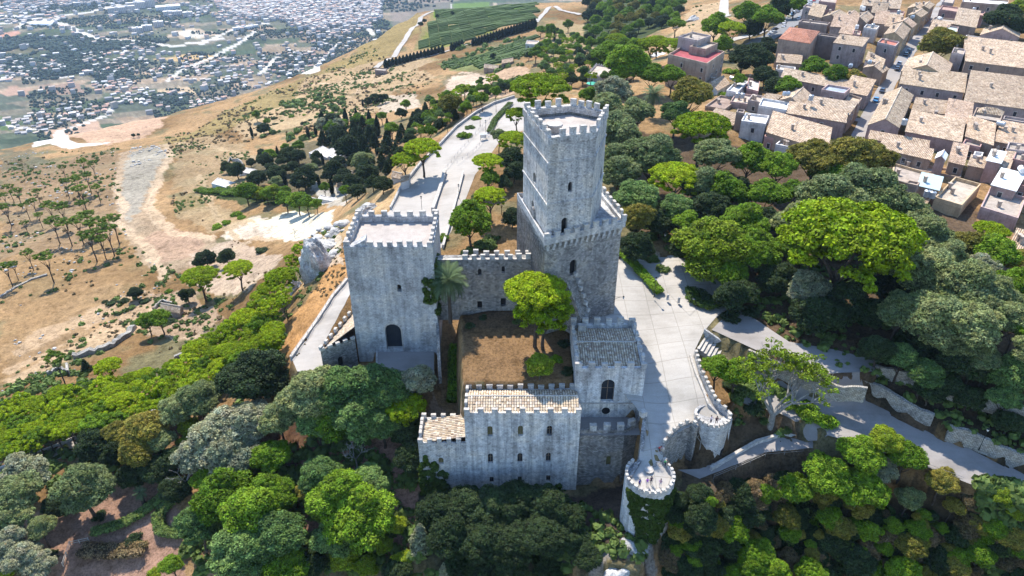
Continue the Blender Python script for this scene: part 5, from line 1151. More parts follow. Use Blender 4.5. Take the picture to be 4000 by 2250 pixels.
trees('in the cemetery below the castle', [('cyp', 632, 330, 14), ('dark', 662, 322, 16), ('cyp', 845, 335, 18), ('cyp', 793, 325, 16)]+[(k, *ZA(x, y)[:0], 0, 0, 0) for k, x, y in ()]+
   [(k, 497.+x*.3930, 289.8+y*.3930, r_) for k, x, y, r_ in (('dark',250,350,24),('dark',190,330,18),('dark',430,290,22),('dark',410,240,12),('cyp',510,235,16),('dark',580,250,24),('dark',640,260,22),('dark',340,300,12),('dark',380,400,26),('dark',500,370,24),('cyp',555,400,18),('dark',680,400,36),('dark',640,430,22),('dark',760,260,16),('cyp',800,280,14),('dark',760,300,14),('oak',500,420,18),('cyp',775,420,16),
    ('cyp',855,450,22),('dark',870,340,28),('dark',940,400,28),('green',810,460,14),('green',945,480,18),('dark',1000,440,28),('oak',1050,290,32),('dark',960,200,36),('cone',860,130,26),('cone',900,150,24),('cone',800,150,22),('cyp',705,110,16),('cone',1000,150,28),('cone',1060,200,30),('cone',1100,130,28),('dark',1080,380,30),('dark',1020,480,22),('dark',1120,430,22),('green',640,190,16),('green',560,200,12),('green',460,250,18),
    ('green',310,480,28),('lime',370,500,22),('lime',480,490,26),('green',560,530,26),('green',640,540,28),('green',700,560,24),('green',440,500,18),('gbush',250,640,18),('gbush',190,690,16),('gbush',120,720,18),('gbush',280,660,16),('gbush',60,500,22),('gbush',120,490,22),('gbush',190,500,20),('dark',540,290,18),('dark',600,330,18),('oak',720,340,20),('dark',830,390,18),('olive',800,60,20),('olive',900,60,20),('green',850,80,20),('green',560,480,16),('green',760,560,16),('dark',470,330,14),('dark',900,290,18),('cone',940,120,20),('dark',560,340,14))])
trees('along the slope beyond the cemetery', [('green', 900, 300, 20), ('green', 935, 310, 18), ('green', 985, 320, 20), ('dark', 1010, 285, 16), ('cone', 1040, 300, 20), ('cone', 1070, 285, 20), ('dark', 940, 245, 14), ('dark', 925, 255, 12), ('dark', 955, 248, 14), ('dark', 968, 245, 12), ('cyp', 912, 258, 10), ('cyp', 880, 285, 6), ('green', 1130, 240, 16), ('green', 1160, 225, 18), ('green', 1190, 235, 16), ('cone', 1100, 270, 18), ('green', 1020, 260, 14), ('dark', 1120, 280, 14), ('green', 960, 290, 14), ('dark', 1210, 245, 12), ('green', 860, 310, 16), ('green', 830, 312, 14), ('jade', 1080, 250, 14), ('jade', 1210,200,9)])
row = []
for t in np.linspace(0, 1, 17): row.append(('fat', 970+t*143, 160-t*37, 10 if t > .05 else 12))
for t in np.linspace(0, 1, 5): row.append(('fat', 1136+t*26, 118-t*9, 10))
for t in np.linspace(0, 1, 22): row.append(('fat', 1190+t*155, 106-t*48, 10+2.5*t))
trees('in the row lining the vineyard lane', row)
trees('beside the vineyard', [('dark', 1058, 60, 7), ('dark', 1068, 52, 6), ('dark', 1100, 40, 6), ('dark', 1138, 33, 6), ('dark', 335, 340, 5), ('dark', 348, 339, 5), ('cyp', 1415, 135, 16), ('cyp', 1395, 90, 12), ('green', 1360, 75, 14), ('green', 1430, 60, 14), ('dark', 1400, 78, 10), ('green', 1375, 120, 14), ('dark', 1330, 140, 12), ('green', 1450, 95, 16), ('jade', 1460, 145, 16), ('jade', 1430, 170, 14), ('dark', 1240, 140, 8)])
def scatter(where, poly, n, kinds, rr, mind=1.3, seed=1, v_up=0):
    r = random.Random(seed); pu = [p[0] for p in poly]; pv = [p[1] for p in poly]; pts = []; tries = 0
    while len(pts) < n and tries < n*60:
        tries += 1; u, v = r.uniform(min(pu), max(pu)), r.uniform(min(pv), max(pv))
        if not inside(np.array([u]), np.array([v]), poly)[0]: continue
        rad = r.uniform(*rr)
        if any((u-a)**2+((v-b)*1.35)**2 < (mind*(rad+c)/2)**2 for a, b, c in pts): continue
        pts.append((u, v, rad)); add_tree(r.choice(kinds), u, v, rad, where)
trees('below the lower road at the right', [('green', 2160, 1140, 60), ('lime', 2230, 1110, 44), ('green', 2280, 1150, 48), ('green', 2080, 1190, 64), ('green', 2170, 1230, 68), ('green', 2000, 1230, 48), ('oak', 2290, 1250, 34), ('autumn', 2370, 1210, 44), ('autumn', 2400, 1270, 28), ('green', 1930, 1240, 31), ('olive', 2220, 1180, 40),
   ('lime', 2520, 1250, 27), ('lime', 2555, 1290, 23), ('autumn', 2450, 1310, 24), ('brown', 2500, 1350, 23), ('brown', 2440, 1260, 23), ('brown', 2560, 1400, 23), ('green', 2090, 1300, 34), ('brown', 2300, 1390, 28), ('dark', 1850, 1290, 28), ('brown', 2180, 1380, 34), ('green', 1990, 1340, 26), ('green', 1900, 1380, 26), ('brown', 2060, 1400, 28),
   ('dark', 1760, 1300, 28), ('dark', 1770, 1400, 28), ('dark', 1712, 1262, 18), ('dark', 1735, 1320, 23), ('dark', 1700, 1360, 20), ('green', 1790, 1260, 17), ('brown', 2380, 1350, 23), ('autumn', 2330, 1440, 23), ('lime', 2480, 1400, 14), ('dark', 2250, 1320, 28), ('green', 1840, 1440, 23), ('brown', 2450, 1440, 28)])
scatter('in the tangled thicket at lower right', [(1700,1250),(1960,1200),(2300,1290),(2576,1330),(2576,1449),(1680,1449)], 185, ['green','green','brown','autumn','dbush','bush','dark','dark','gbush'], (15, 46), .85, 21)
scatter('on the wooded left slope', [(0,1020),(180,985),(420,930),(560,830),(660,740),(750,640),(785,590),(740,670),(715,760),(690,800),(690,890),(600,920),(480,985),(400,1030),(200,1090),(0,1150)], 175, ['ale', 'ale', 'gale', 'pine'], (20, 40), .88, 3)
scatter('in the upper part of the cemetery', [(800,300),(900,290),(1000,310),(1065,335),(1010,400),(940,450),(860,380)], 42, ['cone', 'cone', 'dark', 'cyp'], (17, 28), 1.0, 12)
scatter('in the dense wood on the far hill', [(1478,0),(1722,0),(1700,45),(1600,75),(1570,125),(1480,110)], 70, ['green', 'green', 'autumn', 'dark'], (13, 20), 1.25, 4)
scatter('on the slope between vineyard and park', [(1380,70),(1470,90),(1560,140),(1600,180),(1480,200),(1400,200),(1360,160),(1340,120)], 58, ['green', 'ale', 'jade', 'dark', 'green'], (10, 20), 1.3, 5)
scatter('on the green bank beyond the approach road', [(1020,335),(1050,285),(1120,235),(1230,195),(1295,205),(1240,240),(1150,285),(1090,335)], 48, ['green','jade','dark','cone','green','ale'], (10, 20), 1.05, 31)
scatter('on the terraces left of the cemetery conifers', [(620,290),(760,250),(860,285),(800,310),(680,320)], 22, ['dbush','gbush','bush','green'], (6, 12), 1.4, 32)
scatter('in the shady strip under the park trees', [(1560,560),(1720,600),(2000,800),(1900,760),(1700,640)], 10, ['dbush', 'bush'], (14, 22), 1.6, 6)

def _ord(i, n):
    w_ = ['leftmost', 'second from the left', 'third from the left', 'fourth from the left', 'fifth from the left', 'sixth from the left', 'seventh from the left', 'eighth from the left']
    if i == n-1 and n > 1: return 'rightmost'
    if n-1-i < 5 and n-1-i < i: return ['', 'second', 'third', 'fourth', 'fifth'][n-1-i]+' from the right'
    if i < len(w_): return w_[i]
    return '%s from the left' % num(i+1)
def num(n):
    b = 'zeroth first second third fourth fifth sixth seventh eighth ninth tenth eleventh twelfth thirteenth fourteenth fifteenth sixteenth seventeenth eighteenth nineteenth'.split()
    t = ['', '', 'twenty', 'thirty', 'forty', 'fifty', 'sixty', 'seventy', 'eighty', 'ninety']
    if n < 20: return b[n]
    if n >= 100: return 'hundred and '+num(n-100)
    return t[n//10]+'-'+b[n % 10] if n % 10 else t[n//10][:-1]+'ieth'
def label_trees():
    by = {}
    for t in TREES: by.setdefault((t[1], t[2]), []).append(t)
    for (wds, wh), L in by.items():
        L.sort(key=lambda t: t[3][0]); n = len(L)
        for i, t in enumerate(L):
            e = t[0]; e['group'] = 'trees and bushes '+wh
            if n == 1: e['label'] = '%s %s' % (wds, wh)
            else: e['label'] = '%s %s, %s' % (wds, wh, _ord(i, n))
label_trees()

# --- palms
def frond(n=9, L=1.0, droop=.9, seed=0):
    r = random.Random(seed); mb = MB(); pts = []
    for i in range(n+1):
        t = i/n; pts.append(Vector((L*(t-.18*t*t*droop), 0, L*(.42*t-.85*droop*t*t))))
    for i in range(n):
        a, b = pts[i], pts[i+1]
        for s in (-1, 1):
            for k in range(3):
                p = a.lerp(b, k/3); t = (i+k/3)/n; ln = .26*L*math.sin(math.pi*min(1, t*.9+.12))**.7; q = p+Vector((ln*.55, s*ln, -ln*.28+r.uniform(-.02, .02)))
                mb.face([p+Vector((0, 0, .004)), p+Vector((.028*L, 0, 0)), q])
        mb.face([a+Vector((0, .008*L, 0)), a-Vector((0, .008*L, 0)), b-Vector((0, .006*L, 0)), b+Vector((0, .006*L, 0))])
    return mb.build('frond', M['leaf_palm'], mesh_only=True)
FR = [frond(seed=i, droop=d) for i, d in enumerate((.55, .8, 1.15))]
def palm(u, v, h, r, lab, seed, nfr=52, pos=None):
    c = Vector(pos) if pos else at(u, v, h); e = empty('palm_tree', c, 0); tag(e, lab, 'palm tree'); rr = random.Random(seed)
    mb = MB(); k = 14
    for i in range(k):
        z0, z1 = h*i/k, h*(i+1)/k; mb.tube((0, 0, z0), (0, 0, z1), .42-.08*i/k, .36-.08*i/k, 9, False)
    mb.build('trunk', M['bark'], None).parent = e
    MB().tube((0,0,h-.5), (0,0,h+.35), .5, .25, 10).build('crown_shaft', M['bark']).parent = e
    for i in range(nfr):
        t = (i+.5)/nfr; el = 62-110*t; m = FR[0 if t < .4 else 1 if t < .75 else 2]
        o = inst('frond', m, e, (0, 0, h+.1-.3*t), 0, (r*rr.uniform(.85, 1.08),)*3); o.rotation_euler = (0, -R(el*.75), i*2.39996+rr.uniform(-.2, .2))
palm(1138, 690, 9.8, 4.6, 'tall palm tree with feathery fronds between gate tower and curtain wall', 1, 56, (-12.1, 117.2, -1.3))
palm(1645, 238, 7.5, 4.6, 'dark palm tree beside the park path left of the villa', 2, 44)
palm(352, 1240, 3.2, 1.7, 'small fan-leaved palm in the garden clearing at lower left', 3, 26)

# --- large half-bare plane tree in front of the steps
def plane_tree():
    base = at(1938, 1068, 0); e = empty('half_bare_tree', base); tag(e, 'large half-bare tree with twisting grey limbs and sparse yellow-green leaves by the parapet', 'tree')
    r = random.Random(5); limbs = []; tips = []
    def grow(p, d, L, rad, lv):
        n = 3; q = p
        for i in range(n):
            d2 = (d+Vector((r.uniform(-.28, .28), r.uniform(-.28, .28), r.uniform(-.08, .2)))).normalized(); nx = q+d2*L/n
            limbs.append((q, nx, rad*(1-.22*i), rad*(1-.22*(i+1)), lv)); q = nx; d = d2
        tips.append((q, lv))
        if lv < 5:
            for k in range(3 if lv < 4 else 2):
                a = r.uniform(0, 6.28); s = .75 if lv else .8; dd = (d+Vector((math.cos(a)*s, math.sin(a)*s, r.uniform(-.1, .35)))).normalized(); grow(q, dd, L*r.uniform(.62, .82), rad*.58, lv+1)
    for a, tilt in ((2.6, .5), (.9, .7), (-.3, .8), (1.6, .35), (3.6, .6), (.3, .55)):
        grow(Vector((0, 0, 2.2)), Vector((math.cos(a)*tilt, math.sin(a)*tilt+.15, .8)).normalized(), 4.3, .36, 1)
    mb = MB(); mb.tube((0, 0, -1), (0, 0, 2.3), .62, .5, 10)
    big = [l for l in limbs if l[4] <= 2]; small = [l for l in limbs if l[4] > 2]
    t = mb.build('trunk', M['grey_bark']); t.parent = e
    for k in range(0, len(big), 9):
        m = MB(); [m.tube(a, b, r0, r1, 7, False) for a, b, r0, r1, _ in big[k:k+9]]; o = m.build('limb', M['grey_bark'], smooth=True); o.parent = e
    m = MB(); [m.tube(a, b, max(r0, .03), max(r1, .02), 4, False) for a, b, r0, r1, _ in small]; o = m.build('twigs', M['grey_bark']); o.parent = e
    cl = [(tuple(p), r.uniform(.5, .95), .6) for p, lv in tips if lv >= 4 and r.random() < .17 + .25*(p.z > 7)]
    me = leaf_mesh('leaves', cl, 42, .13, 'lime', 9, core=0, jitter=.9); inst('leaves', me, e)
plane_tree()
# sparse bare trees among the greenery
def bare_tree(u, v, h, lab, seed):
    base = at(u, v, 0); e = empty('bare_tree', base); tag(e, lab, 'bare tree'); r = random.Random(seed); mb = MB()
    def grow(p, d, L, rad, lv):
        q = p+d*L; mb.tube(p, q, rad, rad*.65, 5, False)
        if lv < 4:
            for k in range(3): a = r.uniform(0, 6.28); grow(q, (d+Vector((math.cos(a)*.7, math.sin(a)*.7, .1))).normalized(), L*.68, rad*.6, lv+1)
    grow(Vector((0, 0, -.3)), Vector((0, 0, 1)), h*.38, h*.022, 0); o = mb.build('trunk', M['grey_bark']); o.parent = e
bare_tree(478, 1240, 9, 'bare grey branching tree among the green trees at lower left', 1)
bare_tree(900, 1185, 9, 'bare pale tree over the reddish ground below the gate tower', 2)
bare_tree(742, 598, 4, 'small bare tree on the white sand patch', 3)
bare_tree(1760, 1130, 0.01+5, 'thin bare tree beside the round tower foot', 4)

# --- hedges
def hedge(lab, pts, w_, h, mat='ivy', world=None, name='hedge', cat='hedge', leaf=.11, n=None):
    pw = [at(u, v) for u, v in pts]; cl = []; L = 0; r = random.Random(len(lab))
    for i in range(len(pw)-1):
        a, b = pw[i], pw[i+1]; d = (b-a).length; k = max(1, int(d/(w_*.35)))
        for q in range(k):
            p = a.lerp(b, q/k)
            for s in (-.28, .28):
                nn = Vector((-(b-a).y, (b-a).x, 0)).normalized(); c = p+nn*w_*s-pw[0]; cl.append(((c.x, c.y, h*.55+c.z*0+(h1(p.x, p.y)-pw[0].z)), w_*r.uniform(.36, .46), h/w_*.95))
    e = inst(name, leaf_mesh(name, cl, 110, leaf, mat, len(lab), core=.86, jitter=.4), None, pw[0]); tag(e, lab, cat); return e
hedge('long trimmed green hedge curving beside the plaza entrance', [(1565,640), (1590,668), (1615,695), (1640,722), (1660,745)], 1.8, 1.5, 'green')
hedge('tall green hedge strip between courtyard and gate terrace', [(1140,1020), (1143,990), (1143,955), (1144,915), (1146,880)], 1.9, 2.6, 'green')
hedge('brown-green clipped hedge in the garden clearing at lower left', [(215,1390), (290,1395), (370,1390)], 2.8, 1.8, 'brown')
hedge('brown-green clipped hedge running diagonally at lower left', [(240,1345), (320,1320), (370,1290), (430,1240)], 1.8, 1.6, 'bush')
hedge('curved brown-green hedge ring at lower left', [(430,1270), (400,1300), (405,1340), (460,1350)], 1.8, 1.5, 'bush')
hedge('dark hedge between the two approach lanes behind the gate tower', [(1232,335), (1245,305), (1268,280), (1285,262)], 1.6, 1.1, 'bush')
hedge('green vine hedge strip below the cemetery wall', [(500,480), (560,485), (620,490), (700,500)], 4, 1.6, 'green')
hedge('dark hedge around the planted circle by the plaza entrance', [(1738,735), (1745,762), (1775,778), (1830,765)], 2.0, 1.4, 'ivy')
# ivy on walls
def ivy(lab, pts, par=None):
    cl = [((x, y, z), r_, 1.0) for x, y, z, r_ in pts]; e = inst('ivy', leaf_mesh('ivy', cl, 110, .12, 'ivy', len(lab), core=.7, jitter=.4, up=0), None, (0, 0, 0)); tag(e, lab, 'ivy'); return e
pts = []
for k in range(620):
    a = R(rng.uniform(205, 345)); z = rng.uniform(-20, -8.6); lim = max(0.05, (z+21)/11.5); m = abs(math.degrees(a)-272)/62
    if m > lim*.95+.12: continue
    pts.append((bc[0]+4.0*math.cos(a), bc[1]+4.0*math.sin(a), z, rng.uniform(.3, .5)))
ivy('dark green ivy hanging down the front of the round bastion', pts)
pts = []
for k in range(150):
    x = rng.uniform(LX0-.2, LX0+4.6); z = -23+rng.random()**1.4*10.5*(1-.7*abs(x-LX0-1.2)/5); pts.append((x, FY0-.15, z, rng.uniform(.35, .55)))
ivy('ivy climbing the corner of the low castle wing', pts)
pts = []
for k in range(230):
    x = rng.uniform(LX0+3, FX1); z = -25+rng.random()*3.5+1.6*math.sin(x*1.7)**2; pts.append((x, FY0-.2, z, rng.uniform(.35, .6)))
ivy('ivy along the foot of the long pale block', pts)
pts = [(GX1-.9+rng.uniform(-1.2,1.0), GY0-.1, rng.uniform(3, 9), .5) for k in range(40)]+[(GX1+.1, GY0+rng.uniform(0,6), rng.uniform(-1, 11), .6) for k in range(60)]
ivy('dark ivy on the right edge of the gate tower beside the palm', pts)
# small tufts on walls are part of the ruin; undergrowth and rocks as uncountable stuff
def scatter_stuff(name, regs, mat, size, seed, dens_leaf=14, flat=.6, leaf=.35, core=.8, thr=.53):
    r = random.Random(seed); cl = []
    for poly, n, sc in regs:
        pw = w2(poly); xs = [p[0] for p in pw]; ys = [p[1] for p in pw]; k = 0; X = []; Y = []
        gx = np.array([r.uniform(min(xs), max(xs)) for _ in range(n*3)]); gy = np.array([r.uniform(min(ys), max(ys)) for _ in range(n*3)])
        m = inside(gx, gy, pw) & (fbm(gx/22, gy/22, 4, seed) > thr); gx, gy = gx[m][:n], gy[m][:n]
        if len(gx) == 0: continue
        gz = H(gx, gy)
        for x, y, z in zip(gx, gy, gz): s = (size[0]+(size[1]-size[0])*r.random()**2*1.5)*sc; cl.append(((x, y, z+s*.3), s, flat))
    me = leaf_mesh(name, cl, dens_leaf, 1, mat, seed, core=core) if False else stuff_mesh(name, cl, mat, seed, dens_leaf, leaf)
    o = inst(name, me); tag(o, None, None, None, 'stuff'); return o
def stuff_mesh(name, cl, mat, seed, nleaf, leaf):
    r = np.random.RandomState(seed); V = []; T = []; Q = []; CT = []; CQ = []; nv = 0; iv, if_ = ICO
    for c, rad, sq in cl:
        k = 1+r.uniform(-.3, .3); cv = iv*rad*(1+r.uniform(-.3, .3, (len(iv), 1))); cv[:, 2] *= sq; V.append(cv+np.array(c)); T.append(if_+nv); CT.append(np.full((len(if_)*3,), k)); nv += len(iv)
        if nleaf:
            d = r.normal(size=(nleaf, 3)); d /= np.linalg.norm(d, axis=1)[:, None]; d[:, 2] = abs(d[:, 2]); p = d*rad*r.uniform(.85, 1.2, (nleaf, 1)); p[:, 2] *= sq; p += np.array(c)
            t = np.cross(d, r.normal(size=(nleaf, 3))); t /= np.linalg.norm(t, axis=1)[:, None]; b = np.cross(d+r.normal(size=(nleaf,3))*.5, t); s = rad*leaf
            V.append(np.stack([p-t*s-b*s, p+t*s-b*s, p+t*s+b*s, p-t*s+b*s], 1).reshape(-1, 3)); Q.append(np.arange(nleaf*4).reshape(nleaf, 4)+nv); CQ.append(np.repeat(k*r.uniform(.8, 1.25, nleaf), 4)); nv += nleaf*4
    V = np.concatenate(V); T = np.concatenate(T); Q = np.concatenate(Q) if Q else np.zeros((0, 4), int)
    me = bpy.data.meshes.new(name); me.vertices.add(len(V)); me.vertices.foreach_set('co', V.ravel()); li = np.concatenate([T.ravel(), Q.ravel()]).astype(np.int32)
    ls = np.concatenate([np.arange(len(T))*3, T.size+np.arange(len(Q))*4]).astype(np.int32); me.loops.add(len(li)); me.loops.foreach_set('vertex_index', li); me.polygons.add(len(ls)); me.polygons.foreach_set('loop_start', ls); me.update()
    C = np.concatenate(CT+CQ); C4 = np.ones((len(C), 4)); C4[:, :3] = C[:, None]; ca = me.color_attributes.new('Col', 'FLOAT_COLOR', 'CORNER'); ca.data.foreach_set('color', C4.ravel())
    me.materials.append(M[mat]); return me
HILL = [(0,400),(300,370),(300,560),(420,700),(200,960),(0,1000)]
scatter_stuff('scrub_undergrowth', [(HILL, 1200, .8), ([(430,370),(620,330),(640,450),(520,560),(440,540),(420,450)], 1000, .65), ([(560,300),(760,230),(1000,150),(1100,220),(900,330),(640,330)], 1000, .9), ([(400,350),(640,250),(950,100),(950,170),(640,310),(420,365)], 900, .8),
   ([(0,960),(200,930),(420,1000),(0,1100)], 200, 1), ([(330,700),(480,640),(600,780),(560,860),(330,860)], 160, .8), ([(1740,10),(1830,10),(1820,110),(1690,140)], 90, 1)], 'leaf_bush', (.5, 1.1), 5)
scatter_stuff('hillside_rocks', [(HILL, 900, .8), ([(330,370),(420,365),(415,400),(330,420)], 200, 1), ([(760,600),(870,560),(880,620),(800,700)], 60, 2)], 'rock', (.3, .85), 6, 0, .45)
scatter_stuff('olive_grove', [([(700,250),(860,235),(880,285),(700,290)], 150, 1.2), ([(1240,170),(1340,165),(1340,220),(1240,235)], 60, 1.2), ([(640,330),(790,330),(800,350),(660,355)], 60, 1.2), ([(1100,130),(1230,100),(1340,90),(1340,140),(1200,165),(1110,175)], 220, 1.1)], 'leaf_bush', (1.0, 1.7), 7, 12, .9)
scatter_stuff('undergrowth', [([(430,1040),(1050,1000),(1050,1449),(430,1449)], 900, 1), ([(1700,1200),(2576,1230),(2576,1449),(1700,1449)], 2600, 1.1), ([(1560,560),(2300,560),(2576,900),(2576,1180),(2100,930),(1700,640)], 900, .8), ([(0,1100),(430,1050),(430,1200),(0,1330)], 220, 1), ([(1050,1260),(1450,1260),(1640,1449),(1050,1449)], 420, 1),
   ([(660,900),(800,600),(850,560),(880,600),(700,900)], 70, .8), ([(1840,930),(2000,1000),(1980,1100),(1850,1080)], 200, .8)], 'leaf_bush', (.4, 1.0), 8, thr=.40)
scatter_stuff('dry_brush', [(HILL, 600, .8), ([(420,350),(640,250),(950,120),(1100,200),(900,330),(640,340),(520,560),(430,520)], 1500, 1.0), ([(1165,840),(1435,835),(1440,960),(1170,965)], 500, .5), ([(300,700),(600,600),(700,680),(560,860),(60,960)], 120, .6), ([(1700,1250),(2576,1250),(2576,1449),(1700,1449)], 800, 1), ([(690,890),(760,770),(870,620),(870,700),(750,900)], 160, .35)], 'leaf_brown', (.4, .9), 9)
# limestone crags beside the castle
def crag(lab, u, v, s, seed, off=0):
    r = np.random.RandomState(seed); b = bmesh.new(); bmesh.ops.create_icosphere(b, subdivisions=4, radius=1)
    for x in b.verts:
        p = np.array(x.co); k = 1
        for o_, a in ((1.3, .28), (2.7, .2), (5.5, .12), (11, .05)):
            k += a*(float(fbm(np.array([p[0]*o_+p[2]*2.1+seed]), np.array([p[1]*o_-p[2]*1.7]), 2, seed)[0])-.5)*2
        x.co = Vector((p[0]*s[0]*k, p[1]*s[1]*k, p[2]*s[2]*k))
    me = bpy.data.meshes.new('rock_outcrop'); b.to_mesh(me); b.free(); me.materials.append(M['rock']); c = at(u, v); o = inst('rock_outcrop', me, None, c+Vector((0, 0, off)), seed); tag(o, lab, 'rock', 'limestone crags')
crag('tall pale limestone cliff left of the gate tower', 795, 690, (3.2, 4.5, 7.5), 1, 1.5)
crag('flat pale limestone ledge with grass behind the cliff', 822, 628, (5.0, 4.0, 2.4), 2, 0)
crag('pale limestone outcrop low on the dry slope', 745, 728, (1.6, 2.2, 2.4), 3)
crag('jagged limestone outcrop beside the cemetery road', 925, 530, (3.5, 3, 2.4), 4)
crag('limestone rock just left of the gate tower top', 845, 590, (2.0, 2.0, 1.4), 5, -.2)
crag('dark streaked rock under the bastion', 1600, 1372, (2.6, 1.6, .9), 6, -.4)
crag('pale rock slab at the bottom edge below the bastion', 1560, 1436, (3.5, 1.4, .7), 7, -.4)
crag('small white boulder on the dry slope', 715, 770, (.9, 1.1, 1.2), 8)
crag('pale ledge at the top of the hill track', 1745, 50, (5, 4, 3), 9, -.5)

# ------------------------------------------------------------------ town houses
WALLC = {'tan': (.34,.26,.205), 'pink': (.39,.28,.255), 'grey': (.34,.285,.27), 'white': (.60,.58,.56), 'rose': (.38,.235,.21), 'ochre': (.46,.34,.21), 'dark': (.25,.20,.18)}
win_cache = {}
def window_set(root, a, b, z0, z1, wmat, n=None, seed=0):
    """windows with frame and sill standing in the wall a->b"""
    r = random.Random(seed); a = Vector(a[:2]); b = Vector(b[:2]); L = (b-a).length; d = (b-a)/L if L > 0 else Vector((1, 0)); nn = Vector((d.y, -d.x))
    hgt = z1-z0; rows = max(1, int(hgt/3.4)); k = n if n is not None else max(1, int(L/4.2))
    for row in range(rows):
        zc = z1-1.9-row*3.3
        if zc-1 < z0: break
        for i in range(k):
            if r.random() < .22: continue
            s = L*(i+.5)/k + r.uniform(-.3, .3); p = a+d*s
            door = (row == rows-1 and r.random() < .3 and rows > 1); w_, h_ = (1.1, 2.1) if door else (.9, 1.4)
            mb = MB(); mb.box((0, 0, 0), (w_, .10, h_)); key = ('pane', door)
            if key not in win_cache:
                fr_ = MB(); 
                for sx in (-1, 1): fr_.box((sx*(w_/2+.07), -.02, 0), (.14, .18, h_+.28))
                fr_.box((0, -.02, h_/2+.07), (w_, .18, .14)); fr_.box((0, -.05, -h_/2-.07), (w_+.3, .26, .14))
                win_cache[key] = (mb.build('pane', M['glass'], mesh_only=True), fr_.build('window_frame', M['cap'], mesh_only=True))
            pm, fm = win_cache[key]; loc = Vector((p.x+nn.x*.02, p.y+nn.y*.02, zc))-root.location; rz = math.atan2(d.y, d.x)
            o = inst('door' if door else 'window', fm, root, loc, rz); inst('pane', pm, o)
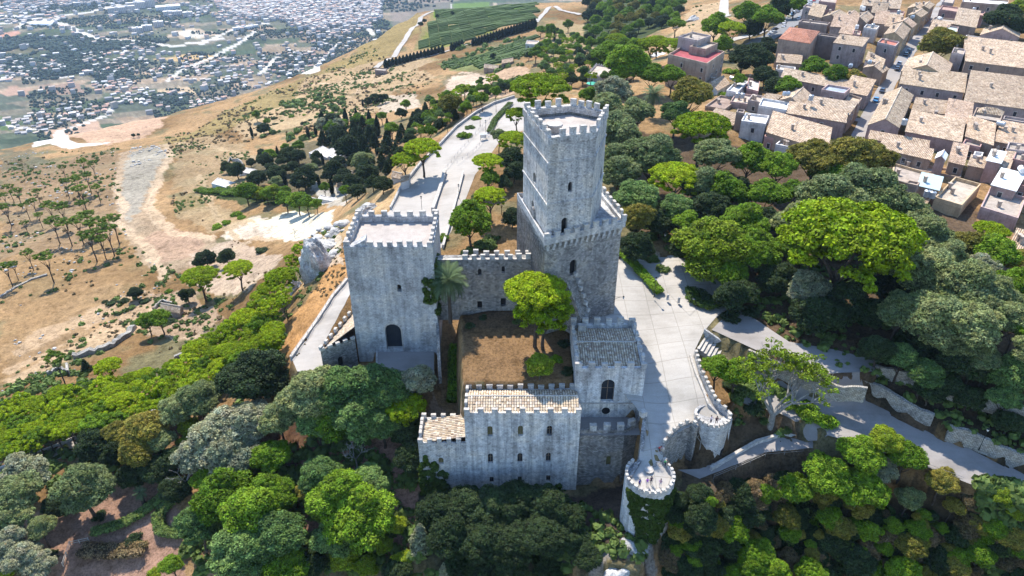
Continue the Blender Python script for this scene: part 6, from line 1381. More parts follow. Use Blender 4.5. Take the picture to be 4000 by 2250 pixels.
def house(fr_, A, B, D, zt, roof='shed', wall='tan', lab=None, wins=True, rise=None, par=.7, roofmat='tiles', floor=None, ground=None, chim=0, cat='house', name='stone_house', rt=None, wmat='plaster', rel=None):
    if rel: q0 = at(*fr_(*A), rel); zt = q0.z+rel
    a, b, d = [P(*fr_(*p), zt) for p in (A, B, D)]; c = b+d-a
    ctr = (a+b+c+d)/4; g = min(h1(p.x, p.y) for p in (a, b, c, d)) if ground is None else ground
    root = empty(name, (ctr.x, ctr.y, g)); tag(root, lab, cat, 'houses of the hill town'); q = [a, b, c, d]
    if area([(p.x, p.y) for p in q]) < 0: q = [a, d, c, b]
    pol = [(p.x, p.y) for p in q]; wc = WALLC[wall] if isinstance(wall, str) else wall; k = rng.uniform(.92, 1.08); wc = tuple(x*k for x in wc)
    mb = MB(); mb.cur = wc; W_ = (b-a).length; Dp = (d-a).length
    A_, B_, C_, D_ = a, b, c, d; up = Vector((0, 0, 1)); eo = .25
    ex = (b-a).normalized(); ey = (d-a).normalized(); zb = g-2
    if roof == 'flat':
        mb.prism(pol, zb, zt-.05); mb.build('wall', M[wmat], root)
        m2 = MB(); m2.cur = tuple(min(.8, x*1.25) for x in wc); m2.ring(pol, inset(pol, .3), zt-.05, zt+par); m2.build('parapet', M['plaster'], root)
        m3 = MB(); m3.cur = floor or (.42,.36,.30); ip = inset(pol, .29); m3.face([(x, y, zt+.02) for x, y in ip]); m3.build('roof_terrace', M['plaster'], root)
    else:
        rise = rise if rise is not None else (.27*Dp if roof == 'shed' else .2*(Dp if roof in ('gable_ab', 'hip') else W_))
        rm = MB(); rm.cur = rng.choice([(1,1,1),(1.08,1.02,.96),(.86,.84,.82),(1,.93,.92),(.93,.92,.88),(1.1,1.06,1.02)])
        t = .16
        def slab(pts):
            n_ = (pts[1]-pts[0]).cross(pts[2]-pts[0]); 
            if n_.z < 0: pts = pts[::-1]
            top = [p+up*t for p in pts]; rm.face(top); m = len(pts)
            for i in range(m): j = (i+1) % m; rm.face([pts[i], pts[j], top[j], top[i]])
        def wallq(pts):
            n_ = (pts[1]-pts[0]).cross(pts[2]-pts[0]); o_ = (sum(pts, Vector())/len(pts))-ctr
            if n_.x*o_.x+n_.y*o_.y < 0: pts = pts[::-1]
            mb.face(pts)
        lo = lambda p: Vector((p.x, p.y, zb))
        if roof == 'shed':
            h = up*rise; wallq([lo(a), lo(b), b, a]); wallq([lo(b), lo(c), c+h, b]); wallq([lo(c), lo(d), d+h, c+h]); wallq([lo(d), lo(a), a, d+h])
            sl = h/Dp*eo; slab([a-ex*eo-ey*eo-sl, b+ex*eo-ey*eo-sl, c+ex*eo+ey*.1+h, d-ex*eo+ey*.1+h])
        elif roof == 'gable_ab':
            m1 = (a+d)/2+up*rise; m2_ = (b+c)/2+up*rise; wallq([lo(a), lo(b), b, a]); wallq([lo(c), lo(d), d, c]); wallq([lo(b), lo(c), c, m2_, b]); wallq([lo(d), lo(a), a, m1, d])
            s = up*(rise/(Dp/2)*eo); slab([a-ey*eo-s-ex*.15, b-ey*eo-s+ex*.15, m2_+ex*.15, m1-ex*.15]); slab([d+ey*eo-s-ex*.15, c+ey*eo-s+ex*.15, m2_+ex*.15, m1-ex*.15])
            rd = MB(); rd.cur = (.6,.5,.4); rd.tube(m1+up*.2-ex*.15, m2_+up*.2+ex*.15, .16, n=6); rd.build('ridge_tiles', M['plaster'], root)
        elif roof == 'gable_ad':
            m1 = (a+b)/2+up*rise; m2_ = (d+c)/2+up*rise; wallq([lo(a), lo(b), b, m1, a]); wallq([lo(c), lo(d), d, m2_, c]); wallq([lo(b), lo(c), c, b]); wallq([lo(d), lo(a), a, d])
            s = up*(rise/(W_/2)*eo); slab([a-ex*eo-s-ey*.15, m1-ey*.15, m2_+ey*.15, d-ex*eo-s+ey*.15]); slab([b+ex*eo-s-ey*.15, m1-ey*.15, m2_+ey*.15, c+ex*eo-s+ey*.15])
            rd = MB(); rd.cur = (.6,.5,.4); rd.tube(m1+up*.2-ey*.15, m2_+up*.2+ey*.15, .16, n=6); rd.build('ridge_tiles', M['plaster'], root)
        elif roof == 'hip':
            k_ = .32; m1 = (a+d)/2+ex*W_*k_+up*rise; m2_ = (b+c)/2-ex*W_*k_+up*rise
            for p, q_ in ((a, b), (b, c), (c, d), (d, a)): wallq([lo(p), lo(q_), q_, p])
            slab([a, b, m2_, m1]); slab([d, c, m2_, m1]); slab([a, d, m1]); slab([b, c, m2_])
        mb.build('wall', M[wmat], root); rm.build('roof', M[roofmat], root)
    if wins:
        sd_ = int(abs(A[0]*7+A[1]*13)); window_set(root, a, b, max(g, zt-9), zt, None, seed=sd_); window_set(root, b, c, max(g, zt-9), zt, None, seed=sd_+1)
        if a.x > 60 and roof != 'shed': window_set(root, d, a, max(g, zt-9), zt, None, seed=sd_+2)
    chim = chim or (rng.choice((0, 1, 1, 2)) if roof != 'hip' and Dp > 5 and a.x > 60 else 0)
    for i in range(chim):
        p = a.lerp(b, rng.uniform(.25, .8)).lerp(d, rng.uniform(.3, .6)); h_ = zt+(rise or 0)*.5 if roof != 'flat' else zt
        cm_ = MB(); cm_.cur = (.42,.34,.28); cm_.box((p.x, p.y, h_+.5), (.7, .6, 1.9)); cm_.cur = (.5,.42,.35); cm_.box((p.x, p.y, h_+1.5), (.95, .8, .18)); cm_.build('chimney', M['plaster'], root)
    if a.x > 60 and rng.random() < .6 and Dp > 4:
        p = a.lerp(b, rng.uniform(.2, .8)).lerp(d, rng.uniform(.3, .8)); hz = zt+(rise or 0)*.6 if roof != 'flat' else zt
        am = MB(); am.tube((p.x, p.y, hz-.3), (p.x, p.y, hz+3.0), .05, n=5)
        for k_ in range(4): am.tube((p.x-.5, p.y, hz+2.2+.2*k_), (p.x+.5, p.y, hz+2.2+.2*k_), .025, n=4)
        am.build('aerial', M['rail'], root)
    return root
HS = 'houses of the hill town'
# (frame, A near-left eave, B near-right, D far-left, eave height, roof, wall, label, extras)
HL = [
 (Z5,(220,368),(520,415),(325,256),10,'hip','tan','tall house with a bright red-orange hipped roof near the parked cars',dict(roofmat='red_tiles',rise=2.2,wins=False)),
 (Z5,(585,345),(770,372),(612,325),9,'flat','dark','windowless grey block right of the orange-roofed house',dict(wins=False)),
 (Z5,(740,405),(1010,440),(800,355),9.5,'shed','grey','tall grey house with low tiled roof, right of the windowless block',dict(rise=1.2)),
 (Z5,(1150,412),(1320,450),(1190,375),9.5,'flat','grey','grey house with a salmon-red roof terrace beside the street',dict(floor=(.55,.2,.15))),
 (Z5,(1040,560),(1200,640),(1060,520),6.5,'shed','grey','narrow tiled house below the salmon-red terrace',dict(rise=1.4)),
 (Z5,(1020,640),(1200,690),(1080,600),5.5,'gable_ad','tan','small gabled house at the street with pipes on its roof',{}),
 (Z5,(1215,328),(1395,372),(1290,235),8.5,'gable_ad','ochre','street-side gabled house right above the salmon terrace',dict(chim=1)),
 (Z5,(1300,222),(1480,262),(1345,188),8.5,'gable_ad','ochre','street-side gabled house, second up from the salmon terrace',{}),
 (Z5,(1440,145),(1560,165),(1510,100),9,'gable_ad','ochre','street-side gabled house, third up from the salmon terrace',{}),
 (Z5,(1440,78),(1560,95),(1490,38),9,'gable_ad','ochre','far street-side house with ridge chimney near the street top',dict(chim=1)),
 (Z5,(1535,72),(1640,85),(1590,28),9,'gable_ad','ochre','farthest tiled house on the left of the street',{}),
 (Z5,(500,140),(625,168),(535,96),7,'shed','tan','tan house with shed roof at the parking road',dict(ground=0)),
 (Z5,(615,165),(800,188),(700,118),7,'gable_ad','tan','wide gabled house right of the tan parking-road house',{}),
 (Z5,(712,250),(942,268),(742,202),6.5,'shed','grey','low tiled house behind the long dark garden wall',{}),
 (Z5,(822,160),(925,178),(882,112),7,'gable_ad','white','whitish gabled house in the middle of the far roofs',{}),
 (Z5,(915,182),(1045,216),(992,126),7,'gable_ad','tan','curved-roofed tan house left of the blue water tank terrace',dict(chim=1)),
 (Z5,(1095,118),(1238,126),(1115,60),8,'gable_ab','tan','box-shaped tiled house amid the far roofs',{}),
 (Z5,(1215,152),(1388,162),(1240,112),7.5,'flat','rose','lilac flat-roofed house with tanks amid the far roofs',{}),
 (Z5,(1002,48),(1160,62),(1022,6),8,'shed','tan','tiled house with orange patches in the farthest row',{}),
 (Z5,(1180,78),(1360,84),(1200,24),8,'shed','tan','wide tiled house in the farthest row',dict(chim=1)),
 (Z5,(1115,218),(1240,232),(1130,170),7,'shed','tan','small tiled house below the lilac flat roof',{}),
 (Z5,(1222,247),(1335,258),(1262,202),7,'shed','tan','small tiled house next to the street row',{}),
 (Z5,(1020,272),(1140,292),(1050,240),7.5,'flat','white','pale roof terrace with a dark water tank',{}),
 (Z5,(790,312),(912,328),(822,282),6.5,'shed','tan','little tiled house beside the dark courtyard tree',{}),
 (Z5,(915,335),(985,345),(925,300),7.5,'flat','rose','small pink rooftop room above the reddish roof',{}),
 (Z5,(600,22),(760,42),(620,-45),10,'flat','rose','pink block at the top edge beside the parked cars',{}),
 (Z5,(450,75),(520,90),(480,52),6.5,'flat','grey','low grey flat-roofed house at the parking road',{}),
 (Z5,(410,218),(680,248),(440,196),6,'flat','dark','long dark-walled yard building above the orange roof',dict(wins=False)),
 (Z5,(1760,30),(1860,45),(1790,-30),8,'flat','grey','low house in the top row right of the street',{}),
 (Z5,(200,590),(430,605),(215,532),4.5,'shed','tan','low tiled shed beside the tall dark tree',dict(wins=False,rise=1)),
 (Z5,(195,668),(375,690),(200,628),4,'flat','white','pale low roof with hatches below the tiled shed',dict(floor=(.62,.56,.48),wins=False)),
 (Z5,(245,728),(880,858),(275,682),5.5,'shed','grey','very long narrow tiled house with a garden behind it',dict(rise=1.6)),
 (Z5,(830,860),(1050,905),(900,790),6.5,'shed','grey','tiled end of the long narrow house at the street',dict(chim=1)),
 (Z5,(620,862),(838,900),(682,812),9,'flat','pink','pink rooftop box with blue floor above the tiled roofs',dict(floor=(.35,.4,.48))),
 (Z5,(232,942),(440,1010),(342,846),7,'gable_ad','tan','gabled house beside the cylindrical silver water tank',{}),
 (Z5,(450,1012),(885,1082),(522,952),7,'shed','tan','broad tiled house behind the white tank, left of the street',dict(rise=1.6)),
 (Z5,(842,962),(965,1002),(882,905),7,'flat','tan','small terrace edged by a salmon coping at the street corner',dict(floor=(.5,.4,.3))),
 (Z5,(300,1068),(852,1158),(322,1002),6.4,'shed','pink','long tiled house second from the park, left of the street',dict(rise=1.5)),
 (Z5,(110,1250),(680,1425),(160,1115),5,'shed','tan','big tiled roof nearest the park, left of the street',dict(rise=2.2,chim=1)),
 (Z5,(30,1012),(292,1056),(62,942),6.5,'flat','white','bright white house with three square dark openings',dict(floor=(.6,.59,.57))),
 (Z5,(-135,1158),(95,1188),(-95,1082),6,'flat','white','white flat-roofed house at the park edge below the bright white one',dict(floor=(.72,.7,.66))),
 (Z5,(-70,960),(60,985),(-30,905),5,'flat','grey','low terrace left of the bright white house',dict(floor=(.5,.42,.34))),
 (Z5,(60,925),(200,945),(110,905),6.8,'shed','tan','small tiled roof behind the bright white house',dict(wins=False,rise=.8)),
 # right of the street
 (Z5,(1380,672),(1808,730),(1452,548),8.5,'gable_ad','ochre','large church-like gabled hall right of the street',dict(rise=3.2)),
 (Z5,(1365,790),(1970,876),(1392,688),7.5,'shed','grey','long tiled house in front of the gabled hall',dict(rise=2.6)),
 (Z5,(1975,952),(2850,1072),(2006,776),7.5,'shed','grey','very broad tiled roof at the right edge, in front of the stone convent',dict(rise=4)),
 (Z5,(1985,578),(2720,668),(1948,432),10.5,'shed','tan','big stone convent building with wide tiled roof at the right edge',dict(rise=3.6)),
 (Z5,(1848,512),(1962,532),(1872,462),11.5,'flat','grey','square stone pier beside the convent roof',dict(wins=False)),
 (Z5,(2125,330),(2485,352),(2162,268),8,'gable_ad','pink','pink gabled house facing the camera below the dark pine',dict(rise=3)),
 (Z5,(1965,372),(2120,392),(1990,345),6,'flat','white','low white flat roof left of the pink gabled house',{}),
 (Z5,(2130,440),(2500,475),(2150,405),5.5,'flat','grey','low terrace with tanks in front of the pink gabled house',{}),
 (Z5,(1872,228),(2082,262),(1892,166),8.5,'shed','tan','tiled house with a single window right of the street',{}),
 (Z5,(1650,218),(1860,242),(1692,172),6.5,'flat','tan','roof terrace with white tanks right of the street',{}),
 (Z5,(1622,312),(1790,335),(1665,262),6,'shed','tan','low tiled house beside the glass-roofed terrace',{}),
 (Z5,(1790,305),(1900,325),(1808,250),8,'flat','pink','pale-blue roofed box beside the single-window house',dict(floor=(.5,.62,.6))),
 (Z5,(1570,385),(1700,405),(1600,345),5,'flat','tan','empty walled yard right of the street',{}),
 (Z5,(1735,100),(2150,162),(1762,62),8.5,'flat','rose','long pink building with red roof terrace right of the street',dict(floor=(.45,.3,.25))),
 (Z5,(1945,28),(2380,62),(1965,-15),12,'flat','tan','large building with white flat roof at the top right',dict(floor=(.75,.73,.7))),
 (Z5,(1065,1180),(1352,1205),(1232,878),6.5,'gable_ad','pink','long gabled house right at the street corner, ridge toward the camera',dict(rise=2.2)),
 (Z5,(1480,1042),(1790,1078),(1510,960),6,'shed','grey','tiled house right of the corner gable, above the small courtyard',dict(rise=1.4)),
 (Z5,(1662,1108),(1782,1132),(1682,1062),5.5,'flat','tan','tiny walled roof courtyard amid tiled roofs',dict(wins=False)),
 (Z5,(1420,1242),(1940,1342),(1462,1108),5.5,'shed','pink','wide tiled house with white tank on the ridge, right of the corner gable',dict(rise=2.2,chim=1)),
 (Z5,(1785,1142),(2022,1188),(1812,988),6.5,'shed','tan','tiled house between the courtyard and the hipped pavilion roof',dict(rise=2)),
 (Z5,(1985,1288),(2240,1372),(2002,1152),6,'shed','tan','square tiled roof left of the right-edge tiled roofs',dict(rise=2)),
 (Z5,(2250,1332),(2720,1420),(2312,1198),6,'shed','tan','tiled roof at the right edge above the green shrub',dict(rise=2)),
 (Z5,(2040,1122),(2305,1168),(2082,1032),7,'flat','tan','terrace with laundry below the pyramid roof',{}),
 (Z5,(2088,1062),(2332,1098),(2112,1022),7.6,'hip','tan','little pyramid tiled roof above the laundry terrace',dict(wins=False,rise=1.4)),
 (Z5,(2330,1140),(2700,1200),(2345,1110),6.5,'flat','grey','grey wall building right of the laundry terrace',{}),
 (Z4,(840,262),(1500,382),(852,216),5.2,'shed','pink','narrow long tiled roof, uppermost of the two above the park',dict(rise=1.2,wins=False)),
 (Z4,(962,372),(1530,502),(988,302),4.6,'shed','tan','narrow long tiled roof just above the treetops',dict(rise=1.2)),
 (Z4,(1735,522),(1902,560),(1772,372),5,'shed','tan','tiled roof right of the little white gabled skylight house',dict(rise=1.8)),
 (Z4,(1590,480),(1690,500),(1620,420),7.0,'gable_ad','pink','little gabled rooftop house with pale blue metal roof',dict(roofmat='white',rise=.9,wins=False)),
 (Z4,(1100,585),(1860,720),(1130,520),1.5,'flat','tan','long low annex wall behind the near roof terraces',dict(wins=False)),
 (Z4,(1952,562),(2150,600),(1982,482),5,'shed','tan','small tiled roof between the skylight house and the blue-roofed tower room',dict(rise=1,wins=False)),
 (Z4,(2162,508),(2312,540),(2212,415),7.6,'shed','pink','tower room with a pale blue sheet roof',dict(roofmat='white',rise=.8,wins=False)),
 (Z4,(2000,470),(2100,482),(2015,430),6,'flat','white','small white rooftop box above the treetops',dict(wins=False,floor=(.75,.75,.72))),
 (Z4,(2300,600),(2400,620),(2365,430),5.5,'shed','tan','narrow tiled roof right of the blue-roofed tower room',dict(rise=1.2,wins=False)),
 (Z4,(2440,510),(2640,560),(2475,420),6,'flat','rose','pink terrace house at the right edge',{}),
 (Z4,(2370,402),(2640,432),(2395,325),6.5,'flat','grey','grey walled terrace at the right edge above the tiled roofs',{}),
 (Z4,(1880,340),(2080,380),(1910,290),4.8,'flat','rose','low roof yard with a white hatch between tiled roofs',{}),
 (Z4,(2215,782),(2480,850),(2322,618),7,'shed','pink','tall pink house with white corrugated roof at the right edge',dict(roofmat='white',rise=.6)),
 (Z4,(2500,800),(2640,840),(2540,720),6.2,'flat','rose','house with a red terrace at the right edge',dict(floor=(.55,.18,.13))),
 (Z4,(1568,952),(1870,1042),(1795,722),4.6,'flat','ochre','near house with a large empty beige roof terrace',dict(par=.9,floor=(.47,.40,.32))),
 (Z4,(1090,740),(1560,880),(1115,560),3.8,'flat','ochre','near house with low parapets left of the big beige terrace',dict(floor=(.42,.35,.29))),
 (Z4,(1390,790),(1620,842),(1432,672),6.2,'shed','tan','glass-roofed room standing on the near roof terraces',dict(roofmat='glassroof',rise=.7,wins=False)),
 (Z4,(1245,775),(1375,805),(1280,742),7,'flat','tan','little crenellated chimney tower beside the glass roof',dict(par=.5,wins=False)),
 (Z4,(1540,1178),(1770,1228),(1562,1085),-.5,'shed','tan','lean-to tiled roof at the foot of the beige terrace house',dict(rise=.9,wins=False,ground=-3)),
 (Z4,(1370,1010),(1450,1030),(1440,935),3.0,'shed','tan','tiny tiled dormer roof in front of the water tanks',dict(rise=.6,wins=False)),
 (Z4,(2080,1050),(2500,1180),(2190,830),4.5,'flat','pink','tall pink stone apartment front at the right edge',{}),
 (Z4,(2420,1480),(2700,1560),(2470,1350),2.5,'shed','tan','tiled roof corner at the right edge below the pink front',dict(wins=False)),
 # around the villa
 (Z6,(200,402),(475,468),(335,322),11,'flat','tan','square villa with a pink roof terrace above the park',dict(par=.9,name='villa',cat='villa',floor=(.36,.09,.10))),
 (Z6,(272,272),(408,300),(370,238),15,'flat','grey','square tower room on top of the villa',dict(ground=11,wins=False)),
 (Z6,(350,342),(465,362),(440,300),13.2,'flat','tan','lower rooftop room of the villa with green skylight',dict(ground=11,wins=False)),
 (Z6,(450,600),(550,645),(540,552),3.5,'gable_ad','white','small white gabled house right of the yellow-green round tree',{}),
 (Z6,(612,655),(692,668),(692,580),4.5,'flat','white','white cube house with bare white roof',dict(floor=(.78,.76,.72))),
 (Z6,(755,640),(840,662),(770,565),4.5,'flat','rose','reddish cube house with pale roof beside the white cube',dict(floor=(.7,.66,.6))),
 (Z6,(462,765),(600,790),(570,690),2.5,'flat','tan','low roof terrace nearest the palm',dict(floor=(.36,.27,.22))),
 (Z6,(640,735),(860,770),(680,670),3.2,'flat','pink','pale flat roofs with two small tanks below the white cube',dict(floor=(.55,.46,.38))),
 (Z3,(420,750),(580,792),(478,700),2.8,'shed','grey','tiled roof left of the red brick chimney tower',dict(rise=1)),
 (Z3,(604,715),(650,722),(612,695),7,'flat','dark','red brick crenellated chimney tower among the white roofs',dict(par=.6,wins=False)),
 (Z3,(850,920),(960,942),(890,885),3.2,'flat','white','small white parapeted yard at the park edge',dict(floor=(.7,.68,.63),wins=False)),
 (Z3,(780,870),(860,890),(800,820),3.2,'flat','rose','brick-fronted terrace beside the small white yard',dict(floor=(.4,.3,.24))),
]
mg, ng, bgs = newmat('glass_roof', .25); bgs.inputs['Base Color'].default_value = (.42,.52,.52,1); M['glassroof'] = mg
for h_ in HL:
    f_, A, B, D, zt, roof, wl, lab, kw = h_; kw = dict(kw); house(f_, A, B, D, zt, roof, wl, lab, **kw)
# countryside buildings
house(Z0,(1478,190),(1530,199),(1500,165),-1.2,'flat','grey','small square crenellated pavilion above the big umbrella pine',wins=True,ground=-9,name='pavilion',cat='pavilion',par=.5,floor=(.5,.42,.34))
house(Z0,(404,778),(452,787),(412,764),-46,'gable_ab','tan','small lonely farmhouse with stone roof on the left slope',rise=1.2,name='farmhouse',cat='farmhouse',rel=2.8)
house(Z0,(1322,112),(1352,114),(1326,103),-52,'flat','white','small white country house left of the vineyard lane end',name='farmhouse',cat='farmhouse',floor=(.5,.4,.33),rel=4)
house(Z0,(1217,170),(1253,174),(1221,164),-56,'gable_ab','tan','brown stone farmhouse, left of the two in the middle distance',rise=1.5,name='farmhouse',cat='farmhouse',rel=4)
house(Z0,(1262,160),(1290,155),(1264,152),-50,'gable_ab','tan','stone farmhouse, right of the two in the middle distance',rise=1.5,name='farmhouse',cat='farmhouse',rel=4)
house(Z0,(943,178),(970,180),(946,172),-99,'flat','dark','tiny stone hut at the bend of the vineyard lane',name='stone_hut',cat='hut',rel=4)
CG = 'pale burial buildings of the cemetery'
for i, (A, B, D, zt, lab) in enumerate((((777,385),(800,397),(812,368),-52,'leftmost of the three long white-roofed burial blocks'),((803,388),(822,398),(838,372),-52,'middle of the three long white-roofed burial blocks'),((826,393),(846,402),(862,378),-52,'rightmost of the three long white-roofed burial blocks'),
   ((532,462),(588,478),(548,448),-52,'long low white vault row at the left end of the cemetery'),((600,432),(640,440),(606,420),-54,'pale vault half hidden by dark cemetery trees'),((770,505),(835,520),(782,497),-47,'long pale vault row at the front of the cemetery'),((800,500),(842,508),(806,492),-45,'white gabled vault by the front wall of the cemetery'),
   ((985,445),(1008,450),(992,432),-24,'little white chapel under the bright pine by the road'),((1008,458),(1028,452),(1012,446),-22,'low pinkish tomb right of the little white chapel'),((845,470),(862,472),(850,460),-45,'small white tomb between cypresses'),((870,435),(885,438),(874,428),-45,'small pale tomb among the right cemetery trees'))):
    house(Z0, A, B, D, zt, 'flat' if i < 7 else 'gable_ab', 'white', lab, wins=False, name='burial_vault', cat='tomb', par=.25, rel=2.6, floor=(.62,.58,.52))
for o in list(COL.objects):
    if o.name.startswith('burial_vault'): o['group'] = CG
    if o.name.startswith(('farmhouse', 'pavilion', 'stone_hut')) and 'group' in o: del o['group']
# roof crenels on the pavilion
pv = [o for o in COL.objects if o.name == 'pavilion'][0]; a, b, d = P(1478,190,-1.2), P(1530,199,-1.2), P(1500,165,-1.2); c = b+d-a
for p, q in ((a, b), (b, c), (c, d), (d, a)): crenels(pv, p, q, -.7, 9, .35, .3, .5)
# ruined walls on the left slope
def ruin(lab, pts, hh, t):
    pw = [at(u, v) for u, v in pts]; root = empty('dry_stone_wall', pw[0]); tag(root, lab, 'wall', 'field walls on the left slope'); q = []
    for i in range(len(pw)-1):
        for k in range(5): p = pw[i].lerp(pw[i+1], k/5); z = h1(p.x, p.y); q.append((p.x, p.y, z+hh*rng.uniform(.6, 1.2)))
    mb = MB(); strip_wall(mb, q, t, [p[2]-hh-1.5 for p in q]); mb.build('wall', M['dry_stone'], root)
ruin('long curved broken stone wall below the farmhouse', [(185,905),(240,890),(290,872),(330,845),(348,820)], 1.5, 1.6)
ruin('low ruined walls of a roofless hut beside the lone pine', [(125,948),(150,935),(178,945),(172,915)], 1.6, .6)
ruin('thin line of old stones at the far left', [(0,750),(40,725),(80,705),(130,690)], .6, .8)
ruin('small roofless ruin above the left end of the cemetery', [(568,415),(580,402),(600,408),(612,420),(590,424)], 1.8, .6)
ruin('ruined walls beside the farmhouse garden', [(388,782),(410,760),(440,770)], 1.2, .5)
ruin('field wall running down to the bright pine slope', [(440,905),(520,880),(560,850)], 1.0, .8)

# water tanks standing on roofs
def tank(f_, x, y, z, lab, lying=False, white=False, r=.75):
    p = P(*f_(x, y), z); e = empty('water_tank', p, rng.uniform(0, 3)); tag(e, lab, 'water tank', 'rooftop water tanks'); mt = M['white'] if white else M['tankm']
    mb = MB()
    if lying: mb.tube((-1, 0, r), (1, 0, r), r, n=14).tube((-1.15, 0, r), (-1, 0, r), r*.75, r, 14).tube((1, 0, r), (1.15, 0, r), r, r*.75, 14)
    else: mb.tube((0, 0, .15), (0, 0, 1.7), r, n=14).tube((0, 0, 1.7), (0, 0, 1.9), r, r*.5, 14)
    mb.build('tank', mt).parent = e; m2 = MB().tube((0, 0, 1.5 if lying else 1.88), (0, 0, 1.62 if lying else 2.02), .2, n=8); m2.build('lid', M['iron']).parent = e
    m3 = MB(); [m3.box((sx*.5, sy*.4, .1), (.12, .12, .35)) for sx in (-1, 1) for sy in (-1, 1)]; m3.build('stand', M['iron']).parent = e
M['tankm'] = plain('galvanised_tank', (.42,.46,.50), .4, 2, .1, metal=.4, bmp=0)
for t_ in ((Z4,1480,915,5.0,'left of two upright grey tanks beside the glass roof'),(Z4,1540,930,5.0,'right of two upright grey tanks beside the glass roof'),(Z4,1230,110,9.2,'pale tank on the ridge of the corner gable'),(Z5,290,905,8.8,'big cylindrical silver tank lying by the garden',1),(Z5,522,950,9.5,'white tank on the broad tiled house'),
   (Z5,2390,440,6.5,'silver tank on the low terrace at the right edge',1),(Z5,2058,110,9.5,'stacked grey tank above the long pink building'),(Z5,1000,90,9.5,'large white tank amid the far roofs',0,1),(Z5,1020,100,9.5,'second white tank amid the far roofs, on the right of its twin',0,1),(Z5,1350,135,9,'blue-grey tank on the lilac flat roof'),(Z5,2310,1190,8,'grey tank between two tiled roofs at the right edge',1),
   (Z5,1480,175,9.5,'grey tank lying on the far street-side roofs',1),(Z5,1075,605,8,'silver tank above the small gabled street house',1),(Z5,955,275,8,'white tank above the little tiled house',0,1),(Z5,1105,265,9,'dark tank on the pale roof terrace'),(Z4,2540,635,8,'white tank beside the white corrugated roof',1,1),(Z6,657,572,5,'silver tank lying behind the small white gabled house',1),(Z6,690,695,4.5,'left of two small tanks on pale flat roofs',0),(Z6,725,700,4.5,'right of two small tanks on pale flat roofs',0),
   (Z5,895,640,7,'row of small units left of the gabled street house',1),(Z5,1740,190,8,'white tank on the terrace right of the street',1,1)):
    tank(t_[0], t_[1], t_[2], t_[3], t_[4]+' in the town', *(bool(k) for k in t_[5:]))

# ------------------------------------------------------------------ cars
def car_mesh(colr):
    b = bmesh.new(); prof = [(-2.05,.42),(-2.0,.78),(-1.25,.92),(-.7,1.38),(.75,1.42),(1.45,.98),(2.0,.85),(2.08,.45)]
    V = []
    for sx in (-1, 1):
        row = []
        for i, (x, z) in enumerate(prof): w_ = .62 if z > 1.2 else .82; row.append(b.verts.new((x, sx*w_, z)))
        V.append(row)
    n = len(prof)
    for i in range(n-1): b.faces.new((V[0][i], V[0][i+1], V[1][i+1], V[1][i]))
    b.faces.new(V[0][::-1]); b.faces.new(V[1]); b.faces.new((V[0][n-1], V[0][0], V[1][0], V[1][n-1]))
    bmesh.ops.recalc_face_normals(b, faces=b.faces); bmesh.ops.bevel(b, geom=b.edges, offset=.07, segments=2, affect='EDGES')
    me = bpy.data.meshes.new('body'); b.to_mesh(me); b.free(); m, n_, bs = newmat('car_paint', .3); bs.inputs['Base Color'].default_value = (*colr, 1); bs.inputs['Coat Weight'].default_value = .5; bs.inputs['Specular IOR Level'].default_value = .5; me.materials.append(m); return me
gm = MB()
gm.face([(-.72,-.62,1.36),(-1.22,-.76,.96),(-1.22,.76,.96),(-.72,.62,1.36)]); gm.v = [(x-.03, y, z+.03) for x, y, z in gm.v]
m_ = MB(); m_.face([(.78,.6,1.40),(1.42,.74,1.02),(1.42,-.74,1.02),(.78,-.6,1.40)]); m_.v = [(x+.03, y, z+.03) for x, y, z in m_.v]
sdw = MB()
for s in (-1, 1): sdw.face([(-.62, s*.675, 1.33), (.7, s*.675, 1.35), (1.2, s*.80, 1.0), (-1.0, s*.80, .98)][::s])
WM = {'windscreen': m_.build('windscreen', M['glass'], mesh_only=True), 'rear_window': gm.build('rear_window', M['glass'], mesh_only=True), 'side_windows': sdw.build('side_window', M['glass'], mesh_only=True)}
WH = MB().tube((0, -.1, 0), (0, .1, 0), .33, n=14).build('wheel', M['iron'], mesh_only=True); RIM = MB().tube((0, -.115, 0), (0, .115, 0), .2, n=10).build('rim', M['rail'], mesh_only=True)
CARC = {'white': (.75,.75,.75), 'grey': (.3,.31,.33), 'dark': (.03,.035,.05), 'blue': (.05,.22,.45), 'cream': (.65,.6,.35), 'silver': (.5,.52,.54), 'black': (.015,.015,.02), 'red': (.5,.04,.04)}
CM = {k: car_mesh(v) for k, v in CARC.items()}
HLM = MB().box((0, 0, 0), (.08, .32, .14)).build('headlight', M['white'], mesh_only=True)
def car(uv, colr, ang, lab, grp):
    p = at(*uv); e = empty('parked_car', p+Vector((0, 0, .35)) if grp == 'P' else p+Vector((0,0,.15)), ang); tag(e, lab, 'car', {'P': 'cars parked along the road at the town edge', 'S': 'cars parked in the narrow street'}[grp])
    inst('body', CM[colr], e)
    for k, m in WM.items(): inst(k.replace('windows', 'window'), m, e)
    for sx in (-1.3, 1.3):
        for sy in (-.78, .78): w_ = inst('wheel', WH, e, (sx, sy, .33)); inst('rim', RIM, w_)
    for sy in (-.55, .55): inst('headlight', HLM, e, (2.06, sy, .68))
sdir = (at(2400,-20)-at(2150,372)); sa = math.atan2(sdir.y, sdir.x); pd = (at(2035,5)-at(1955,85)); pa_ = math.atan2(pd.y, pd.x)
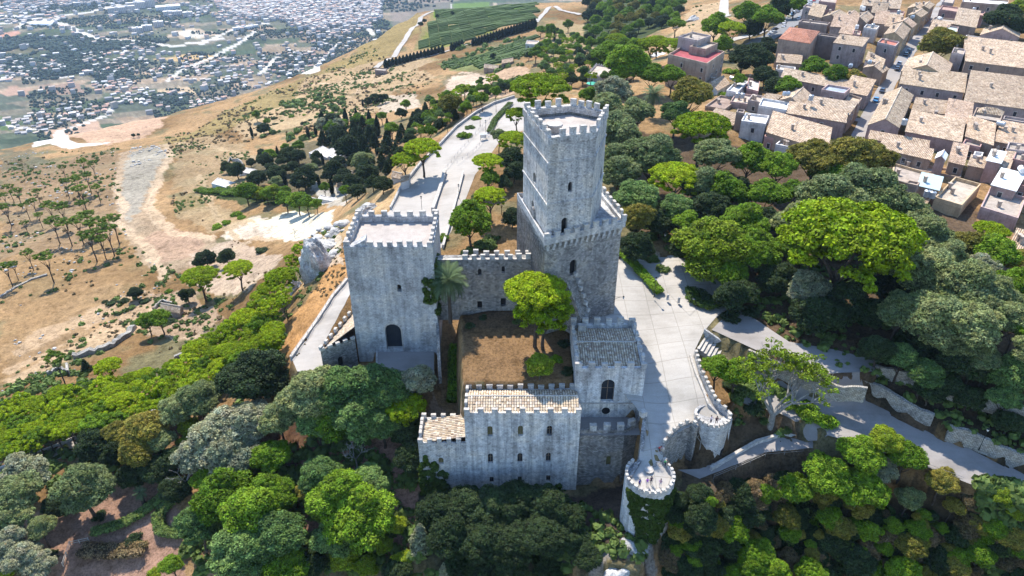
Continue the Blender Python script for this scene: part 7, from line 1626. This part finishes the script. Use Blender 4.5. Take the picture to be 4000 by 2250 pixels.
for x, y, c, l in ((408,192,'white','white car parked against the houses on the right'),(320,167,'cream','cream-yellow car in the kerbside row'),(347,150,'blue','bright blue car in the kerbside row'),(365,135,'white','white car between a blue and a grey car'),(402,120,'grey','grey car in the kerbside row'),(458,78,'dark','dark blue car near the far bend'),
     (268,200,'white','white car at the road side just below the cream car'),(272,230,'white','white car, middle one of three at the road edge'),(268,262,'white','white car, nearest of three at the road edge'),(490,50,'white','white car beyond the dark blue car'),(520,35,'silver','silver car near the top edge'),(555,18,'red','red car at the top edge of the road')):
    car(Z5(x, y), c, pa_, l+' at the town edge', 'P')
for x, y, c, l in ((185,292,'dark','dark grey car, farthest in the lay-by'),(172,322,'silver','silver car, middle one in the lay-by'),(150,345,'white','white car, nearest in the lay-by')):
    car(Z5(x, y), c, .25, l+' beside the orange-roofed house', 'P')
for x, y, c, l in ((1445,497,'black','black car farthest up'),(1418,528,'dark','dark car just below the black one'),(1355,618,'silver','silver car halfway up'),(1335,662,'dark','dark car behind the silver one'),(1195,872,'dark','dark blue car, upper of the lowest two'),(1135,960,'blue','blue-fronted car lowest down')):
    car(Z5(x, y), c, sa, l+' in the narrow town street', 'S')

# ------------------------------------------------------------------ street furniture
def lamp(p, lab, h=4.6, s=1.0):
    e = empty('street_lamp', p); tag(e, lab, 'street lamp', 'street lamps'); 
    m = MB().tube((0,0,0), (0,0,.7), .12, .09).tube((0,0,.7), (0,0,h-.5), .06, .045).tube((0,0,h-.5), (0,0,h-.4), .16, .2); m.build('post', M['iron']).parent = e
    MB().tube((0,0,h-.4), (0,0,h), .13, .24, 6).build('lantern_glass', M['white']).parent = e; MB().tube((0,0,h), (0,0,h+.3), .28, .04, 6).build('lantern_cap', M['iron']).parent = e
lamp(P(1640,748,0)+Vector((.4,0,0)), 'black lantern post at the hedge end on the plaza'); lamp(P(1665,745,0), 'lantern post standing just inside the clipped hedge by the plaza') if False else None
for u, v, z, l in ((1668,635,.6,'white-glazed lantern post among the park trees by the entrance'),(1155,505,-3.6,'lantern post on the inner lane above the ramp wall'),(1062,535,-4.8,'lantern post beside the ramp just behind the gate tower'),(1273,378,-2,'lantern post in front of the dark trees left of the keep'),(1248,282,-3,'lantern post on the far curve of the approach road'),
    (1222,338,-2.8,'lantern post beside the notice board on the lane'),(2462,1132,-5.8,'white lantern above the broken dry-stone wall at the right'),(1208,318,-3,'lantern post between the curved planted islands'),(1282,475,-2,'lantern post beside the pine, left of the keep base')):
    lamp(P(u, v, z), l)
# bracket lamp on the keep's corner
p = P(1567, 734, 2.6); 
e = empty('wall_lantern', (20.0, 119.6, 3.2)); tag(e, 'wrought iron bracket lantern on the keep corner over the plaza', 'lantern')
MB().tube((0,0,0),(1.9,-.2,.1),.04).tube((0,0,-.6),(1.2,-.15,.05),.03).build('bracket', M['iron']).parent = e; MB().tube((1.9,-.2,-.35),(1.9,-.2,.15),.12,.2,6).build('lantern_glass', M['white']).parent = e; MB().tube((1.9,-.2,.15),(1.9,-.2,.4),.22,.03,6).build('lantern_cap', M['iron']).parent = e
# bollards, bin, benches, notice board
for u, v, l in ((1679,754,'left stone bollard at the plaza entrance'),(1707,761,'right stone bollard at the plaza entrance')):
    p = P(u, v, 0); e = empty('stone_bollard', p); tag(e, l, 'bollard', 'stone bollards at the plaza entrance'); MB().tube((0,0,0),(0,0,1.1),.26,.24,12).build('shaft', M['stone']).parent = e; MB().tube((0,0,1.1),(0,0,1.3),.3,.2,12).build('cap', M['cap']).parent = e
p = P(1743, 763, 0); e = empty('litter_bin', p); tag(e, 'small dark litter bin beside the curved hedge', 'bin'); MB().tube((0,0,.1),(0,0,1.0),.26,.3,12).build('body', M['iron']).parent = e; MB().tube((0,0,1.0),(0,0,1.06),.33,.33,12).build('rim', M['rail']).parent = e
p = P(2412, 1088, -7.6); e = empty('red_bench', p, -.45); tag(e, 'red bench with a small white notice beside the dry-stone wall', 'bench'); M['redp'] = plain('red_paint', (.35,.03,.02), .6, 2, .15)
mb = MB(); [mb.box((0, -.15+.15*i, .46), (3.2, .12, .05)) for i in range(3)]; mb.build('seat', M['redp']).parent = e; mb = MB(); [mb.box((0, .32, .65+.17*i), (3.2, .05, .13)) for i in range(3)]; mb.build('backrest', M['redp']).parent = e
for sx in (-1.4, 0, 1.4): MB().box((sx, .02, .22), (.08, .5, .44)).build('leg', M['iron']).parent = e
MB().box((.1, -.02, .58), (.5, .35, .2)).build('notice', M['white']).parent = e
p = P(1216, 352, -2.8); e = empty('notice_board', p, .3); tag(e, 'small roofed notice board on the lane behind the castle', 'notice board'); 
for sx in (-.9, .9): MB().box((sx, 0, 1.0), (.12, .12, 2.0)).build('post', M['wood']).parent = e
MB().box((0, 0, 1.3), (1.7, .08, 1.2)).build('panel', M['white']).parent = e; mb = MB(); mb.face([(-1.2,-.7,1.95),(1.2,-.7,1.95),(1.2,0,2.4),(-1.2,0,2.4)]); mb.face([(-1.2,0,2.4),(1.2,0,2.4),(1.2,.7,1.95),(-1.2,.7,1.95)]); mb.build('roof', M['white']).parent = e
# tower telescope disc and covers on the bastion
p = P(1632, 1190, -7.93); e = empty('stone_table', p); tag(e, 'round pale stone disc in the middle of the bastion floor', 'stone table'); MB().tube((0,0,0),(0,0,.62),.35,.3,12).build('pedestal', M['cap']).parent = e; MB().tube((0,0,.62),(0,0,.78),.75,.75,20).build('top', M['cap']).parent = e
for u, v, r_, l in ((1490,208,2.4,'green cafe parasol, left of two above the keep top'),(1497,222,2.2,'green cafe parasol, right of two above the keep top'),(1478,196,2.0,'white cafe parasol beside the green ones')):
    p = at(u, v, 2.6); e = empty('cafe_parasol', p); tag(e, l, 'parasol', 'cafe parasols in the park'); c_ = (.75,.75,.72) if 'white' in l else (.08,.42,.30)
    MB().tube((0,0,0),(0,0,2.7),.04).build('pole', M['rail']).parent = e; m = MB(); m.cur = c_; n_ = 8
    for i in range(n_): a0, a1 = 2*math.pi*i/n_, 2*math.pi*(i+1)/n_; m.face([(0,0,3.0),(r_*math.cos(a0),r_*math.sin(a0),2.35),(r_*math.cos(a1),r_*math.sin(a1),2.35)])
    m.build('canopy', M['cloth']).parent = e
# white roof in the park and greenhouse
e_ = house(Z0,(1632,140),(1672,146),(1650,130),-18,'flat','white','white canopy roof half hidden among pines above the pavilion',wins=False,name='park_shelter',cat='shelter',par=.1,floor=(.78,.78,.76)); del e_['group']
# garden fence at lower left, yellow shrub
pw = [at(160,1425), at(178,1372), at(225,1362)]; e = empty('garden_fence', pw[0]); tag(e, 'low wooden rail fence in the garden clearing at lower left', 'fence'); mb = MB()
for i in range(2):
    for z in (.5, 1.0): mb.tube(pw[i]+Vector((0,0,z)), pw[i+1]+Vector((0,0,z)), .06, n=5)
mb.build('rail', M['cap'], e)
for i in range(2):
    for k in range(3): q = pw[i].lerp(pw[i+1], k/2.01); MB().box((q.x, q.y, q.z+.5), (.12,.12,1.2)).build('post', M['cap'], e)

# ------------------------------------------------------------------ people
def person_mesh(pose, seed):
    J = {'pel': (0,0,.95), 'chest': (0,.02,1.32), 'neck': (0,.02,1.5), 'h0': (0,.03,1.6), 'h1': (0,.03,1.72),
      'ls': (-.19,.02,1.42), 'le': (-.27,.02,1.15), 'lw': (-.26,-.08,.9), 'rs': (.19,.02,1.42), 're': (.27,.02,1.15), 'rw': (.26,-.08,.9),
      'lh': (-.1,0,.9), 'lk': (-.12,-.03,.5), 'la': (-.12,.02,.08), 'lt': (-.12,-.16,.04), 'rh': (.1,0,.9), 'rk': (.13,-.03,.5), 'ra': (.14,.02,.08), 'rt': (.15,-.16,.04)}
    if pose == 'walk': J.update(lk=(-.11,-.18,.52), la=(-.11,-.26,.1), lt=(-.11,-.42,.06), rk=(.11,.06,.48), ra=(.12,.3,.12), rt=(.12,.18,.04), lw=(-.24,.2,.95), rw=(.24,-.28,1.0))
    if pose == 'photo': J.update(le=(-.24,-.2,1.28), lw=(-.08,-.32,1.52), re=(.24,-.2,1.28), rw=(.08,-.32,1.52))
    if pose == 'ride': J.update(pel=(0,.15,.98), chest=(0,-.1,1.3), neck=(0,-.2,1.44), h0=(0,-.26,1.52), h1=(0,-.3,1.62), ls=(-.18,-.12,1.37), rs=(.18,-.12,1.37), le=(-.24,-.32,1.18), lw=(-.2,-.5,1.05), re=(.24,-.32,1.18), rw=(.2,-.5,1.05),
        lh=(-.1,.12,.93), lk=(-.12,-.2,.72), la=(-.12,-.02,.35), lt=(-.12,-.16,.3), rh=(.1,.12,.93), rk=(.12,-.1,.6), ra=(.12,.06,.2), rt=(.12,-.08,.15))
    rad = dict(pel=.15, chest=.16, neck=.06, h0=.10, h1=.085, ls=.075, le=.05, lw=.035, rs=.075, re=.05, rw=.035, lh=.1, lk=.065, la=.045, lt=.04, rh=.1, rk=.065, ra=.045, rt=.04)
    E = [('pel','chest'),('chest','neck'),('neck','h0'),('h0','h1'),('chest','ls'),('ls','le'),('le','lw'),('chest','rs'),('rs','re'),('re','rw'),('pel','lh'),('lh','lk'),('lk','la'),('la','lt'),('pel','rh'),('rh','rk'),('rk','ra'),('ra','rt')]
    for s in ('l', 'r'):      # five fingers
        w_ = Vector(J[s+'w']); d = (w_-Vector(J[s+'e'])).normalized(); sd_ = d.orthogonal().normalized()
        for k in range(5): nm = s+'f%d' % k; J[nm] = tuple(w_+d*(.11 if k else .06)+sd_*((k-2)*.022)); rad[nm] = .009; E.append((s+'w', nm))
    ks = list(J); me = bpy.data.meshes.new('person'); me.from_pydata([J[k] for k in ks], [(ks.index(a), ks.index(b)) for a, b in E], [])
    o = link(bpy.data.objects.new('person_tmp', me)); sk_ = o.modifiers.new('s', 'SKIN'); o.modifiers.new('u', 'SUBSURF').levels = 1
    for i, k in enumerate(ks): me.skin_vertices[0].data[i].radius = (rad[k], rad[k]*(.7 if k in ('pel', 'chest') else 1))
    me.skin_vertices[0].data[0].use_root = True
    dg = bpy.context.evaluated_depsgraph_get(); m2 = bpy.data.meshes.new_from_object(o.evaluated_get(dg)); bpy.data.objects.remove(o); return m2
PM = {k: person_mesh(k, 1) for k in ('stand', 'walk', 'photo', 'ride')}
def person(p, pose, rz, top, legs, lab, hair=(.03,.02,.015), pack=None):
    base = PM[pose].copy(); base.materials.clear()
    for nm, c_ in (('skin', (.42,.26,.18)), ('shirt', top), ('trousers', legs)): m, n, b = newmat('cloth_'+nm, .8); b.inputs['Base Color'].default_value = (*c_, 1); base.materials.append(m)
    for f in base.polygons:
        c = f.center; f.material_index = 2 if c.z < .98 and abs(c.x) < .2 else 1 if c.z < 1.48 and (abs(c.x) < .25 and c.z > 1.15 or abs(c.x) < .19) else 0
        if pose == 'ride': f.material_index = 2 if c.z < .95 and c.y > -.3 and c.z > .3 else 1 if c.z < 1.42 and c.y > -.3 else 0
    base.polygons.foreach_set('use_smooth', [True]*len(base.polygons))
    e = inst('person', base, None, p, rz); tag(e, lab, 'person')
    hd = (0, .05, 1.70) if pose != 'ride' else (0, -.26, 1.62)
    b = bmesh.new(); bmesh.ops.create_icosphere(b, subdivisions=2, radius=.115); me = bpy.data.meshes.new('hair'); b.to_mesh(me); b.free(); m, n, bb = newmat('hair', .7); bb.inputs['Base Color'].default_value = (*hair, 1); me.materials.append(m); inst('hair', me, e, hd, 0, (.95, 1.0, .95))
    if pack: m = MB(); m.cur = pack; m.box((0, .22, 1.28), (.3, .2, .45), top=.85); m.build('backpack', M['cloth']).parent = e
    return e
def zat(p): return Vector((p.x, p.y, h1(p.x, p.y)+.06))
person(zat(P(1787,1066,-4)), 'photo', .6, (.45,.42,.5), (.05,.05,.09), 'person in grey-violet top taking a photo at the plaza end, left of two')
person(zat(P(1801,1068,-4)), 'stand', 2.6, (.16,.06,.06), (.09,.05,.05), 'person with a dark backpack at the plaza end, right of two', pack=(.03,.02,.03))
person(zat(P(1608,1226,-8)), 'stand', .5, (.05,.05,.25), (.03,.03,.08), 'person in dark blue at the bastion rim, leftmost')
person(zat(P(1627,1224,-8)), 'stand', 0, (.30,.10,.42), (.5,.48,.5), 'person in purple top at the bastion rim')
person(zat(P(1637,1220,-8)), 'stand', .2, (.04,.03,.06), (.05,.05,.08), 'person in black close beside the purple top on the bastion')
person(zat(P(1660,1226,-8)), 'photo', -.4, (.35,.25,.33), (.45,.43,.45), 'person in pale clothes at the bastion rim, rightmost')
def bicycle(p, rz, lab):
    e = empty('bicycle', p, rz); tag(e, lab, 'bicycle', 'bicycles on the ramp')
    for y in (-.52, .52):
        m = MB(); n_ = 20
        for i in range(n_): a0, a1 = 2*math.pi*i/n_, 2*math.pi*(i+1)/n_; m.tube((0, y+.33*math.cos(a0), .35+.33*math.sin(a0)), (0, y+.33*math.cos(a1), .35+.33*math.sin(a1)), .025, n=5, cap=False)
        for i in range(6): a0 = math.pi*i/3; m.tube((0,y,.35),(0,y+.32*math.cos(a0),.35+.32*math.sin(a0)),.006,n=3)
        m.build('wheel', M['iron']).parent = e
    m = MB(); A0, B0, S0, H0, K0 = (0,.52,.35), (0,-.52,.35), (0,.2,.88), (0,-.38,.92), (0,.05,.33)
    for a, b in ((A0,K0),(A0,S0),(K0,S0),(S0,H0),(K0,H0),(H0,B0)): m.tube(a, b, .02, n=6)
    m.build('frame', M['rail']).parent = e; MB().box((0,.2,.93),(.14,.26,.05)).build('saddle', M['iron']).parent = e; MB().tube((-.26,-.42,1.02),(.26,-.42,1.02),.018,n=6).build('handlebar', M['iron']).parent = e
for u, v, z, rz, top, l in ((1658,1140,-6.3,0.5,(.55,.05,.05),'red'),(1672,1176,-7.6,.9,(.04,.30,.10),'green')):
    p = zat(P(u, v, z)); bicycle(p, rz, 'bicycle under the cyclist in the %s jersey' % l); person(p, 'ride', rz, top, (.02,.02,.025), 'cyclist in a %s jersey riding down to the bastion' % l)
bicycle(zat(P(1652,1182,-7.8)), 1.6, 'bicycle leaning near the bastion entrance, without rider')

# ------------------------------------------------------------------ far valley: houses, blocks, groves
VH = []
def vmesh(wc, rc, gable):
    m = MB(); m.cur = wc; p = [(-.5,-.5),(.5,-.5),(.5,.5),(-.5,.5)]
    m.prism(p, -.5, .55, cap=False)
    m.cur = rc
    if gable:
        m.face([(-.54,-.56,.53),(.54,-.56,.53),(.54,0,.86),(-.54,0,.86)]); m.face([(.54,.56,.53),(-.54,.56,.53),(-.54,0,.86),(.54,0,.86)]); m.cur = wc; m.face([(.5,-.5,.55),(.5,.5,.55),(.5,0,.84)]); m.face([(-.5,.5,.55),(-.5,-.5,.55),(-.5,0,.84)])
    else: m.face([(-.5,-.5,.55),(.5,-.5,.55),(.5,.5,.55),(-.5,.5,.55)])
    m.cur = (.06,.06,.07)
    for x in (-.28, .02, .3): m.face([(x-.05,-.505,.05),(x+.05,-.505,.05),(x+.05,-.505,.32),(x-.05,-.505,.32)])
    return m
PALE = [(.56,.54,.51),(.46,.42,.38),(.48,.42,.35),(.36,.33,.30)]; RF = [(.50,.46,.42),(.36,.30,.26),(.46,.29,.22),(.24,.23,.23),(.62,.60,.58),(.46,.38,.31)]
M['valley'] = plain('valley_walls', (1,1,1), .9, .05, .05, tint=True, bmp=0)
VM = [vmesh(PALE[i % 4], RF[i % 6], i % 2 == 0).build('village_house', M['valley'], mesh_only=True) for i in range(12)]
VREG = [ # polygon, count, size range, kinds
 ([(30,310),(60,290),(200,255),(280,265),(275,290),(180,310),(60,345),(25,345)], 62, (9, 15), 0),
 ([(255,210),(330,205),(420,240),(410,270),(300,260)], 40, (9, 16), 0), ([(480,255),(570,245),(600,270),(560,300),(470,300)], 34, (8, 15), 1), ([(0,165),(110,140),(160,165),(40,200),(0,205)], 40, (10, 22), 1),
 ([(200,135),(330,130),(350,180),(240,190)], 46, (10, 18), 1), ([(330,110),(560,150),(760,130),(860,160),(700,240),(480,210),(350,180)], 110, (9, 17), 2), ([(0,20),(130,15),(180,50),(60,60),(0,55)], 60, (12, 24), 1),
 ([(480,165),(600,170),(600,190),(490,190)], 16, (9, 16), 1), ([(700,110),(860,80),(900,100),(800,170),(720,150)], 40, (9, 17), 0), ([(80,380),(260,300),(300,320),(150,370)], 0, (9, 12), 0), ([(230,210),(330,200),(340,215),(240,222)], 22, (9,16), 2)]
pts = []; r = random.Random(44)
for poly, n, sz, kd in VREG:
    pu = [p[0] for p in poly]; pv = [p[1] for p in poly]; k = 0; t = 0
    while k < n and t < 5000:
        t += 1; u, v = r.uniform(min(pu), max(pu)), r.uniform(min(pv), max(pv))
        if not inside(np.array([u]), np.array([v]), poly)[0]: continue
        p = at(u, v)
        if p.z > -330 or any((p.x-q[0].x)**2+(p.y-q[0].y)**2 < 15**2 for q in pts): continue
        pts.append((p, r.uniform(*sz), r.uniform(*sz)*.8, u, v)); k += 1
# vineyard rows
vr = MB(); vr.cur = (1, 1, 1)
for poly, ang, n_ in (([(1045,126),(1080,52),(1140,12),(1335,12),(1335,48),(1300,60),(1190,93),(1150,113),(1080,122)], .12, 0), ([(1105,160),(1225,128),(1335,92),(1338,130),(1230,168),(1165,178)], .3, 0)):
    pw = w2(poly); c0 = Vector((sum(p[0] for p in pw)/len(pw), sum(p[1] for p in pw)/len(pw))); rad_ = max((Vector(p)-c0).length for p in pw); dx = Vector((math.cos(ang), math.sin(ang))); dy = Vector((-dx.y, dx.x)); sp_ = 5.2; sg = 11
    i0 = int(rad_/sp_); j0 = int(rad_/sg); C_i, C_j = np.meshgrid(np.arange(-i0, i0), np.arange(-j0, j0)); C_i = C_i.ravel(); C_j = C_j.ravel()
    X = c0.x+dx.x*C_j*sg+dy.x*C_i*sp_; Y = c0.y+dx.y*C_j*sg+dy.y*C_i*sp_; m = inside(X, Y, pw); X, Y = X[m], Y[m]; Z = H(X, Y)
    Z2 = H(X+dx.x*sg, Y+dx.y*sg)
    for x, y, z, z2 in zip(X, Y, Z, Z2):
        if rng.random() < .06: continue
        k_ = rng.uniform(.7, 1.15); vr.cur = (k_, k_, k_); w_ = 1.1; a = Vector((x, y, z)); b = Vector((x+dx.x*sg*.97, y+dx.y*sg*.97, z2)); n2_ = Vector((dy.x, dy.y, 0))*w_; u_ = Vector((0, 0, 1.5)); q_ = Vector((0, 0, .2))
        vr.face([a-n2_, b-n2_, b-n2_*.6+u_, a-n2_*.6+u_]); vr.face([a-n2_*.6+u_, b-n2_*.6+u_, b+n2_*.6+u_, a+n2_*.6+u_]); vr.face([b+n2_, a+n2_, a+n2_*.6+u_, b+n2_*.6+u_])
o = vr.build('vine_rows', M['leaf_bush']); tag(o, kind='stuff')
# dense town at the top
dense = []
for poly, n in (([(0,0),(960,0),(960,90),(800,180),(640,240),(420,290),(200,300),(0,330)], 420), ([(560,0),(960,0),(960,50),(880,62),(800,72),(700,50),(600,48),(540,15)], 1900), ([(700,50),(960,50),(900,85),(800,100)], 140), ([(0,0),(330,0),(300,12),(0,22)], 160), ([(440,10),(620,15),(700,50),(600,70)], 120)):
    pw = [at(u, v) for u, v in poly]; xs = [p.x for p in pw]; ys = [p.y for p in pw]; pp = [(p.x, p.y) for p in pw]
    X = npr.uniform(min(xs), max(xs), n*4); Y = npr.uniform(min(ys), max(ys), n*4); m = inside(X, Y, pp); X, Y = X[m][:n], Y[m][:n]; Z = H(X, Y)
    dense += [(Vector((x, y, z)), npr.uniform(8, 19), npr.uniform(8, 14), npr.uniform(5, 15)) for x, y, z in zip(X, Y, Z)]
pts.sort(key=lambda t: t[0].length); named = pts[:290]
for i, (p, a, b, u, v) in enumerate(named):
    e = inst('village_house', VM[r.randrange(12)], None, p, r.choice((.5, .5, 2.07, r.uniform(0, 3))), (a, b, r.uniform(5.5, 8.5))); tag(e, None, 'house'); e['_x'] = u; e['_v'] = v
BANDS = [(300, 999, 'nearest rows'), (240, 300, 'village by the curving road'), (190, 240, 'scattered village'), (150, 190, 'middle of the plain'), (110, 150, 'groves farther out'), (-50, 110, 'far plain')]
for lo, hi, nm in BANDS:
    L = sorted([o for o in COL.objects if '_x' in o and lo <= o['_v'] < hi], key=lambda o: o['_x'])
    for i, o in enumerate(L): o['label'] = 'valley house in the %s, %s' % (nm, _ord(i, len(L))); o['group'] = 'small houses on the valley plain'
for o in COL.objects:
    if '_x' in o: del o['_x']; del o['_v']
mb = MB(); 
def vbox(p, a, b, h, ang, wc, rc):
    ca, sa_ = math.cos(ang), math.sin(ang); q = [(p.x+x*a/2*ca-y*b/2*sa_, p.y+x*a/2*sa_+y*b/2*ca) for x, y in ((-1,-1),(1,-1),(1,1),(-1,1))]; mb.cur = wc; mb.prism(q, p.z-4, p.z+h, cap=False); mb.cur = rc; mb.face([(x, y, p.z+h) for x, y in q])
for p, a, b, h in dense: vbox(p, a, b, h, r.choice((.45, .45, .5, 1.2)), r.choice(PALE), r.choice(RF))
for p, a, b, u, v in pts[290:]: vbox(p, a, b, 6, r.uniform(0, 3), r.choice(PALE), r.choice(RF))
o = mb.build('distant_town', M['valley']); tag(o, kind='stuff')
# individual blocks and halls
_m = MB(); _m.cur = (.08,.08,.09); _m.box((0, 0, 0), (1.8, .12, 1.7)); BW = _m.build('window', M['valley'], mesh_only=True)
def block(lab, u, v, a, b, h, ang, wc=(.58,.52,.47), name='apartment_block', cat='apartment block', grp='apartment blocks on the plain'):
    p = at(u, v); e = empty(name, p, ang); tag(e, lab, cat, grp); m = MB(); m.cur = wc; m.prism([(-a/2,-b/2),(a/2,-b/2),(a/2,b/2),(-a/2,b/2)], -5, h, cap=True); m.build('wall', M['valley']).parent = e
    m = MB(); m.cur = (.66,.62,.58); m.box((0, 0, h+.5), (a*1.02, b*1.04, 1.0)); m.box((0, 0, h+2), (a*.2, b*.5, 3)); m.build('roof', M['valley']).parent = e
    n_ = max(2, int(a/6)); fl = max(1, int(h/3.4))
    for i in range(n_):
        for j in range(fl): inst('window', BW, e, (-a/2+(i+.5)*a/n_, -b/2-.03, 1.6+j*3.4))
for i, (x, y, a, h) in enumerate(((740,85,62,22),(800,76,62,22),(860,55,70,24),(920,40,70,24))): block(('leftmost','second','third','last')[i]+' in the long row of big beige apartment blocks on the plain', x*.4, y*.4, a, 16, h, .45)
for x, y, l in ((1060,100,'left of three low beige blocks right of the big row'),(1120,98,'middle of three low beige blocks right of the big row'),(1185,105,'right of three low beige blocks right of the big row'),(870,205,'apartment tower left of the white hall lawn'),(930,190,'apartment tower between two others in the grove'),(1000,165,'apartment tower right in the grove')):
    block(l, x*.4, y*.4, 34, 20, 17, .4)
block('white complex of school-like buildings right of the sports field, long wing', 1530*.4, 185*.4, 70, 14, 9, .5, (.78,.77,.75), 'school_wing', 'school', 'school wings on the plain'); block('white school-like wing nearest the dense town', 1590*.4, 175*.4, 40, 14, 9, .5, (.78,.77,.75), 'school_wing', 'school', 'school wings on the plain')
block('large pale institutional building behind the beige blocks', 1060*.4, 60*.4, 90, 40, 14, .45, (.72,.72,.70), 'institution', 'public building', None)
block('low white warehouse by the right olive field', 1190*.4*1.0, 95*.4, 40, 14, 6, .3, (.78,.76,.73), 'warehouse', 'warehouse', None)
p = at(110, 62); e = empty('white_hall', p, .02); tag(e, 'white barrel-roofed hall by the far roundabout', 'hall'); m = MB(); m.cur = (.8,.8,.8)
for i in range(10):
    a0, a1 = math.pi*i/10, math.pi*(i+1)/10; R0 = 20; m.face([(-42, -R0*math.cos(a0), 11*math.sin(a0)), (-42, -R0*math.cos(a1), 11*math.sin(a1)), (42, -R0*math.cos(a1), 11*math.sin(a1)), (42, -R0*math.cos(a0), 11*math.sin(a0))][::-1])
m.build('roof', M['valley']).parent = e; m = MB(); m.cur = (.3,.3,.32)
for x in (-42, 42): m.face([(x, -20*math.cos(math.pi*i/10), 11*math.sin(math.pi*i/10)) for i in range(11)])
m.build('end_wall', M['valley']).parent = e
# groves and scattered trees of the plain
cl = []; r = random.Random(9)
for poly, n, s in (([(0,0),(960,0),(960,90),(830,180),(640,260),(480,330),(300,350),(0,390)], 17000, .78), ([(0,60),(330,100),(340,150),(180,110),(60,140),(0,150)], 1500, 1.3), ([(0,120),(150,105),(340,130),(330,200),(100,200),(0,170)], 1500, 1.2), ([(560,180),(880,90),(960,110),(800,220),(640,280),(520,320),(480,300)], 1800, 1.1), ([(330,100),(500,90),(520,140),(400,140)], 500, 1.2), ([(950,0),(1140,0),(1060,45),(1000,70),(950,95)], 1100, 1.2), ([(380,230),(470,225),(480,262),(390,270)], 350, .9)):
    pw = w2(poly); xs = [p[0] for p in pw]; ys = [p[1] for p in pw]; X = npr.uniform(min(xs), max(xs), n*3); Y = npr.uniform(min(ys), max(ys), n*3)
    m = inside(X, Y, pw); X, Y = X[m], Y[m]; m = fbm(X/140, Y/140, 4, 17) > .47; X, Y = X[m][:n], Y[m][:n]; Z = H(X, Y); m = Z < -250; X, Y, Z = X[m], Y[m], Z[m]
    rd = np.zeros(len(X), bool)
    for pl, wd in VROADS: rd |= seg_dist(X, Y, w2(pl), False) < wd
    for x, y, z in zip(X[~rd], Y[~rd], Z[~rd]): q = r.uniform(2.6, 6)*s; cl.append(((x, y, z+q*.6), q, .8))
o = inst('valley_trees', stuff_mesh('valley_trees', cl, 'leaf_far', 5, 0, .5)); tag(o, kind='stuff')
# ------------------------------------------------------------------ air
m = bpy.data.materials.new('haze_air'); m.use_nodes = True; n = m.node_tree; n.nodes.clear(); out = n.nodes.new('ShaderNodeOutputMaterial'); v = n.nodes.new('ShaderNodeVolumePrincipled')
v.inputs['Color'].default_value = (.55,.74,1,1); v.inputs['Density'].default_value = 5.5e-5; v.inputs['Anisotropy'].default_value = .25; n.links.new(v.outputs[0], out.inputs['Volume'])
if True:
    mb = MB(); mb.box((0, 0, -230), (60000, 60000, 690)); 
    zs = [q[2] for q in _C]; lo = -620
    mb = MB(); mb.prism([(-29000,-29000),(29000,-29000),(29000,29000),(-29000,29000)], -620, 95, base=True); o = mb.build('haze', m); tag(o, kind='stuff')
